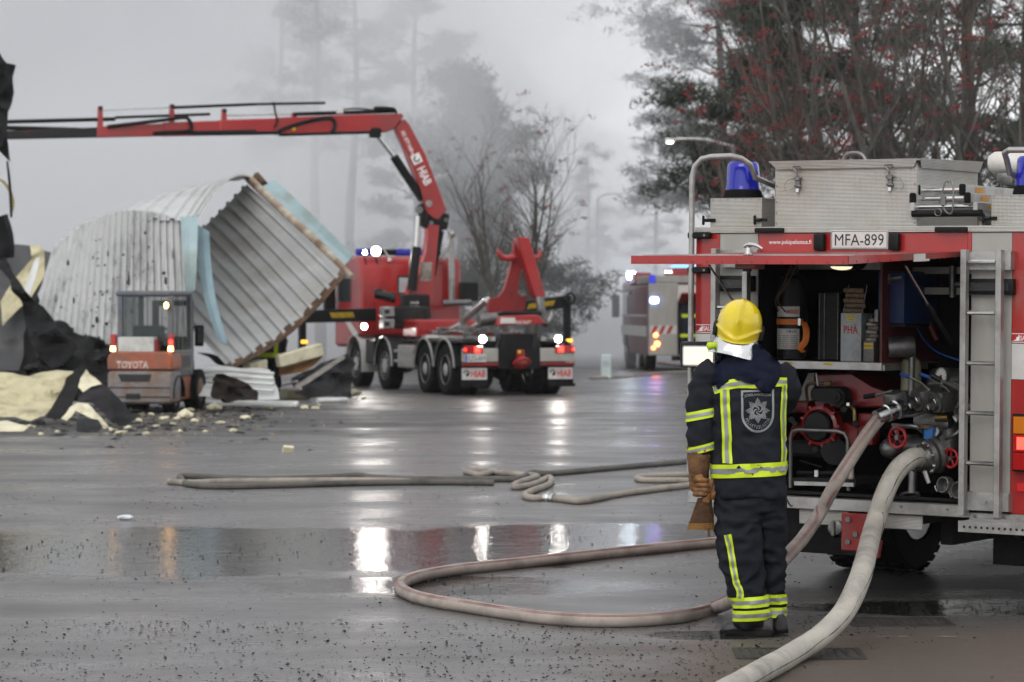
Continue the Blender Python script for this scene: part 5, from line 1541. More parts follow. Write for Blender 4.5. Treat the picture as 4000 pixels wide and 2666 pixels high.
# cab
b = B()
yb, yf = 7.15, 9.25
b.prism([(-1.22, yb, 1.15), (-1.22, yb, 2.78), (-1.22, yb + .12, 2.98), (-1.22, yf - .5, 3.02), (-1.22, yf - .1, 2.4), (-1.22, yf, 1.9), (-1.22, yf, .9), (-1.22, yb + .95, .9), (-1.22, yb + .85, 1.15)], (2.44, 0, 0), bev=.07)
cab = cp(b, 'cab', CRED)
b = B(); b.bb((-.34, yb - .012, 2.12), (.10, yb, 2.55), bev=.02); wn = b.obj('rear_window', GLASS, cab)
b = B(); b.bb((-.30, yb - .016, 2.16), (.06, yb - .0125, 2.5)); b.obj('window_pane', M('bright_pane', (.45, .46, .47), .1), wn, smooth=0)
for s in (-1, 1):
    b = B(); b.bb((s * 1.223, yb + .75, 1.95), (s * 1.235, yf - .35, 2.65), bev=.01); b.obj('side_window', GLASS, cab)
    b = B(); b.bb((s * 1.223, yb + .72, 1.0), (s * 1.232, yf - .25, 1.93), bev=.01); b.obj('cab_door', CRED, cab)
    b = B(); b.prism([(s * 1.236, yb + .05, 1.2), (s * 1.236, yb + .9, 1.55), (s * 1.236, yb + 1.3, 1.55), (s * 1.236, yb + .6, 1.2)], (s * .004, 0, 0)); b.obj('door_stripe', WHITE, cab, smooth=0)
    b = B(); b.bb((s * 1.28, yf - .35, 1.65), (s * 1.55, yf - .15, 2.5), bev=.05, seg=2); mr = cp(b, 'mirror', BLACK)
    b = B(); b.tube([(s * 1.2, yf - .3, 2.55), (s * 1.4, yf - .25, 2.6), (s * 1.42, yf - .25, 2.5)], .02, 6); b.tube([(s * 1.2, yf - .3, 1.6), (s * 1.4, yf - .25, 1.58), (s * 1.42, yf - .25, 1.66)], .02, 6); b.obj('mirror_arm', RED2, mr)
b = B(); b.bb((-1.1, yf - .05, 2.0), (1.1, yf + .01, 2.7), rot=None) if False else b.box((0, yf - .13, 2.45), (2.1, .03, .75), rot=Euler((.5, 0, 0))); b.obj('windscreen', GLASS, cab)
for k in range(5):
    b = B(); b.bb((-.9 + k * .28, yb - .015, 1.3), (-.87 + k * .28, yb, 1.95)); b.obj('cab_rib', CREDD, cab, smooth=0)
b = B(); b.cyl((-1.0, yb + .9, 3.1), (1.0, yb + .9, 3.1), .07, n=12); lb = cp(b, 'roof_light_bar', BLACK)
for x0, x1 in ((-1.05, -.75), (-.1, .55)):
    b = B(); b.cyl((x0, yb + .9, 3.1), (x1, yb + .9, 3.1), .085, n=12); b.obj('blue_dome', M('blue_dome', (.015, .02, .20), .25, emit=.04, ecol=(.05, .08, 1)), lb)
for (u, v, r_) in ((1468, 982, .10), (1425, 987, .045)):
    o = cq(u, v, yb - .1)
    b = B(); b.lathe([(.0, .09), (r_, .06), (r_ * 1.1, 0), (r_, -.01)], o, axis=(0, 1, 0), n=16); wl_ = cp(b, 'roof_work_lamp', BLACK)
    b = B(); b.lathe([(r_ * .98, .011), (r_ * .6, .03), (.0, .035)], o, axis=(0, -1, 0), n=16); b.obj('lamp_glass', WHITE_LIT, wl_)
    b = B(); b.cyl(o + V((0, .05, -.08)), o + V((.1, .15, -.32)), .015); b.obj('lamp_stalk', DARK, wl_)
o = cq(1422, 1276, AX[3] - .9)
b = B(); b.lathe([(.0, .07), (.06, .05), (.07, 0), (.06, -.01)], o, axis=(0, 1, 0), n=14); wl_ = cp(b, 'side_work_lamp', BLACK)
b = B(); b.lathe([(.06, .011), (.0, .03)], o, axis=(0, -1, 0), n=14); b.obj('lamp_glass', WHITE_LIT, wl_)
o = cq(1523, 1016, yb - .02); b = B(); b.box(o, (.10, .05, .09), bev=.02); b.tube([o + V((0, 0, .02)), o + V((-.12, .1, .25))], .015, 6); cp(b, 'cab_bracket', WHITE)
# exhaust stack and air intake behind the cab
b = B(); b.tube([cq(1765, 1195, yb - .25), cq(1763, 960, yb - .25), cq(1760, 925, yb - .25), cq(1768, 905, yb - .28)], .075, 12, 3); b.cyl(cq(1770, 912, yb - .3), cq(1755, 918, yb - .3), .10, n=10); cp(b, 'exhaust_stack', ALU)
b = B(); b.box(cq(1740, 985, yb - .35), (.12, .06, .42), rot=Euler((.1, .35, .3)), bev=.02); cp(b, 'stack_mirror', STEEL)
b = B(); b.box(cq(1830, 1140, 6.6), (.38, .35, .43), bev=.03); cp(b, 'battery_box', BLACK)
b = B(); b.cyl(cq(1730, 1185, 6.2), cq(1840, 1182, 6.2), .07, n=12); cp(b, 'air_tank', CAST)
# crane control and stowage behind the cab, left side
b = B(); b.box(cq(1620, 1192, 5.9), (.62, .35, .48), bev=.05, seg=2); cb = cp(b, 'crane_control_box', BLACK)
o = cq(1620, 1183, 5.72); text_obj('box_text', 'HIAB', .055, WINK, cb, face_mtx(o, (1, 0, 0), (0, 0, 1)), width=.20)
o = cq(1625, 1198, 5.72); text_obj('box_text', 'XS 377 HiPro', .035, WINK, cb, face_mtx(o, (1, 0, 0), (0, 0, 1)), width=.28)
for k in range(2):
    b = B(); b.box(cq(1512, 1218 + k * 48, 5.5), (.27, .3, .22), bev=.02); sb = cp(b, 'outrigger_pad_box', ALU)
    b = B(); b.box(cq(1512, 1218 + k * 48, 5.34), (.12, .01, .10)); b.obj('pad_mark', INK, sb, smooth=0)
b = B(); b.tube([cq(1468, 1150, 5.8), cq(1500, 1155, 5.7), cq(1545, 1168, 5.6)], .11, 8); b.box(cq(1480, 1140, 5.8), (.18, .2, .12), bev=.03); cp(b, 'hose_reel', BLACK)
b = B(); b.box(cq(1580, 1240, 5.8), (1.0, .5, .5), bev=.05); b.tube([cq(1590, 1260, 5.6), cq(1640, 1285, 5.5), cq(1675, 1250, 5.6), cq(1670, 1200, 5.7)], .05, 8, 4); cp(b, 'crane_base_block', DARK)
# outriggers
for s in (-1, 1):
    if s < 0:
        a0, a1, foot = cq(1470, 1246, 6.3), cq(1185, 1252, 6.3), (1181, 1530)
    else:
        a0, a1, foot = cq(1990, 1225, 6.0), cq(2220, 1192, 6.3), (2226, 1500)
    b = B()
    b.prism([a0 + V((0, 0, .24)), a1 + V((0, 0, .22)), a1 - V((0, 0, .06)), a0 - V((0, 0, .06))], (0, .3, 0), bev=.01); ob = cp(b, 'outrigger_beam', BLACK)
    lo_, hi_ = (.30, .62) if s < 0 else (.30, .75)
    d_ = (a1 - a0)
    for k in range(12):
        p0 = a0 + d_ * (lo_ + (hi_ - lo_) * k / 12); p1 = a0 + d_ * (lo_ + (hi_ - lo_) * (k + .6) / 12)
        b = B(); b.prism([p0 + V((0, -.004, .04)), p1 + V((0, -.004, .04)), p1 + V((s * .05, -.004, .16)), p0 + V((s * .05, -.004, .16))], (0, .003, 0)); b.obj('hazard_mark', HAZ, ob, smooth=0)
    xe = a1.x
    zt = a1.z + .22
    b = B(); b.bb((xe - .075, 6.28, .75), (xe + .075, 6.5, zt), bev=.03); b.torus((xe, 6.2, zt - .07), (0, 1, 0), .12, .03, 14, 6); lg = cp(b, 'outrigger_leg', BLACK)
    b = B(); b.cyl((xe, 6.4, .06), (xe, 6.4, .8), .055, n=12); b.obj('leg_piston', STEEL, lg)
    b = B(); b.cyl((xe, 6.4, .0), (xe, 6.4, .06), .2, n=14); b.obj('foot_plate', DARK, lg)
    for z in (1.05, .72):
        b = B(); b.box((xe, 6.22, z), (.16, .05, .08), bev=.02); b.obj('leg_lamp', M('amber_lit', (.7, .3, .02), .3, emit=.8, ecol=(1, .45, .05)), lg)
# crane column, booms, cylinders: all in one upright plane behind the cab
YC = 6.35
b = B()
b.prism([cq(u, v, YC - .14) for u, v in ((1588, 1180), (1690, 1180), (1692, 1130), (1705, 1000), (1718, 880), (1672, 880), (1668, 985), (1640, 1075), (1600, 1120))], (0, .28, 0), bev=.02); cp(b, 'crane_column', CRED)
b = B(); b.prism([cq(u, v, YC + .15) for u, v in ((1716, 900), (1735, 905), (1702, 1080), (1692, 1075))], (0, .1, 0)); cp(b, 'column_hose_guard', BLACK)
b = B(); b.box(cq(1664, 1062, YC - .15), (.28, .01, .42)); cp(b, 'column_plate', M('data_plate', (.40, .38, .34), .5, dirt=(.15, .1, .08), dirt_amt=.6), smooth=0)
b = B(); b.prism([cq(u, v, YC - .12) for u, v in ((1640, 800), (1655, 795), (1700, 850), (1720, 862), (1735, 832), (1758, 840), (1748, 898), (1690, 905), (1640, 875), (1650, 845))], (0, .24, 0), bev=.015); jl = cp(b, 'crane_joint', BLACK)
for (u, v, r_) in ((1636, 820, .09), (1684, 872, .05), (1742, 860, .05)):
    o = cq(u, v, YC - .12); b = B(); b.cyl(o, o + V((0, -.03, 0)), r_, n=14); b.obj('pin', CAST, jl)
b = B()
b.prism([cq(u, v, YC - .13) for u, v in ((1658, 812), (1672, 838), (1702, 858), (1718, 858), (1746, 820), (1720, 755), (1660, 600), (1600, 485), (1580, 465), (1545, 495), (1548, 508), (1590, 600), (1640, 730), (1652, 770))], (0, .26, 0), bev=.02); bm1 = cp(b, 'main_boom', CRED)
o = cq(1675, 796, YC - .14); b = B(); b.cyl(o, o + V((0, -.02, 0)), .075, n=16); b.obj('boom_pin', ALU, bm1)
dirb = (cq(1700, 760, YC) - cq(1580, 500, YC)).normalized()
nrm_ = V((-dirb.z, 0, dirb.x)); nrm_ = nrm_ if nrm_.z > 0 else -nrm_
def btxt(u, v, txt, h, wd, m_):
    text_obj('boom_text', txt, h, m_, bm1, face_mtx(cq(u, v, YC - .137), dirb, nrm_), width=wd, bold=.02)
b = B(); o = cq(1646, 662, YC - .134); mt = face_mtx(o, dirb, nrm_); b.box((-.26, 0, 0), (.22, .22, .004), rot=None); b.xf(mt); b.obj('boom_mark', WINK, bm1, smooth=0)
b = B(); b.torus((-.26, 0, .004), (0, 0, 1), .06, .018, 14, 5, 0, 4.4); b.xf(mt); b.obj('boom_mark', INK, bm1)
btxt(1659, 688, 'HIAB', .20, .42, WINK)
btxt(1594, 560, 'XS 377 HiPro', .09, .62, WINK)
# second boom with nested extensions reaching left
def seg(u0, u1, t0, b0, t1, b1, d_, mat, name='boom_section', parent=ct, bev=.02):
    b = B(); b.prism([cq(u0, t0, YC - d_), cq(u1, t1, YC - d_), cq(u1, b1, YC - d_), cq(u0, b0, YC - d_)], (0, 2 * d_, 0), bev=bev)
    return b.obj(name, mat, parent)
b = B(); b.prism([cq(u, v, YC - .16) for u, v in ((1080, 460), (1400, 448), (1572, 444), (1578, 455), (1540, 505), (1510, 518), (1420, 518), (1080, 526))], (0, .32, 0), bev=.02); sb = cp(b, 'second_boom', CRED)
seg(860, 1100, 469, 530, 462, 524, .14, CRED)
seg(640, 880, 479, 533, 471, 529, .12, CRED)
seg(380, 660, 495, 538, 482, 532, .10, CRED)
seg(-120, 400, 517, 548, 497, 537, .08, M('sooty_red', (.07, .015, .015), .7, var=.4, scale=1.5, dirt=(.01, .01, .01), dirt_amt=.8))
for (u, v0, v1) in ((392, 415, 500), (672, 408, 490), (876, 425, 480), (1150, 440, 465)):
    b = B(); b.prism([cq(u - 7, v0, YC - .06), cq(u + 9, v0, YC - .06), cq(u + 12, v1 + 10, YC - .06), cq(u - 10, v1 + 10, YC - .06)], (0, .12, 0), bev=.008); bk = cp(b, 'boom_bracket', CRED)
    b = B(); b.cyl(cq(u + 2, v0 + 8, YC - .08), cq(u + 2, v0 + 8, YC + .08), .05, n=8); b.obj('bracket_pin', BLACK, bk)
def rod(u0, v0, u1, v1, r_, mat, name, y=YC, parent=ct):
    b = B(); b.cyl(cq(u0, v0, y), cq(u1, v1, y), r_, n=10); return b.obj(name, mat, parent)
rod(400, 432, 680, 420, .018, STEEL, 'extension_rod')
r_ = rod(680, 421, 1000, 408, .035, BLACK, 'extension_cylinder'); rod(1000, 408, 1270, 403, .03, BLACK, 'extension_cylinder')
rod(450, 460, 820, 447, .033, BLACK, 'extension_cylinder'); rod(880, 452, 1150, 446, .018, STEEL, 'extension_rod')
rod(1150, 447, 1540, 435, .045, BLACK, 'extension_cylinder'); rod(-100, 480, 450, 466, .045, BLACK, 'extension_cylinder'); rod(-100, 497, 310, 508, .05, BLACK, 'extension_cylinder')
b = B(); b.box(cq(1325, 436, YC - .02), (.16, .16, .12), bev=.02); cp(b, 'hose_clamp', WHITE)
b = B(); b.tube([cq(1470, 425, YC - .1), cq(1530, 424, YC - .1), cq(1545, 432, YC - .1), cq(1548, 445, YC - .1)], .03, 8, 3); b.tube([cq(1340, 428, YC), cq(1400, 425, YC), cq(1470, 433, YC)], .02, 6, 3); b.box(cq(1490, 424, YC), (.35, .2, .08), bev=.03); cp(b, 'boom_hoses', BLACK)
for pts in (((760, 522), (1060, 520), (1090, 512), (1140, 492), (1230, 468), (1290, 462), (1308, 480), (1305, 505), (1295, 515)), ((600, 522), (645, 518), (735, 512), (748, 490), (735, 466), (715, 460), (640, 470), (420, 496))):
    b = B(); b.tube([cq(u, v, YC - .19) for u, v in pts], .042, 8, 4); cp(b, 'boom_hose', BLACK)
rod(1090, 528, 1450, 518, .035, BLACK, 'hose_track', YC - .17); rod(620, 520, 1000, 513, .035, BLACK, 'hose_track', YC - .16)
b = B(); b.tube([cq(1070, 400, YC - .1), cq(1075, 440, YC - .18), cq(1084, 475, YC - .2), cq(1072, 500, YC - .2)], .025, 6, 3); cp(b, 'boom_cable', BLACK)
b = B(); b.box(cq(1465, 520, YC - .1), (.25, .2, .22), bev=.03); bp = cp(b, 'cylinder_pivot', BLACK)
rod(1478, 535, 1540, 615, .055, STEEL, 'boom_cylinder_rod'); rod(1538, 612, 1650, 780, .10, BLACK, 'boom_cylinder')
rod(1632, 845, 1624, 970, .05, STEEL, 'column_cylinder_rod', YC - .25); rod(1626, 965, 1608, 1135, .11, BLACK, 'column_cylinder', YC - .25)
for (u0, v0, u1, v1) in ((1190, 505, 1460, 505), ):
    b = B(); b.box(cq(1148, 505, YC - .165), (.08, .006, .07)); cp(b, 'warning_label', HAZ, smooth=0)
# ---------------------------------------------------------------- forklift
K = Frame((545 - 2000) / F * 48.5, 48.5, rad(9))
fk = thing('forklift', 'old orange and grey forklift with closed cab standing among the wreckage', 'forklift', (K.X0, K.D0, 0), (0, 0, -rad(9)))
FOR = M('forklift_orange', (.40, .095, .042), .5, var=.2, scale=4, dirt=(.17, .085, .055), dirt_amt=.55)
FGR = M('forklift_grey', (.115, .125, .155), .5, var=.15, scale=3, dirt=(.16, .13, .10), dirt_amt=.4)
FGD = M('counterweight_grey', (.21, .22, .235), .55, var=.15, scale=4, dirt=(.16, .09, .05), dirt_amt=.55)
CABGL = M('cab_glass', (.05, .07, .07), .06, var=.2, scale=2, alpha=.38)
def k_(u, v, y=0.0): return K(u, v, y)
def kp(b, name, mat, parent=fk, **kk): return b.obj(name, mat, parent, **kk)
zt, zo = k_(545, 1375).z, k_(545, 1447).z
b = B()
hw = .58
b.prism([(-hw, 0, zo), (-hw, 0, zt - .10), (-hw + .05, 0, zt - .02), (-hw + .14, 0, zt), (hw - .14, 0, zt), (hw - .05, 0, zt - .02), (hw, 0, zt - .10), (hw, 0, zo)], (0, .62, 0), bev=.03)
kp(b, 'engine_hood', FOR)
text_obj('maker_name', 'TOYOTA', .13, M('worn_white', (.55, .50, .46), .6, var=.3, scale=20), fk, face_mtx((k_(518, 1426).x, -.004, k_(518, 1426).z), (1, 0, 0), (0, 0, 1)), width=.57, bold=.03)
b = B(); b.bb((-hw, -.02, .16), (hw, .60, zo - .012), bev=.09, seg=3); cw = kp(b, 'counterweight', FGD)
b = B(); b.prism([(x, -.026, z) for x, z in ((-.38, zo - .07), (.22, zo - .07), (.18, zo - .20), (-.32, zo - .20))], (0, .004, 0)); b.obj('grille_slot', INK, cw, smooth=0)
b = B(); b.bb((-.24, -.026, .24), (.02, -.022, .34)); b.obj('lower_slot', INK, cw, smooth=0)
for z in (zo - .30, zo - .46):
    b = B(); b.bb((-hw + .02, -.032, z - .008), (hw - .02, -.0225, z + .008)); b.obj('groove_trim', DARK, cw, smooth=0)
# cab
zr = k_(590, 1136).z
b = B(); b.bb((-.50, .22, zr - .10), (.50, 1.62, zr), bev=.03); rf = kp(b, 'cab_roof', FGR)
for (x, y) in ((-.47, .28), (.43, .28), (-.47, 1.5), (.43, 1.5)):
    b = B(); b.bb((x, y - .04, zt - .05), (x + .09, y + .06, zr - .09), bev=.012); kp(b, 'cab_pillar', FGR)
b = B(); b.bb((-.38, .27, zt + .10), (.43, .285, zr - .10)); kp(b, 'rear_window', CABGL, smooth=0)
b = B(); b.bb((.475, .36, zt + .02), (.488, 1.45, zr - .10)); kp(b, 'side_window', CABGL, smooth=0)
b = B(); b.bb((-.488, .36, zt + .02), (-.475, 1.45, zr - .10)); kp(b, 'side_window', CABGL, smooth=0)
b = B(); b.bb((-.3, .55, zt - .1), (.25, .75, zt + .45), bev=.05, seg=2); kp(b, 'seat_back', BLACK)
b = B(); b.tube([(0, 1.15, zt + .02), (0, 1.32, zt + .30)], .03, 8); b.torus((0, 1.22, zt + .32), (0, -.5, 1), .17, .018, 20, 6); kp(b, 'steering_wheel', BLACK)
b = B(); b.bb((-.45, 1.35, zt - .2), (.45, 1.5, zt + .25), bev=.03); kp(b, 'dashboard', DARK)
for y in (.7, .95):
    b = B(); b.bb((.489, y, zt + .02), (.495, y + .025, zr - .12)); kp(b, 'window_bar', FGR, smooth=0)
b = B(); b.bb((.46, .32, .62), (.53, 1.55, zt + .02), bev=.02); dp = kp(b, 'side_door', FGR)
b = B(); b.bb((.528, .55, zt - .40), (.538, 1.3, zt - .08), bev=.004); b.obj('door_window', CABGL, dp)
b = B(); b.bb((-.53, .32, .62), (-.46, 1.55, zt + .02), bev=.02); kp(b, 'side_door', FGR)
b = B(); b.bb((-.52, .62, .20), (.52, 1.7, .62), bev=.03); kp(b, 'lower_body', FOR)
o0, o1 = k_(459, 1371), k_(600, 1318)
b = B(); b.bb((o0.x, .02, zt - .005), (o1.x, .24, o1.z), bev=.01); bx = kp(b, 'tool_box', M('white_box', (.55, .54, .51), .6, var=.12, scale=5, dirt=(.3, .28, .25), dirt_amt=.4))
b = B(); b.bb((o1.x + .002, .03, zt), (o1.x + .05, .23, o1.z - .04), bev=.01); b.obj('box_end', M('box_red', (.2, .02, .03), .5), bx)
for s in (-1, 1):
    x = -.565 if s < 0 else .345 + .12
    b = B(); b.bb((x, .14, zt - .01), (x + .10, .22, zt + .30), bev=.01); tl = kp(b, 'tail_lamp', RED_LENS)
    b = B(); b.bb((x + .01, .132, zt + .01), (x + .09, .139, zt + .09)); b.obj('white_bulb', ORANGE_LIT, tl, smooth=0)
    if s > 0:
        b = B(); b.bb((x + .02, .132, zt + .12), (x + .08, .139, zt + .20)); b.obj('red_bulb', RED_LIT, tl, smooth=0)
o = k_(649, 1194, .15)
b = B(); b.lathe([(.0, .06), (.05, .05), (.06, 0), (.05, -.01)], o, axis=(0, 1, 0), n=14); wl_ = kp(b, 'rear_work_lamp', BLACK)
b = B(); b.lathe([(.054, .011), (.0, .03)], o, axis=(-.3, -1, 0), n=14); b.obj('lamp_glass', ORANGE_LIT, wl_)
for x, s in ((.44, 1), (-.44, -1)):
    wheels(fk, x, .42, .29, .2, sgn=s, hub=FGD, deep=.04)
    wheels(fk, x * 1.14, 1.72, .36, .26, sgn=s, hub=FGD, deep=.04)
b = B()
for k in range(13):
    t = math.pi * k / 12
    pass
rows = [[(x, .42 + math.cos(rad(-5 + 190 * k / 12)) * .36, .29 + math.sin(rad(-5 + 190 * k / 12)) * .36) for x in (.34, .60)] for k in range(13)]
b.grid(rows, thick=.02); kp(b, 'wheel_arch', BLACK)
b = B()
for x in (-.36, .28):
    b.bb((x, 2.0, .1), (x + .09, 2.14, 1.95))
b.bb((-.36, 2.02, 1.85), (.37, 2.12, 1.95)); b.bb((-.4, 2.14, .2), (.41, 2.2, .6)); kp(b, 'mast', DARK)
for x in (-.3, .2):
    b = B(); b.bb((x, 2.2, .06), (x + .1, 3.2, .11)); kp(b, 'fork', DARK)
o = k_(778, 1312, 1.9)
b = B(); b.box((o.x, 1.9, o.z), (.17, .04, .38), bev=.02); mr = kp(b, 'mirror', BLACK)
b = B(); b.box((o.x, 1.878, o.z), (.10, .006, .28)); b.obj('mirror_glass', M('mirror', (.55, .56, .57), .05, metal=1), mr, smooth=0)
b = B(); b.tube([(.45, 1.6, zt + .5), (o.x - .08, 1.8, o.z + .16), (o.x - .06, 1.9, o.z + .12)], .018, 6); b.obj('mirror_arm', BLACK, mr)

# ---------------------------------------------------------------- far fire engine in the smoke
E = Frame((2705 - 2000) / F * 80.0, 80.0, rad(-4))
en = thing('fire_engine', 'second fire engine with flashing blue lights standing farther off in the smoke', 'fire engine', (E.X0, E.D0, 0), (0, 0, rad(4)))
def e_(u, v, y=0.0): return E(u, v, y)
def ep(b, name, mat, parent=en, **kk): return b.obj(name, mat, parent, **kk)
MRED = M('maroon_paint', (.10, .007, .014), .35, var=.1, scale=2, spec=.25)
b = B(); b.bb((-1.24, .03, .45), (1.24, 5.0, 2.45), bev=.03); ep(b, 'body', MRED)
b = B(); b.bb((-1.25, .6, .98), (-1.243, 7.2, 1.28)); ep(b, 'side_band', WHITE, smooth=0)
b = B(); b.bb((-1.25, .6, 1.55), (-1.243, 7.2, 1.60)); ep(b, 'side_line', WHITE, smooth=0)
b = B(); b.bb((-1.26, -.03, .45), (-.42, .05, 2.5), bev=.02); ep(b, 'rear_pillar', ALUP)
b = B(); b.bb((.45, -.03, .45), (1.26, .05, 2.5), bev=.02); ep(b, 'rear_pillar', ALUP)
b = B(); b.bb((-.42, .0, .55), (.45, .02, 1.95)); ep(b, 'open_bay', BAY, smooth=0)
b = B(); b.bb((-.42, -.02, 1.95), (.45, .04, 2.45), bev=.01); ep(b, 'rear_header', WHITE)
b = B(); b.prism([(-.42, -.02, 1.95), (.45, -.02, 1.95), (.45, -.8, 2.2), (-.42, -.8, 2.2)], (0, 0, .03)); ep(b, 'rear_flap', RED)
b = B(); b.bb((-1.2, .1, 2.5), (1.2, 3.5, 2.72), bev=.02); ep(b, 'roof_locker', ALUP)
for (x0, x1, z0, z1, y0, y1) in ((-1.2, -.7, 2.55, 2.85, 4.0, 5.0), (-.5, .7, 2.72, 2.95, .5, 2.5)):
    b = B(); b.bb((x0, y0, z0), (x1, y1, z1), bev=.03); ep(b, 'roof_box', RED)
b = B(); b.bb((-1.2, 5.1, .6), (1.2, 7.3, 2.6), bev=.08); cb = ep(b, 'cab', MRED)
b = B(); b.bb((-1.205, 5.6, 1.6), (-1.197, 6.9, 2.35)); b.obj('side_window', GLASS, cb, smooth=0)
b = B(); b.bb((-1.55, 7.0, 1.5), (-1.32, 7.15, 2.2), bev=.04); b.tube([(-1.2, 7.0, 2.3), (-1.45, 7.05, 2.35), (-1.45, 7.05, 2.15)], .03, 6); b.obj('mirror', BLACK, cb)
hz0, hz1 = e_(2549, 1303), e_(2640, 1272)
for k in range(7):
    x0 = -1.2 + k * .22
    b = B(); b.prism([(x0, -.034, 1.07), (x0 + .11, -.034, 1.07), (x0 + .22, -.034, 1.29), (x0 + .11, -.034, 1.29)], (0, .003, 0)); ep(b, 'hazard_stripe', CRED, smooth=0) if k < 3 else b.bm.free()
b = B(); b.bb((-1.22, -.0325, 1.06), (-.45, -.0315, 1.30)); ep(b, 'hazard_board', WHITE, smooth=0)
for k, (u, v, m_, s) in enumerate(((2562, 1310, 'r', .06), (2567, 1344, 'r', .075), (2553, 1360, 'r', .05))):
    o = e_(u, v, -.05); b = B(); b.lathe([(s, 0), (s * .8, .02), (.0, .03)], (o.x, -.035, o.z), axis=(0, -1, 0), n=12); ep(b, 'tail_lamp', M('tail_lit', (.8, .1, .02), .2, emit=9, ecol=(1, .16, .03)))
o = e_(2550, 1112, -.03); b = B(); b.lathe([(.09, 0), (.08, .22), (.0, .25)], (o.x, .05, 2.5), n=14); ep(b, 'beacon', M('blue_dome2', (.02, .03, .45), .25, emit=.15, ecol=(.05, .08, 1)))
o = e_(2556, 1174, -.05); b = B(); b.box((o.x, -.04, o.z), (.2, .03, .14), bev=.03, seg=2); ep(b, 'flashing_lamp', BLUE_LIT)
o = e_(2466, 1077, 6.0); b = B(); b.box((o.x, 6.0, o.z), (.24, .15, .2), bev=.04, seg=2); lb = ep(b, 'front_flasher', M('white_blue_lit', (.8, .9, 1), .2, emit=60, ecol=(.75, .88, 1)))
b = B(); b.bb((-1.2, 5.9, 2.60), (1.2, 6.2, 2.68), bev=.03); ep(b, 'light_bar', M('blue_dome2', (.02, .03, .45), .25))
o = e_(2690, 1065, 1.5); b = B(); b.bb((o.x - .5, 1.4, 2.95), (o.x + .5, 1.6, 3.03), bev=.03); ep(b, 'roof_light_bar', M('blue_dome3', (.05, .15, .6), .25, emit=1.0, ecol=(.15, .45, 1)))
for y in (1.2, 2.4, 6.1):
    for s in (-1, 1):
        wheels(en, s * 1.08, y, .5, .3, sgn=s)
b = B(); b.bb((-.6, .1, .45), (.6, 6.9, .7)); ep(b, 'chassis', DARK)
b = B(); b.bb((-.6, -.06, .30), (1.2, .0, .44)); ep(b, 'bumper', BLACK)
# coat hanging bands inside the open bay: folded hi-vis coats
ct2 = thing('folded_coat', 'dark coat with yellow bands hanging in the bay of the far engine', 'coat', tuple(Matrix.LocRotScale(en.location, en.rotation_euler, None) @ V((.0, -.18, .55))), (0, 0, rad(4)))
b = B(); loft(b, [((0, 0, 0), .34, .10), ((0, 0, .5), .36, .13), ((0, 0, 1.1), .38, .14), ((0, 0, 1.32), .30, .10)]); b.obj('coat_cloth', NAVYC, ct2, smooth=60)
for z in (.42, .98):
    b = B(); loft(b, [((0, 0, z), .372, .142), ((0, 0, z + .09), .376, .145)], cap=False); b.obj('reflective_band', HIVIS, ct2)

# ---------------------------------------------------------------- the burnt warehouse: torn sheets and debris
def corrugated(rows_fn, ns, nt, per, depth, thick=.004):
    """surface rows_fn(s, t) -> point; ribs run along s, repeat along t"""
    rows = []
    e = 1e-3
    prof = [(0, 0), (.30, 0), (.40, 1), (.62, 1), (.72, 0), (1.0, 0)]
    ts = []
    for i in range(per):
        for f_, h_ in prof[:-1]:
            ts.append(((i + f_) / per, h_))
    ts.append((1.0, 0))
    for i in range(ns + 1):
        s_ = i / ns
        r = []
        for t, h_ in ts:
            p = rows_fn(s_, t)
            du = rows_fn(min(1, s_ + e), t) - rows_fn(max(0, s_ - e), t)
            dv = rows_fn(s_, min(1, t + e)) - rows_fn(s_, max(0, t - e))
            n_ = du.cross(dv).normalized()
            if n_.y > 0: n_ = -n_
            r.append(p + n_ * depth * h_)
        rows.append(r)
    b = B(); b.grid(rows, thick=thick)
    return b
def bil(a, b_, c_, d_):
    """a-b along s at t=0, d-c along s at t=1"""
    def f(s_, t):
        return (a * (1 - s_) + b_ * s_) * (1 - t) + (d_ * (1 - s_) + c_ * s_) * t
    return f
ZINC = M('zinc_sheet', (.46, .465, .46), .55, metal=.15, var=.07, scale=1.2, dirt=(.13, .13, .13), dirt_amt=.30, stretch=(3, 3, .4))
ZINCL = M('zinc_sheet_light', (.54, .55, .54), .5, metal=.2, var=.06, scale=1.5, dirt=(.35, .34, .32), dirt_amt=.25)
ZINCR = M('zinc_sheet_inner', (.43, .435, .43), .5, metal=.2, var=.10, scale=.8, dirt=(.30, .28, .25), dirt_amt=.25)
f0 = bil(P(215, 972, 55.5), P(140, 1235, 54.0), P(735, 1420, 52.0), P(712, 868, 52.5))
def fA(s_, t):
    p = f0(s_, t)
    top = (1 - s_)
    p.z += top * math.sin(t * math.pi) ** .8 * .42 + (1 - top) * (-.28 * math.sin(t * math.pi)) * .3
    p.y -= .5 * math.sin(t * math.pi)
    return p
sa = thing('wall_sheet', 'upright ribbed grey metal wall sheet with black scorch marks behind the forklift', 'metal sheet', P(430, 1400, 53.5) * V((1, 1, 0)))
def rebase(root):
    bpy.context.view_layer.update()
    inv = root.matrix_world.inverted()
    for ch in root.children_recursive:
        if ch.data and not ch.get('_r'):
            ch.data.transform(inv); ch['_r'] = 1
    for ch in root.children_recursive:
        if '_r' in ch: del ch['_r']
b = corrugated(fA, 10, 0, 22, .05); b.obj('ribbed_sheet', ZINC, sa, smooth=25)
rr = random.Random(5)
SOOT = M('soot', (.012, .012, .012), .9, var=.3, scale=10)
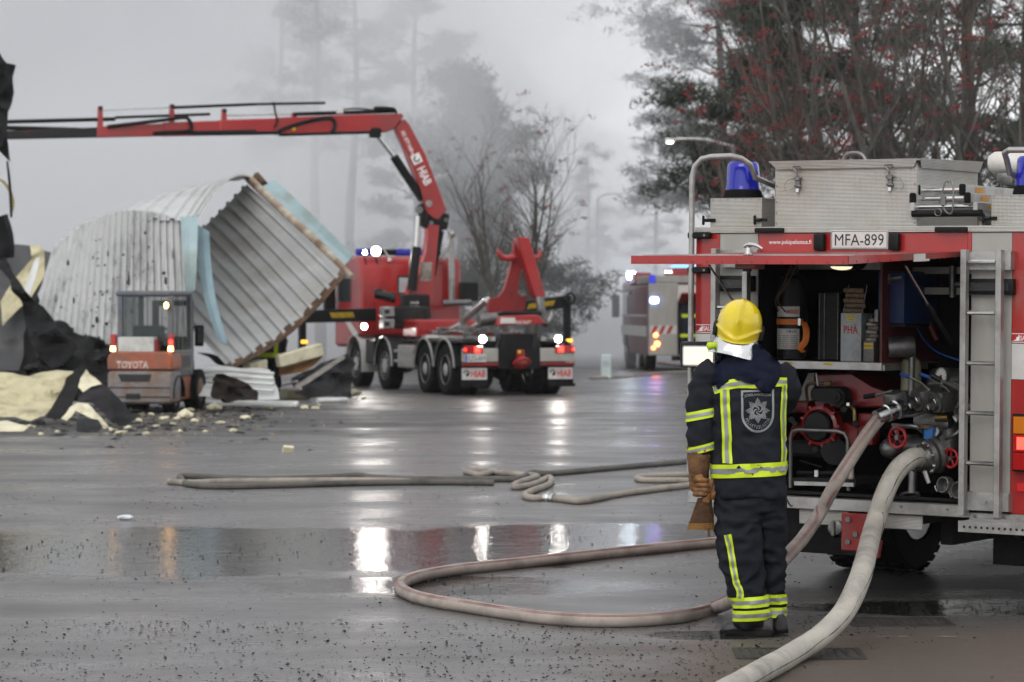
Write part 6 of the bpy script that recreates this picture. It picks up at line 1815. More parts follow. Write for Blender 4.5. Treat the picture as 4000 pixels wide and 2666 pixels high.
for k in range(110):                                  # burnt-through spots and flakes, denser below and to the right
    t = min(.98, max(.05, rr.betavariate(3.0, 2.2))); s_ = rr.betavariate(2.0, 1.4)
    p = fA(s_, t) + V((0, -.075, 0))
    w_, h_ = .006 + rr.random() ** 2 * .03, .012 + rr.random() ** 3 * .10
    poly = [p + V((math.cos(a_) * w_ * (.6 + rr.random() * .6), -.004, math.sin(a_) * h_ * (.6 + rr.random() * .6))) for a_ in [j * math.pi / 4 for j in range(8)]]
    b = B(); b.prism(poly, (0, .006, 0)); b.obj('scorch_flake', SOOT, sa, smooth=0)
rebase(sa)
g0 = [P(321, 896, 55.3), P(500, 861, 53.2), P(700, 862, 52.4), P(782, 846, 52.3)]
g1 = [P(531, 826, 58.5), P(692, 753, 59.5), P(875, 713, 60.0), P(1000, 700, 60.2)]
def curve4(g, t):
    d_ = dense(g, 12); x = t * (len(d_) - 1); i = min(int(x), len(d_) - 2); return d_[i].lerp(d_[i + 1], x - i)
def fT(s_, t):
    p = curve4(g0, t).lerp(curve4(g1, t), s_)
    p.z += .35 * math.sin(s_ * math.pi) * t
    return p
b = corrugated(fT, 8, 0, 9, .05)
o = b.obj('roof_sheet', ZINCL, None, smooth=25)
tag(o, 'pale ribbed roof sheet bent over the top of the scorched wall sheet', 'metal sheet')
o0 = o
f1 = bil(P(965, 722, 59.5), P(1345, 1072, 54.5), P(895, 1440, 52.2), P(555, 1095, 56.0))
def fR(s_, t):
    p = f1(s_, t)
    p.y += .55 * math.sin(t * math.pi) + .25 * math.sin(s_ * math.pi)
    p.z -= .22 * math.sin(t * math.pi) * s_
    return p
sr = thing('wall_sheet', 'large leaning ribbed sheet with diagonal grooves and rusty torn edge', 'metal sheet', P(985, 1385, 53) * V((1, 1, 0)))
b = corrugated(fR, 12, 0, 12, .06); b.obj('ribbed_sheet', ZINCR, sr, smooth=25)
RUST = M('rust', (.13, .065, .028), .85, var=.4, scale=9, dirt=(.03, .02, .015), dirt_amt=.5)
rows = []
for i in range(40):
    t = i / 39
    wd = .10 + .06 * noise.noise(V((t * 9, 1, 2)))
    p1_, p0_ = fR(1.0, t), fR(1.0 - max(.01, wd * .35), t)
    rows.append([p0_ + V((0, -.11, 0)), p1_ + V((.03, -.11, -.03))])
b = B(); b.grid(rows, thick=.01); b.obj('rusty_edge', RUST, sr)
b = B(); b.tube([fR(0, 0) + V((.05, -.15, .12)), fR(.35, 0) + V((.08, -.12, .06)), fR(.7, 0) + V((.08, -.12, .06)), fR(1.03, 0) + V((.1, -.12, .0))], [.09, .085, .08, .05], 8, 4); b.obj('gutter', M('rusty_cream', (.46, .40, .32), .6, var=.15, scale=3, dirt=(.16, .09, .05), dirt_amt=.5), sr)
rebase(sr)
BLU = M('pale_blue_sheet', (.30, .40, .42), .5, var=.10, scale=1.5, dirt=(.22, .24, .20), dirt_amt=.3)
def ribbon_sheet(name, label, left, right, mat, cat='metal sheet', thick=.02, bulge=0.0):
    """sheet between two edges given as lists of (u, v, D)"""
    l_ = dense([P(*q_) for q_ in left], 6); r_ = dense([P(*q_) for q_ in right], 6)
    rows = []
    for a_, c_ in zip(l_, r_):
        m_ = a_.lerp(c_, .5) + V((0, -bulge, 0))
        rows.append([a_, a_.lerp(m_, .5), m_, m_.lerp(c_, .5), c_])
    b = B(); b.grid(rows, thick=thick)
    return tag(b.obj(name, mat, None, smooth=30), label, cat)
ribbon_sheet('trim_sheet', 'pale blue folded trim hanging straight down in front of the leaning sheet', [(705, 850, 52.2), (714, 930, 52.0), (722, 1040, 51.8), (730, 1137, 51.8)], [(773, 850, 52.2), (772, 930, 51.9), (768, 1040, 51.7), (762, 1137, 51.7)], BLU, bulge=.06)
ribbon_sheet('trim_sheet', 'darker blue trim strip trailing down to a point by the forklift', [(772, 880, 52.6), (778, 1000, 52.3), (800, 1160, 51.9), (856, 1335, 51.2)], [(815, 908, 52.6), (822, 1000, 52.2), (842, 1160, 51.7), (890, 1350, 51.1)], M('slate_blue_sheet', (.20, .29, .33), .5, var=.12, scale=1.5), bulge=.05)
ribbon_sheet('eaves_trim', 'pale blue eaves trim lying along the rusty gutter', [(1015, 738, 59.6), (1130, 850, 58.2), (1240, 955, 56.6), (1345, 1038, 54.8)], [(1072, 698, 60.2), (1180, 800, 58.8), (1290, 905, 57.0), (1382, 1000, 55.2)], BLU, bulge=-.25)
b = B(); b.tube([P(990, 715, 60.2), P(1003, 690, 60.4), P(1030, 722, 60)], .10, 6); tag(b.obj('ridge_flashing', RUST, None), 'rusty ridge cap sticking up at the sheet\'s highest corner', 'metal trim')
# crumpled sheets: outline in pixels, depth from top to bottom
def crumple(name, label, cat, pts, D0, D1, mat, amp=.15, thick=.03, scale=1.4, seed=0, res=.22, uslope=0.0):
    vs_ = [v for u, v in pts]; us_ = [u for u, v in pts]
    v0, v1, um = min(vs_), max(vs_), sum(us_) / len(us_)
    bm_ = bmesh.new()
    bm_.faces.new([bm_.verts.new((u * .01, v * .01, 0)) for u, v in pts])
    bmesh.ops.triangulate(bm_, faces=bm_.faces)
    for _ in range(6):
        ed = [e for e in bm_.edges if e.calc_length() > res]
        if not ed: break
        bmesh.ops.subdivide_edges(bm_, edges=ed, cuts=1)
        bmesh.ops.triangulate(bm_, faces=bm_.faces)
    for v in bm_.verts:
        u_, vv = v.co.x * 100, v.co.y * 100
        t = (vv - v0) / max(1, v1 - v0)
        D = D0 + (D1 - D0) * t + uslope * (u_ - um)
        p = P(u_, vv, D)
        q_ = p * scale + V((seed * 3.7, 0, seed))
        ridge = 1 - 2 * abs(noise.noise(q_))
        p += V((.25 * amp * noise.noise(q_ * 2.1), -amp * (ridge + .5 * noise.noise(q_ * 2.7)), .25 * amp * noise.noise(q_ * 1.7 + V((5, 5, 5)))))
        p.z = max(p.z, .012)
        v.co = p
    back = {v: bm_.verts.new(v.co + V((0, thick, 0))) for v in list(bm_.verts)}
    rim = [e for e in bm_.edges if len(e.link_faces) == 1]
    for f_ in list(bm_.faces):
        bm_.faces.new([back[v] for v in reversed(f_.verts)])
    for e in rim:
        a_, c_ = e.verts
        bm_.faces.new((a_, c_, back[c_], back[a_]))
    bmesh.ops.recalc_face_normals(bm_, faces=bm_.faces)
    me = bpy.data.meshes.new(name); bm_.to_mesh(me); bm_.free()
    return tag(mesh_obj(name, me, mat, None, 25), label, cat)
CHAR = M('charred', (.006, .006, .0065), .5, var=.4, scale=3, dirt=(.022, .022, .024), dirt_amt=.35, bump=.9, bscale=7, spec=.15)
SOOTY = M('sooty_grey_sheet', (.06, .06, .06), .55, var=.3, scale=1.5, dirt=(.02, .02, .02), dirt_amt=.5, metal=.2)
CREAM = M('cream_foam', (.52, .47, .30), .8, var=.12, scale=3, dirt=(.20, .17, .10), dirt_amt=.35, bump=.4, bscale=10)
CREAMS = M('cream_foam_bright', (.66, .61, .44), .8, var=.10, scale=4, dirt=(.2, .15, .08), dirt_amt=.3, bump=.4, bscale=10)
BURNT = M('burnt_purple', (.022, .018, .021), .7, var=.4, scale=3, dirt=(.012, .01, .011), dirt_amt=.4, bump=.9, bscale=9, spec=.3)
FOILB = M('dark_board', (.008, .0078, .008), .6, var=.4, scale=4, stretch=(6, 6, 1), spec=.2)
WOOD = M('raw_wood', (.30, .155, .06), .75, var=.25, scale=5, stretch=(1, 4, 4))
GREYB = M('grey_sheet_dark', (.06, .06, .062), .5, metal=.2, var=.2, scale=1.2, dirt=(.05, .05, .05), dirt_amt=.4)
crumple('sooty_sheet', 'dark sooty metal panel leaning at the yard edge behind the charred membrane', 'metal sheet', [(-60, 940), (20, 950), (110, 960), (205, 985), (160, 1120), (110, 1280), (75, 1450), (-60, 1450)], 57, 54.5, GREYB, .22, .04, .8, 1)
crumple('insulation_edge', 'cream torn insulation edge running up the sooty panel', 'insulation', [(5, 1180), (60, 1090), (125, 1010), (118, 960), (150, 955), (175, 985), (178, 1080), (120, 1165), (70, 1215), (10, 1275)], 56, 55, CREAM, .1, .05, 1.5, 2, .15)
crumple('metal_strip', 'bent bright metal strip standing before the sooty panel', 'metal strip', [(95, 1130), (120, 1060), (140, 1010), (158, 1005), (140, 1090), (112, 1165), (100, 1180)], 55, 54.6, ZINCL, .05, .02, 1.5, 3, .15)
crumple('charred_membrane', 'black charred roofing membrane draped down to the ground', 'roofing', [(-60, 930), (8, 940), (28, 1010), (70, 1090), (135, 1164), (185, 1225), (238, 1288), (312, 1362), (270, 1405), (205, 1440), (160, 1400), (125, 1320), (95, 1215), (50, 1120), (10, 1060), (-60, 1050)], 53.4, 51.5, CHAR, .28, .03, 1.3, 4)
crumple('charred_heap', 'black charred heap between membrane and forklift', 'debris', [(100, 1440), (150, 1380), (190, 1270), (215, 1250), (250, 1268), (300, 1296), (380, 1322), (450, 1345), (520, 1365), (760, 1400), (760, 1560), (430, 1572), (300, 1565), (100, 1540)], 53.4, 50.9, CHAR, .35, .08, 1.6, 5)
crumple('sooty_sheet', 'bent grey sheet with hanging soot below the scorched wall sheet', 'metal sheet', [(290, 1345), (340, 1360), (430, 1372), (425, 1408), (360, 1400), (280, 1385)], 52.6, 52.3, SOOTY, .1, .02, 2, 6, .15)
crumple('insulation_debris', 'large crumpled cream insulation panel lying at the yard edge', 'insulation', [(-80, 1445), (0, 1450), (60, 1455), (114, 1473), (160, 1460), (217, 1449), (287, 1447), (240, 1540), (184, 1622), (150, 1640), (119, 1652), (60, 1630), (-80, 1622)], 45.2, 43.4, CREAM, .20, .08, 1.4, 7)
crumple('charred_board', 'charred black board tipped across the cream panel', 'board', [(300, 1440), (334, 1452), (318, 1500), (258, 1632), (220, 1640), (182, 1628), (230, 1545)], 44.0, 42.7, FOILB, .06, .05, 2, 8)
crumple('insulation_debris', 'bright cream torn foam piece at the top of the burnt heap', 'insulation', [(336, 1444), (352, 1462), (400, 1500), (362, 1510), (326, 1532), (308, 1512), (320, 1475)], 43.8, 43.4, CREAMS, .08, .06, 2, 9, .15)
crumple('burnt_debris', 'purple-black burnt panel with cream ragged rims beside the forklift', 'panel', [(395, 1500), (440, 1530), (480, 1570), (505, 1610), (500, 1640), (450, 1655), (420, 1640), (390, 1600), (360, 1575), (300, 1572), (330, 1530), (360, 1512)], 43.6, 42.6, BURNT, .12, .05, 2, 10, .15)
crumple('insulation_debris', 'curved cream foam rim arching in front of the burnt panel', 'insulation', [(240, 1635), (275, 1590), (305, 1572), (345, 1576), (372, 1610), (400, 1640), (424, 1668), (408, 1680), (370, 1640), (340, 1608), (300, 1606), (262, 1645)], 42.6, 42.0, CREAMS, .07, .06, 2, 11, .12)
crumple('charred_piece', 'small black charred piece with cream rim on the asphalt', 'debris', [(300, 1640), (330, 1632), (380, 1640), (402, 1668), (380, 1690), (330, 1696), (300, 1684)], 41.9, 41.2, CHAR, .08, .08, 2, 12, .15)
crumple('insulation_debris', 'flat cream foam slab broken off at the yard edge', 'insulation', [(-60, 1650), (20, 1645), (95, 1662), (110, 1675), (80, 1690), (20, 1700), (-60, 1695)], 41.8, 41.0, CREAMS, .10, .10, 2, 13, .15)
crumple('charred_piece', 'long thin charred strip leaning on the burnt panel', 'debris', [(430, 1530), (448, 1540), (500, 1600), (535, 1625), (530, 1640), (470, 1668), (455, 1662), (498, 1625), (470, 1585)], 43.0, 42.2, CHAR, .05, .03, 2, 14, .15)
# right of the forklift
crumple('white_sheet', 'crushed white ribbed sheet lying behind the forklift wheel', 'metal sheet', [(765, 1438), (860, 1432), (1000, 1440), (1055, 1445), (1075, 1490), (1095, 1560), (1010, 1566), (900, 1560), (770, 1548)], 51.2, 49.8, ZINCL, .12, .03, 1.6, 15, .16)
for k, v in enumerate((1455, 1475, 1497, 1522)):
    b = B(); b.tube([P(775, v - 4, 50.9 - k * .2), P(900, v - 6, 50.7 - k * .2), P(1070, v + 6, 50.5 - k * .2)], .035, 6, 4); tag(b.obj('sheet_rib', ZINCL, None), ('top', 'second', 'third', 'lowest')[k] + ' fold of the crushed white sheet behind the forklift', 'metal sheet')
crumple('burnt_debris', 'curled burnt black-brown plate before the white ribbed sheet', 'plate', [(835, 1480), (848, 1465), (870, 1460), (920, 1472), (960, 1490), (1000, 1525), (1015, 1545), (1005, 1568), (870, 1572), (833, 1545)], 49.8, 49.0, M('burnt_brown', (.020, .014, .011), .8, var=.5, scale=3, bump=.8, bscale=9, spec=.2), .24, .04, 2.6, 16, .12)
crumple('burnt_debris', 'big black burnt panel slumped beside the crane truck', 'panel', [(1140, 1480), (1200, 1445), (1300, 1400), (1360, 1385), (1385, 1420), (1370, 1550), (1250, 1552), (1150, 1545)], 56.5, 54.2, CHAR, .25, .06, 1.4, 17)
crumple('burnt_lining', 'dark grey lining sheet folded up behind the cream beams', 'sheet', [(770, 1378), (860, 1392), (960, 1378), (1040, 1345), (1090, 1300), (1130, 1330), (1110, 1440), (960, 1450), (860, 1425)], 57.5, 56.4, CHAR, .25, .04, 1.2, 18)
crumple('timber_boards', 'splintered brown timber boards under the cream beam', 'timber', [(1090, 1430), (1150, 1402), (1230, 1382), (1262, 1390), (1230, 1425), (1190, 1452), (1090, 1470)], 54.4, 53.9, WOOD, .08, .05, 2, 19, .15)
crumple('plywood_sheet', 'grey plywood sheet tilted up against the black panel', 'board', [(1150, 1510), (1210, 1470), (1280, 1425), (1340, 1385), (1350, 1400), (1300, 1432), (1230, 1480), (1165, 1520)], 54.6, 53.6, M('grey_ply', (.24, .22, .20), .8, var=.2), .05, .04, 2, 20, .15)
def beam(name, label, cat, a, c, wd, ht, mat):
    a, c = V(a), V(c); d_ = c - a
    b = B(); b.box((0, 0, 0), (d_.length, wd, ht), bev=.02)
    rot = d_.to_track_quat('X', 'Z').to_matrix().to_4x4()
    b.jitter(.02, 3); b.xf(Matrix.Translation((a + c) / 2) @ rot)
    return tag(b.obj(name, mat, None), label, cat)
beam('foam_beam', 'long cream insulation beam pointing up towards the crane truck', 'beam', P(1085, 1412, 53.6), P(1252, 1365, 54.2), .2, .24, CREAMS)
beam('foam_beam', 'short cream insulation beam end beside the far fireman', 'beam', P(962, 1440, 53), P(1032, 1424, 53.4), .2, .2, CREAMS)
def pipe(name, label, a, c, r_, mat):
    b = B(); b.cyl(a, c, r_, n=12)
    return tag(b.obj(name, mat, None), label, 'pipe')
WP = M('white_pipe', (.66, .66, .64), .4, var=.06, scale=3, dirt=(.35, .33, .3), dirt_amt=.3)
pipe('drain_pipe', 'long white drain pipe lying on the asphalt behind the forklift', onground(790, 1576, .055), onground(1165, 1578, .055), .055, WP)
pipe('drain_pipe', 'shorter white pipe piece in line with the long drain pipe', onground(1240, 1565, .05), onground(1352, 1562, .05), .05, WP)
b = B(); b.bb(G(815, 1592) + V((0, 0, .0)), G(815, 1592) + V((1.6, .25, .05)), bev=.01); tag(b.obj('white_board', WP, None), 'flat white board on the ground beside the drain pipe', 'board')
beam('steel_profile', 'thin grey steel profile propped beside the outrigger foot', 'steel profile', P(1100, 1505, 53), P(1165, 1490, 52.6), .05, .05, ALU)
beam('steel_profile', 'level grey steel profile lying beside the outrigger foot', 'steel profile', P(1095, 1520, 52), P(1180, 1520, 51.6), .06, .06, ALU)
beam('foam_slab', 'low cream foam slab on the ground by the outrigger foot', 'insulation', G(1100, 1560) + V((0, 0, .09)), G(1190, 1558) + V((0, 0, .09)), .5, .18, CREAM)
# black hanging remains at the left edge
crumple('burnt_eaves', 'black burnt eaves hanging in tatters above the crane boom', 'roofing', [(-80, 150), (0, 208), (18, 238), (30, 255), (62, 262), (55, 300), (56, 365), (48, 390), (30, 440), (28, 500), (4, 512), (12, 545), (38, 628), (0, 588), (-80, 560)], 47, 46.6, CHAR, .12, .05, 2, 21, .12)
b = B(); b.tube([P(28, 630, 46.5), P(36, 700, 46.5), P(42, 780, 46.5), P(44, 850, 46.5)], [.03, .045, .05, .04], 6, 4, flat=.5); tag(b.obj('burnt_strap', CHAR, None), 'burnt strap dangling straight down from the black eaves', 'strap')
b = B(); b.tube([P(-10, 700, 46.8), P(15, 712, 46.8), P(40, 750, 46.8), P(52, 790, 46.8), P(48, 830, 46.8)], [.05, .06, .06, .05, .02], 6, 4, flat=.4); tag(b.obj('yellow_strip', M('yellow_strip', (.40, .32, .10), .7), None), 'curled yellow strip hanging behind the burnt strap', 'strip')
b = B(); b.tube([P(-20, 860, 50), P(10, 930, 50), P(20, 1010, 50)], [.25, .2, .16], 8, 3); tag(b.obj('charred_post', CHAR, None), 'charred post rising at the yard edge above the membrane', 'post')
crumple('wall_remains', 'dark wrecked wall panels at the edge of the burnt warehouse', 'wall', [(-500, 1000), (-60, 980), (100, 1030), (165, 1200), (240, 1330), (260, 1540), (-500, 1560)], 58, 54.6, SOOTY, .3, .06, .8, 22, .5)
# small foam chunks on the asphalt, each its own thing
rr = random.Random(11)
spots = [(725, 1632), (760, 1650), (835, 1605), (745, 1608), (440, 1685), (500, 1680), (675, 1660), (590, 1625), (540, 1650), (640, 1640), (705, 1690), (610, 1670), (1130, 1590), (1190, 1600), (1230, 1598), (1250, 1585), (1310, 1572), (960, 1640), (1050, 1600), (860, 1660), (160, 1700), (225, 1690), (120, 1672), (1385, 1545), (1345, 1550), (570, 1700), (800, 1690), (910, 1690), (690, 1640), (470, 1700), (1420, 1560)]
for i, (u, v) in enumerate(spots):
    s = .035 + rr.random() * .055
    if i in (0, 2, 23): s = .13
    p = G(u, v)
    b = B(); b.ico((0, 0, s * .35), s, 1, (1.2, .9, .6)); b.jitter(s * .5, 2.2 / s * .6, i)
    for v_ in b.bm.verts: v_.co.z = max(0, v_.co.z)
    o = b.obj('foam_chunk', CREAMS, None, smooth=20); o.location = p
    where = 'big cream foam lump on the asphalt by the wreckage' if s > .15 else ('small cream foam chunk on the asphalt near the white drain pipe' if u > 780 else ('small cream foam chunk on the asphalt below the burnt heap' if u < 515 else 'small cream foam chunk on the asphalt around the forklift wheels'))
    tag(o, where, 'foam chunk', 'foam chunks scattered on the yard')
b = B(); b.box((0, 0, .045), (.13, .05, .085), rot=Euler((.5, .1, .3))); o = b.obj('board_chip', CREAMS, None, smooth=0); o.location = G(1125, 1770); tag(o, 'single cream board chip lying alone on the open yard', 'board chip')
# plastic bag on the wet yard
b = B(); b.ico((0, 0, .02), .045, 3, (1.5, .8, .5)); b.jitter(.013, 50, 3)
for v_ in b.bm.verts: v_.co.z = max(.003, v_.co.z)
o = b.obj('plastic_bag', M('white_plastic', (.62, .66, .68), .3, var=.1, scale=20), None); o.location = G(490, 2032); tag(o, 'crumpled white plastic litter lying at the puddle edge', 'litter')
# second fireman, behind the leaning sheet
m2 = thing('person', 'distant fireman in dark suit with yellow bands bending among the debris', 'person', P(1065, 1525, 55.2) * V((1, 1, 0)))
S2 = F / 55.2
def mp_(u, v, y=0.0): return V(((u - 1065) / S2, y, max(.0, CH - (v - HY) / S2)))
b = B()
loft(b, [(mp_(1048, 1395), .20, .15), (mp_(1058, 1350), .22, .16), (mp_(1072, 1310), .22, .15), (mp_(1085, 1275), .15, .12), (mp_(1090, 1255), .08, .08)])
b.ico(mp_(1094, 1235, .02), .13, 2)
b.tube([mp_(1042, 1298), mp_(1028, 1340, -.1), mp_(1040, 1370, -.15)], [.08, .075, .06], 10)
b.tube([mp_(1100, 1298), mp_(1108, 1345, .1), mp_(1095, 1380, .15)], [.08, .075, .06], 10)
b.tube([mp_(1038, 1390), mp_(1045, 1450), mp_(1060, 1525, .1)], [.12, .10, .08], 10); b.tube([mp_(1064, 1390), mp_(1078, 1450), mp_(1088, 1525, -.1)], [.12, .10, .08], 10)
mme = remeshed(b, .03, 3, .015, (5, 5, 6), 3)
mesh_obj('turnout_suit', mme, NAVYC, m2, 70)
b = B(); b.ico(mp_(1096, 1228, .02), .145, 2, (1, 1.1, 1)); b.obj('helmet', YEL, m2)
for s in (-.1, .1):
    b = B(); b.bb(mp_(1062, 1530, 0) + V((s - .06, s - .12, 0)), mp_(1062, 1530, 0) + V((s + .06, s + .14, .1)), bev=.03); b.obj('boot', BOOT, m2)
mb = bvh_of(mme)
ring('reflective_band', mp_(1054, 1388, 0), (.05, 0, 1), -.045, .045, HIVIS, mb, .012, m2, cap=.5)
for pts in (((1046, 1340), (1048, 1316), (1062, 1312), (1078, 1322)), ((1078, 1380), (1082, 1345), (1090, 1318), (1094, 1300))):
    strip('reflective_band', [(mp_(u, v).x, mp_(u, v).z) for u, v in pts], .07, HIVIS, mb, .012, m2)
# ---------------------------------------------------------------- trees
BARKP = M('pine_bark', (.085, .055, .040), .9, var=.35, scale=5, bump=.6, bscale=14, stretch=(1, 1, .3))
BARKG = M('grey_bark', (.085, .078, .068), .9, var=.35, scale=6, bump=.5, bscale=16, stretch=(1, 1, .3))
BARKB = M('birch_bark', (.30, .28, .25), .8, var=.4, scale=4, dirt=(.05, .045, .04), dirt_amt=.5, stretch=(1, 1, 2))
NEED = M('pine_needles', (.030, .042, .026), .8, var=.4, scale=.8)
NEED2 = M('dull_needles', (.034, .040, .030), .8, var=.4, scale=.8)
BERRY = M('rowan_berries', (.20, .010, .012), .4, var=.3, scale=3)
def needles(bm_, c_, r_, n_, rnd, ln=.22):
    for _ in range(n_):
        d_ = V((rnd.gauss(0, 1), rnd.gauss(0, 1), rnd.gauss(.15, .8))).normalized()
        o_ = c_ + V((rnd.gauss(0, r_), rnd.gauss(0, r_), rnd.gauss(0, r_ * .45)))
        s_ = d_.orthogonal().normalized() * (.012 + rnd.random() * .02)
        l_ = ln * (.6 + rnd.random() * .8)
        a_ = bm_.verts.new(o_ - s_); c2 = bm_.verts.new(o_ + s_); e_ = bm_.verts.new(o_ + d_ * l_)
        bm_.faces.new((a_, c2, e_))
def pine(label, x, y, h, z0, rad_, seed, trunk_r=.2, clumps=520, mat=NEED, bark=BARKP, top_fac=.35, needle=.24, per=16, group='pines beyond the yard', limbs=26, fluff=.16):
    rnd = random.Random(seed)
    t = thing('pine_tree', label, 'pine tree', (x, y, 0), group=group)
    b = B()
    lean = V((rnd.uniform(-.02, .02), rnd.uniform(-.02, .02), 1))
    pts = [V((lean.x * z + .08 * math.sin(z * .7 + seed), lean.y * z, z)) for z in [h * k / 9 for k in range(10)]]
    b.tube(pts, [trunk_r * (1 - .85 * k / 9) for k in range(10)], 9, 2); b.obj('trunk', bark, t)
    lb, nb = B(), B()
    nl = int(limbs * (h - z0) / 9)
    ends = []
    for k in range(nl):
        z = z0 + (h - z0) * (k + rnd.random()) / nl
        f_ = (z - z0) / (h - z0)
        L_ = rad_ * (1 - (1 - top_fac) * f_) * rnd.uniform(.35, 1.2) * (1 if f_ > .12 else .75)
        a_ = rnd.random() * 6.283
        p = V((lean.x * z, lean.y * z, z)); d_ = V((math.cos(a_), math.sin(a_), rnd.uniform(-.12, .35))).normalized()
        seg_ = [p]
        for j in range(4):
            d_ = (d_ + V((rnd.gauss(0, .16), rnd.gauss(0, .16), rnd.gauss(.02, .12)))).normalized()
            p = p + d_ * L_ / 4; seg_.append(p)
            if j:
                ends.append((p, .3))
                for _ in range(2):
                    d2 = (d_ + V((rnd.gauss(0, .8), rnd.gauss(0, .8), rnd.gauss(0, .35)))).normalized()
                    e_ = p + d2 * L_ * rnd.uniform(.15, .32)
                    lb.tube([p, e_], [.014, .006], 4); ends.append((e_, .3))
        lb.tube(seg_, [.05 * (1 - f_ * .5), .04, .03, .02, .012], 5)
    lb.obj('limbs', bark, t)['kind'] = 'stuff'
    for k in range(clumps):
        p, r_ = ends[rnd.randrange(len(ends))]
        c_ = p + V((rnd.gauss(0, fluff), rnd.gauss(0, fluff), rnd.gauss(.05, fluff * .6)))
        needles(nb.bm, c_, .14, per, rnd, needle)
    o = nb.obj('crown', mat, t, smooth=0, recalc=False)
    return t
def branchy(lb, p, d_, L_, r_, depth, rnd, tips, up=.12, spread=.55, segs=4):
    seg_, rs = [p], [r_]
    for j in range(segs):
        d_ = (d_ + V((rnd.gauss(0, .13), rnd.gauss(0, .13), rnd.gauss(up * .35, .08)))).normalized()
        p = p + d_ * L_ / segs; seg_.append(p); rs.append(r_ * (1 - .55 * (j + 1) / segs))
        if depth > 0 and j >= 1:
            for _ in range(2 if depth > 1 else 2):
                ax = V((rnd.gauss(0, 1), rnd.gauss(0, 1), rnd.gauss(.25, .5))).normalized()
                branchy(lb, p, (d_ + ax * spread * 1.3).normalized(), L_ * rnd.uniform(.42, .68), rs[-1] * .6, depth - 1, rnd, tips, up, spread, 3)
    lb.tube(seg_, rs, 6 if r_ > .03 else 4)
    tips.append(p)
def rowan(label, x, y, stems, h, seed, berries=220, bark=BARKG, group='rowans beyond the yard', depth=3, cat='rowan tree', name='rowan_tree', br=.022, r0=.085):
    rnd = random.Random(seed)
    t = thing(name, label, cat, (x, y, 0), group=group)
    tb_, lb, tips = B(), B(), []
    for k in range(stems):
        a_ = k * 2.4 + rnd.random(); off = V((math.cos(a_) * .25, math.sin(a_) * .25, 0))
        d_ = V((math.cos(a_) * rnd.uniform(.10, .34), math.sin(a_) * rnd.uniform(.10, .34), 1)).normalized()
        p = off.copy(); seg_, rs = [p.copy()], [r0]
        n_ = 7
        for j in range(n_):
            d_ = (d_ + V((rnd.gauss(0, .07), rnd.gauss(0, .07), .05))).normalized()
            p = p + d_ * h * rnd.uniform(.8, 1.05) / n_; seg_.append(p.copy()); rs.append(r0 * (1 - .8 * (j + 1) / n_))
            if j >= 2:
                for _ in range(2):
                    a2 = rnd.random() * 6.283
                    branchy(lb, p.copy(), (V((math.cos(a2), math.sin(a2), .75)) * .8 + d_ * .5).normalized(), h * rnd.uniform(.16, .30), rs[-1] * .55, depth - 1, rnd, tips)
        tb_.tube(seg_, rs, 8, 2)
    tb_.obj('trunk', bark, t); lb.obj('branches', bark, t)['kind'] = 'stuff'
    if berries:
        bb2 = B()
        for k in range(berries):
            c_ = tips[rnd.randrange(len(tips))] + V((rnd.gauss(0, .06), rnd.gauss(0, .06), -.06))
            for _ in range(9):
                o_ = c_ + V((rnd.gauss(0, .055), rnd.gauss(0, .055), rnd.gauss(0, .03)))
                q_ = br * rnd.uniform(.7, 1.1)
                vs_ = [bb2.bm.verts.new(o_ + V(d3) * q_) for d3 in ((1, 0, 0), (0, 1, 0), (-1, 0, 0), (0, -1, 0), (0, 0, 1), (0, 0, -1))]
                for i_ in range(4):
                    bb2.bm.faces.new((vs_[i_], vs_[(i_ + 1) % 4], vs_[4])); bb2.bm.faces.new((vs_[(i_ + 1) % 4], vs_[i_], vs_[5]))
        bb2.obj('berries', BERRY, t, smooth=0, recalc=False)['kind'] = 'stuff'
    return t
def gx(u, D): return (u - CX) / F * D
# right, behind the near engine
pine('broad pine half veiled by smoke beside the lit street lamp', gx(2830, 95), 95, 19, 4.6, 4.2, 21, .22, 3600, limbs=44, fluff=.3)
pine('dark dense pine next to the rowan with red berries', gx(3085, 72), 72, 16, 4.2, 3.3, 22, .22, 3800, limbs=44, fluff=.28)
pine('tall pine rising behind the tread-plate roof box', gx(3330, 80), 80, 18, 5.0, 3.0, 23, .22, 1400)
pine('pine with bare reddish trunk behind the roof ladder', gx(3780, 62), 62, 17, 4.8, 2.3, 24, .21, 900)
pine('pine with dark crown over the white roof monitor', gx(4030, 66), 66, 17, 3.5, 2.6, 25, .22, 1500)
rowan('many-stemmed rowan full of red berries above the roof box', gx(3480, 46), 46, 6, 7.6, 31, 330)
rowan('leaning rowan with dense red berry clusters beside the dark pine', gx(3260, 49), 49, 5, 7.8, 32, 300)
rowan('low rowan with red berries behind the blue beacon', gx(3060, 52), 52, 5, 5.2, 33, 170)
rowan('bare grey-barked tree with thin upright stems over the roof ladder', gx(3720, 44), 44, 6, 8.2, 34, 60, group='leafless trees beyond the yard', cat='tree', name='bare_tree')
rowan('bare brownish tree with twiggy stems behind the white roof monitor', gx(3960, 47), 47, 6, 8.4, 35, 40, group='leafless trees beyond the yard', cat='tree', name='bare_tree')
rowan('slender pale birch standing behind the right-hand beacon', gx(3890, 53), 53, 2, 9.5, 36, 0, BARKB, group='leafless trees beyond the yard', cat='birch', name='birch_tree', depth=2)
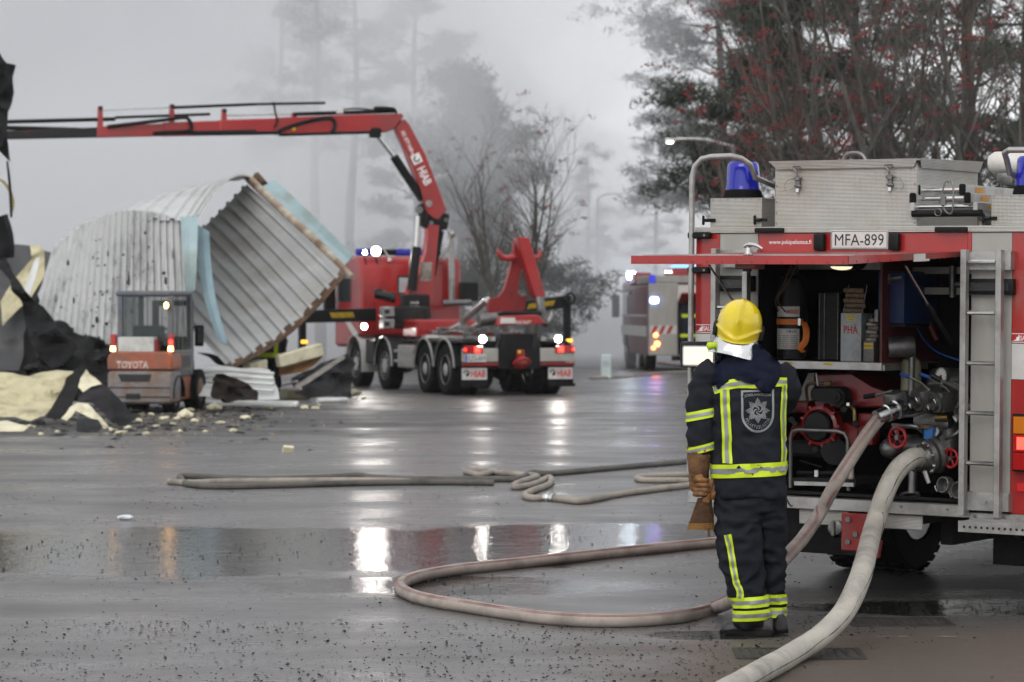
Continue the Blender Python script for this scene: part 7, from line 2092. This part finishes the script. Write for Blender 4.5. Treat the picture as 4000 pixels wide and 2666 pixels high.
# left and centre, in the smoke
pine('smoke-veiled pine standing behind the crane mast', gx(1810, 85), 85, 8.6, .3, 3.5, 47, .18, 3400, NEED2, top_fac=.25, limbs=40, fluff=.32)
pine('tall faint pine in the smoke left of the crane mast', gx(1620, 92), 92, 14, 2.0, 2.7, 42, .2, 1300, NEED2, top_fac=.3)
rowan('bare rowan reaching sideways behind the hook-lift arm', gx(2030, 76), 76, 7, 5.6, 43, 60, depth=3)
for i, (u, D, h) in enumerate(((1095, 96, 15), (1245, 88, 15), (1365, 94, 16))):
    pine(('thin trunk fading in the smoke above the eaves trim', 'reddish pine trunk in the smoke right of the eaves trim', 'faint pine trunk in the smoke over the truck cab')[i], gx(u, D), D, h, 6.5, 2.2, 50 + i, .2, 420, NEED2, group='pines in the smoke')
for i, (u, D, h) in enumerate(((2560, 150, 12), (2300, 180, 12))):
    pine(('distant pine far behind the second fire engine', 'distant pine behind the slim lamp post')[i], gx(u, D), D, h, 2, 3.0, 70 + i, .2, 300, NEED2, group='distant pines', per=12, needle=.5)
# dark wood closing the view behind the right-hand trees and in the smoke at left
rnd = random.Random(90)
b, b2 = B(), B()
for k in range(26):
    x, y = rnd.uniform(12, 46), rnd.uniform(78, 120)
    h = rnd.uniform(4, 8)
    b.tube([(x, y, 0), (x + rnd.gauss(0, .2), y, h)], [.14, .05], 5)
    for _ in range(260):
        z = rnd.uniform(.2, h)
        needles(b2.bm, V((x + rnd.gauss(0, 1.2), y + rnd.gauss(0, 1.2), z)), .25, 5, rnd, .5)
wd = thing('undergrowth', 'dark undergrowth of young trees closing the view behind the engine', 'undergrowth', (28, 100, 0))
wd['kind'] = 'stuff'
for bb3, nm, m_ in ((b, 'stems', BARKG), (b2, 'foliage', NEED)):
    o = bb3.obj(nm, m_, wd, smooth=0, recalc=False); o.data.transform(Matrix.Translation((-28, -100, 0))); o['kind'] = 'stuff'

# ---------------------------------------------------------------- fence, lamps, small things
FEN = M('grey_planks', (.40, .41, .42), .8, var=.15, scale=2)
fn = thing('plank_fence', 'pale grey vertical plank fence at the far end of the yard', 'fence', (gx(2300, 140), 140, 0))
for k in range(64):
    x = -2.6 + k * .13
    b = B(); b.bb((x, 0, .05), (x + .105, .025, 1.25 + .03 * math.sin(k * 1.7) + (.25 if k > 20 else 0)), bev=.004); b.obj('plank', FEN, fn, smooth=0)
for z in (.35, 1.0):
    b = B(); b.bb((-2.6, .026, z), (5.7, .07, z + .09)); b.obj('fence_rail', FEN, fn, smooth=0)
def lamp_post(label, u, D, h, arm=0.0, lit=False):
    t = thing('street_lamp', label, 'street lamp', (gx(u, D), D, 0), group=None)
    b = B(); b.tube([(0, 0, 0), (0, 0, h)], [.10, .06], 10); b.obj('post', M('post_grey', (.16, .16, .165), .5, metal=.3), t)
    b = B(); b.tube([(0, 0, h - .02), (arm * .5, 0, h + .15), (arm, 0, h + .16)], .04, 8, 3); b.obj('lamp_arm', ALU, t)
    s = 1 if arm >= 0 else -1
    b = B(); b.box((arm + s * .12, 0, h + .14), (.28, .16, .09), bev=.03, seg=2); b.obj('lamp_head', ALU, t)
    b = B(); b.box((arm + s * .14, -.02, h + .085), (.16, .18, .05), bev=.02); b.obj('lamp_glass', M('street_lamp_lit', (.9, .9, .9), .3, emit=2.5, ecol=(1, .98, .94)) if lit else WHITE, t)
lamp_post('slim street lamp post between the hook-lift arm and the second engine', 2335, 118, 6.4, .8)
lamp_post('street lamp with its head lit white in front of the smoky pine', 2865, 66, 5.6, -1.35, True)
b = B(); b.bb((-.13, -.1, 0), (.13, .1, .62), bev=.02); bo = b.obj('cabinet_body', M('mint_white', (.48, .56, .54), .5, var=.1), None)
cbx = thing('junction_box', 'small pale green box standing on the yard behind the crane truck', 'junction box', G(2368, 1480)); bo.parent = cbx
b = B(); b.bb((-.10, -.106, .30), (.10, -.101, .45)); b.obj('box_sign', M('mint_sign', (.35, .42, .42), .5), cbx, smooth=0)
hose('far_hose', 'pale hose running along the far yard edge towards the second engine', [onground(u, v, .03) for u, v in ((2300, 1478), (2450, 1472), (2600, 1458), (2720, 1452))], .04, THOSE, n=8, steps=5)
hose('far_hose', 'hose rising from the ground to the bay of the second engine', [P(2570, 1420, 79.6), P(2640, 1428, 79), P(2710, 1432, 79)], .045, DHOSE, n=8, steps=5)
# drain covers, paint line, gravel
IRON = M('cast_iron', (.06, .056, .052), .55, metal=.5, var=.3, scale=8)
def grate(label, u, v, wx, wy, rz):
    p = G(u, v)
    t = thing('drain_grate', label, 'drain grate', (p.x, p.y, 0), (0, 0, rz))
    b = B()
    b.bb((-wx / 2, -wy / 2, .002), (wx / 2, -wy / 2 + .03, .008)); b.bb((-wx / 2, wy / 2 - .03, .002), (wx / 2, wy / 2, .008)); b.bb((-wx / 2, -wy / 2 + .03, .002), (-wx / 2 + .03, wy / 2 - .03, .008)); b.bb((wx / 2 - .03, -wy / 2 + .03, .002), (wx / 2, wy / 2 - .03, .008))
    b.obj('grate_frame', IRON, t, smooth=0)
    b = B(); b.bb((-wx / 2 + .03, -wy / 2 + .03, .0015), (wx / 2 - .03, wy / 2 - .03, .003)); b.obj('grate_bed', M('grate_dark', (.05, .045, .04), .6), t, smooth=0)
    n_ = int((wx - .06) / .045)
    for k in range(n_):
        b = B(); b.bb((-wx / 2 + .04 + k * .045, -wy / 2 + .035, .0035), (-wx / 2 + .062 + k * .045, wy / 2 - .035, .007)); b.obj('grate_bar', IRON, t, smooth=0)
grate('rectangular iron drain cover in the brown asphalt behind the engine', 3510, 2432, .60, .42, .03)
grate('iron drain grate half hidden under the thick suction hose', 3120, 2556, .68, .45, -.02)
b = B()
rnd = random.Random(4)
x = G(3250, 2490).x
y = G(3250, 2490).y
while x < 3.9:
    l_ = rnd.uniform(.02, .16)
    if rnd.random() < .75:
        b.bb((x, y + rnd.gauss(0, .004), .0042), (x + l_, y + rnd.uniform(.008, .02), .0048))
    x += l_ + rnd.uniform(.0, .04)
structure(b.obj('worn_paint_line', M('worn_paint', (.30, .28, .25), .7, var=.3, scale=30), None, smooth=0), 'stuff')
GRAV = M('gravel_stone', (.022, .020, .019), .6, var=.5, scale=30)
b = B()
rnd = random.Random(9)
base = [V(d3) for d3 in ((1, 0, 0), (0, 1, 0), (-1, 0, 0), (0, -1, 0), (0, 0, 1), (0, 0, -.3))]
n_ = 0
while n_ < 8500:
    y = rnd.uniform(12.6, 30) if rnd.random() < .8 else rnd.uniform(12.6, 18)
    x = rnd.uniform(-.2, .2) * y
    dens = .35 + .9 * noise.noise(V((x * .8, y * .5, 2))) + (.5 if y < 16.5 and x < 1.2 else -.12)
    if rnd.random() > dens: continue
    s = .003 + .010 * rnd.random() ** 3.5
    R_ = Euler((rnd.gauss(0, .3), rnd.gauss(0, .3), rnd.random() * 6)).to_matrix()
    sc3 = V((rnd.uniform(.7, 1.3), rnd.uniform(.7, 1.3), rnd.uniform(.35, .6)))
    vs_ = [b.bm.verts.new(V((x, y, s * .55)) + R_ @ V((d3.x * sc3.x, d3.y * sc3.y, d3.z * sc3.z)) * s) for d3 in base]
    for i_ in range(4):
        b.bm.faces.new((vs_[i_], vs_[(i_ + 1) % 4], vs_[4])); b.bm.faces.new((vs_[(i_ + 1) % 4], vs_[i_], vs_[5]))
    n_ += 1
structure(b.obj('gravel', GRAV, None, smooth=0, recalc=False), 'stuff')
b = B()                                              # crumbs of foam and char round the wreckage
for k in range(900):
    u, v = rnd.gauss(620, 260), 1600 + abs(rnd.gauss(0, 55))
    if not -50 < u < 1500 or v > 1800: continue
    p = G(u, v); s = .012 + .03 * rnd.random() ** 2
    vs_ = [b.bm.verts.new(p + V((d3.x * s * rnd.uniform(.7, 1.4), d3.y * s, abs(d3.z) * s * .7))) for d3 in base[:5]]
    for i_ in range(4): b.bm.faces.new((vs_[i_], vs_[(i_ + 1) % 4], vs_[4]))
structure(b.obj('foam_crumbs', M('crumbs', (.16, .14, .10), .8, var=.9, scale=4), None, smooth=0, recalc=False), 'stuff')
b = B()
for k in range(700):
    u, v = rnd.gauss(560, 300), 1590 + abs(rnd.gauss(0, 50))
    if not -50 < u < 1500 or v > 1780: continue
    p = G(u, v); s = .02 + .07 * rnd.random() ** 2
    vs_ = [b.bm.verts.new(p + V((d3.x * s * rnd.uniform(.7, 1.6), d3.y * s, .002 + abs(d3.z) * s * .35))) for d3 in base[:5]]
    for i_ in range(4): b.bm.faces.new((vs_[i_], vs_[(i_ + 1) % 4], vs_[4]))
structure(b.obj('char_crumbs', CHAR, None, smooth=0, recalc=False), 'stuff')

# ---------------------------------------------------------------- ladder lying on the engine roof
g = bay_thing('roof_ladder', 'stowed aluminium extension ladder lying on the engine roof beside the box', 'ladder', (.5, 1.0, ZT))
lv = [(3562, 3738, 722, 763, .14), (3545, 3758, 755, 795, .10), (3540, 3785, 790, 825, .05)]
for k, (u0, u1, v0, v1, y0) in enumerate(lv):
    a_, c_ = T(u0, v1, y0), T(u1, v0, y0)
    for x in (a_.x, c_.x):
        b = B(); b.bb((x, y0, a_.z), (x + .03, y0 + 2.6, c_.z), bev=.003); b.obj('stile', ALU, g)
        if k < 2:
            b = B(); b.bb((x - .004, y0 - .025, a_.z - .004), (x + .034, y0 + .006, c_.z + .004), bev=.008); b.obj('rubber_foot', RUBBER, g)
    for j in range(7):
        b = B(); b.cyl((a_.x + .03, y0 + .07 + j * .28, (a_.z + c_.z) / 2), (c_.x, y0 + .07 + j * .28, (a_.z + c_.z) / 2), .014, n=10); b.obj('rung', STEEL, g)
    for j in range(3):
        b = B(); b.bb((c_.x + .0302, y0 + .15 + j * .7, a_.z + .015), (c_.x + .0310, y0 + .28 + j * .7, c_.z - .012)); b.obj('orange_tag', M('orange_tag', (.6, .27, .01), .5), g, smooth=0)
a_ = T(3550, 850, .05)
b = B(); b.cyl((T(3545, 835, .06).x, .08, T(3545, 835, .06).z), (T(3815, 835, .06).x, .08, T(3545, 835, .06).z), .022, n=12); b.obj('ladder_cradle', BLACK, g)
b = B(); x = T(3690, 780, .04).x; zc = T(3690, 780, .04).z
b.tube([(x + .01, .03, zc + .10), (x - .01, .02, zc + .11), (x - .03, .02, zc + .05), (x - .03, .02, zc), (x - .02, .02, zc - .06), (x + .02, .02, zc - .09), (x + .04, .02, zc - .05), (x + .04, .02, zc + .08), (x + .02, .03, zc + .11)], .006, 6, 3); b.box((x - .02, .01, zc - .01), (.035, .02, .06), bev=.004); b.torus((x - .05, .0, zc - .08), (0, 1, 0), .022, .003, 14, 5); b.obj('ladder_latch', CAST, g)
settle(g)
# ---------------------------------------------------------------- haze and smoke
def volume_box(name, lo, hi, mat):
    b = B()
    b.bb(lo, hi)
    o = b.obj(name, mat, smooth=0)
    return structure(o, 'stuff')
def haze_material():
    m = bpy.data.materials.new('haze')
    m.use_nodes = True
    t = m.node_tree
    t.nodes.clear()
    v = t.nodes.new('ShaderNodeVolumePrincipled')
    v.inputs['Color'].default_value = (.985, .985, .99, 1)
    v.inputs['Density'].default_value = .0002
    v.inputs['Anisotropy'].default_value = .2
    o = t.nodes.new('ShaderNodeOutputMaterial')
    t.links.new(v.outputs[0], o.inputs['Volume'])
    return m
def smoke_material(lo, hi):
    m = bpy.data.materials.new('smoke')
    m.use_nodes = True
    t = m.node_tree
    t.nodes.clear()
    N, L = t.nodes.new, t.links.new
    v = N('ShaderNodeVolumePrincipled')
    v.inputs['Color'].default_value = (.925, .935, .955, 1)
    v.inputs['Anisotropy'].default_value = .0
    geo = N('ShaderNodeNewGeometry')
    n = N('ShaderNodeTexNoise')
    n.inputs['Scale'].default_value = .075
    n.inputs['Detail'].default_value = 3
    n.inputs['Roughness'].default_value = .55
    n.inputs['Distortion'].default_value = .6
    L(geo.outputs['Position'], n.inputs['Vector'])
    r = N('ShaderNodeMapRange')
    r.inputs['From Min'].default_value = .46
    r.inputs['From Max'].default_value = .58
    r.inputs['To Min'].default_value = .10
    L(n.outputs['Fac'], r.inputs['Value'])
    # thins out to nothing towards every side of the plume
    sep = N('ShaderNodeSeparateXYZ'); L(geo.outputs['Position'], sep.inputs[0])
    prod = r.outputs[0]
    sl = N('ShaderNodeMath'); sl.operation = 'MULTIPLY_ADD'          # the bank reaches farther right with distance
    L(sep.outputs[1], sl.inputs[0]); sl.inputs[1].default_value = -.45; L(sep.outputs[0], sl.inputs[2])
    axes = (sl.outputs[0], sep.outputs[1], sep.outputs[2])
    for ax, edges in enumerate(((-140, -139, -47, -31), (lo[1], lo[1] + 9, hi[1] - 12, hi[1]), (lo[2] - 1, lo[2], hi[2] - 14, hi[2]))):
        for k in (0, 2):
            f = N('ShaderNodeMapRange'); f.interpolation_type = 'SMOOTHSTEP'
            f.inputs['From Min'].default_value = edges[k]; f.inputs['From Max'].default_value = edges[k + 1]
            if k == 2:
                f.inputs['To Min'].default_value = 1; f.inputs['To Max'].default_value = 0
            L(axes[ax], f.inputs['Value'])
            mm = N('ShaderNodeMath'); mm.operation = 'MULTIPLY'
            L(prod, mm.inputs[0]); L(f.outputs[0], mm.inputs[1]); prod = mm.outputs[0]
    mm = N('ShaderNodeMath'); mm.operation = 'MULTIPLY'
    L(prod, mm.inputs[0]); mm.inputs[1].default_value = .62
    L(mm.outputs[0], v.inputs['Density'])
    o = N('ShaderNodeOutputMaterial')
    L(v.outputs[0], o.inputs['Volume'])
    return m
volume_box('haze', (-260, -30, -1), (260, 330, 46), haze_material())
LO, HI = (-55, 65, .05), (24, 112, 40)
sm = volume_box('smoke', LO, HI, smoke_material(LO, HI))
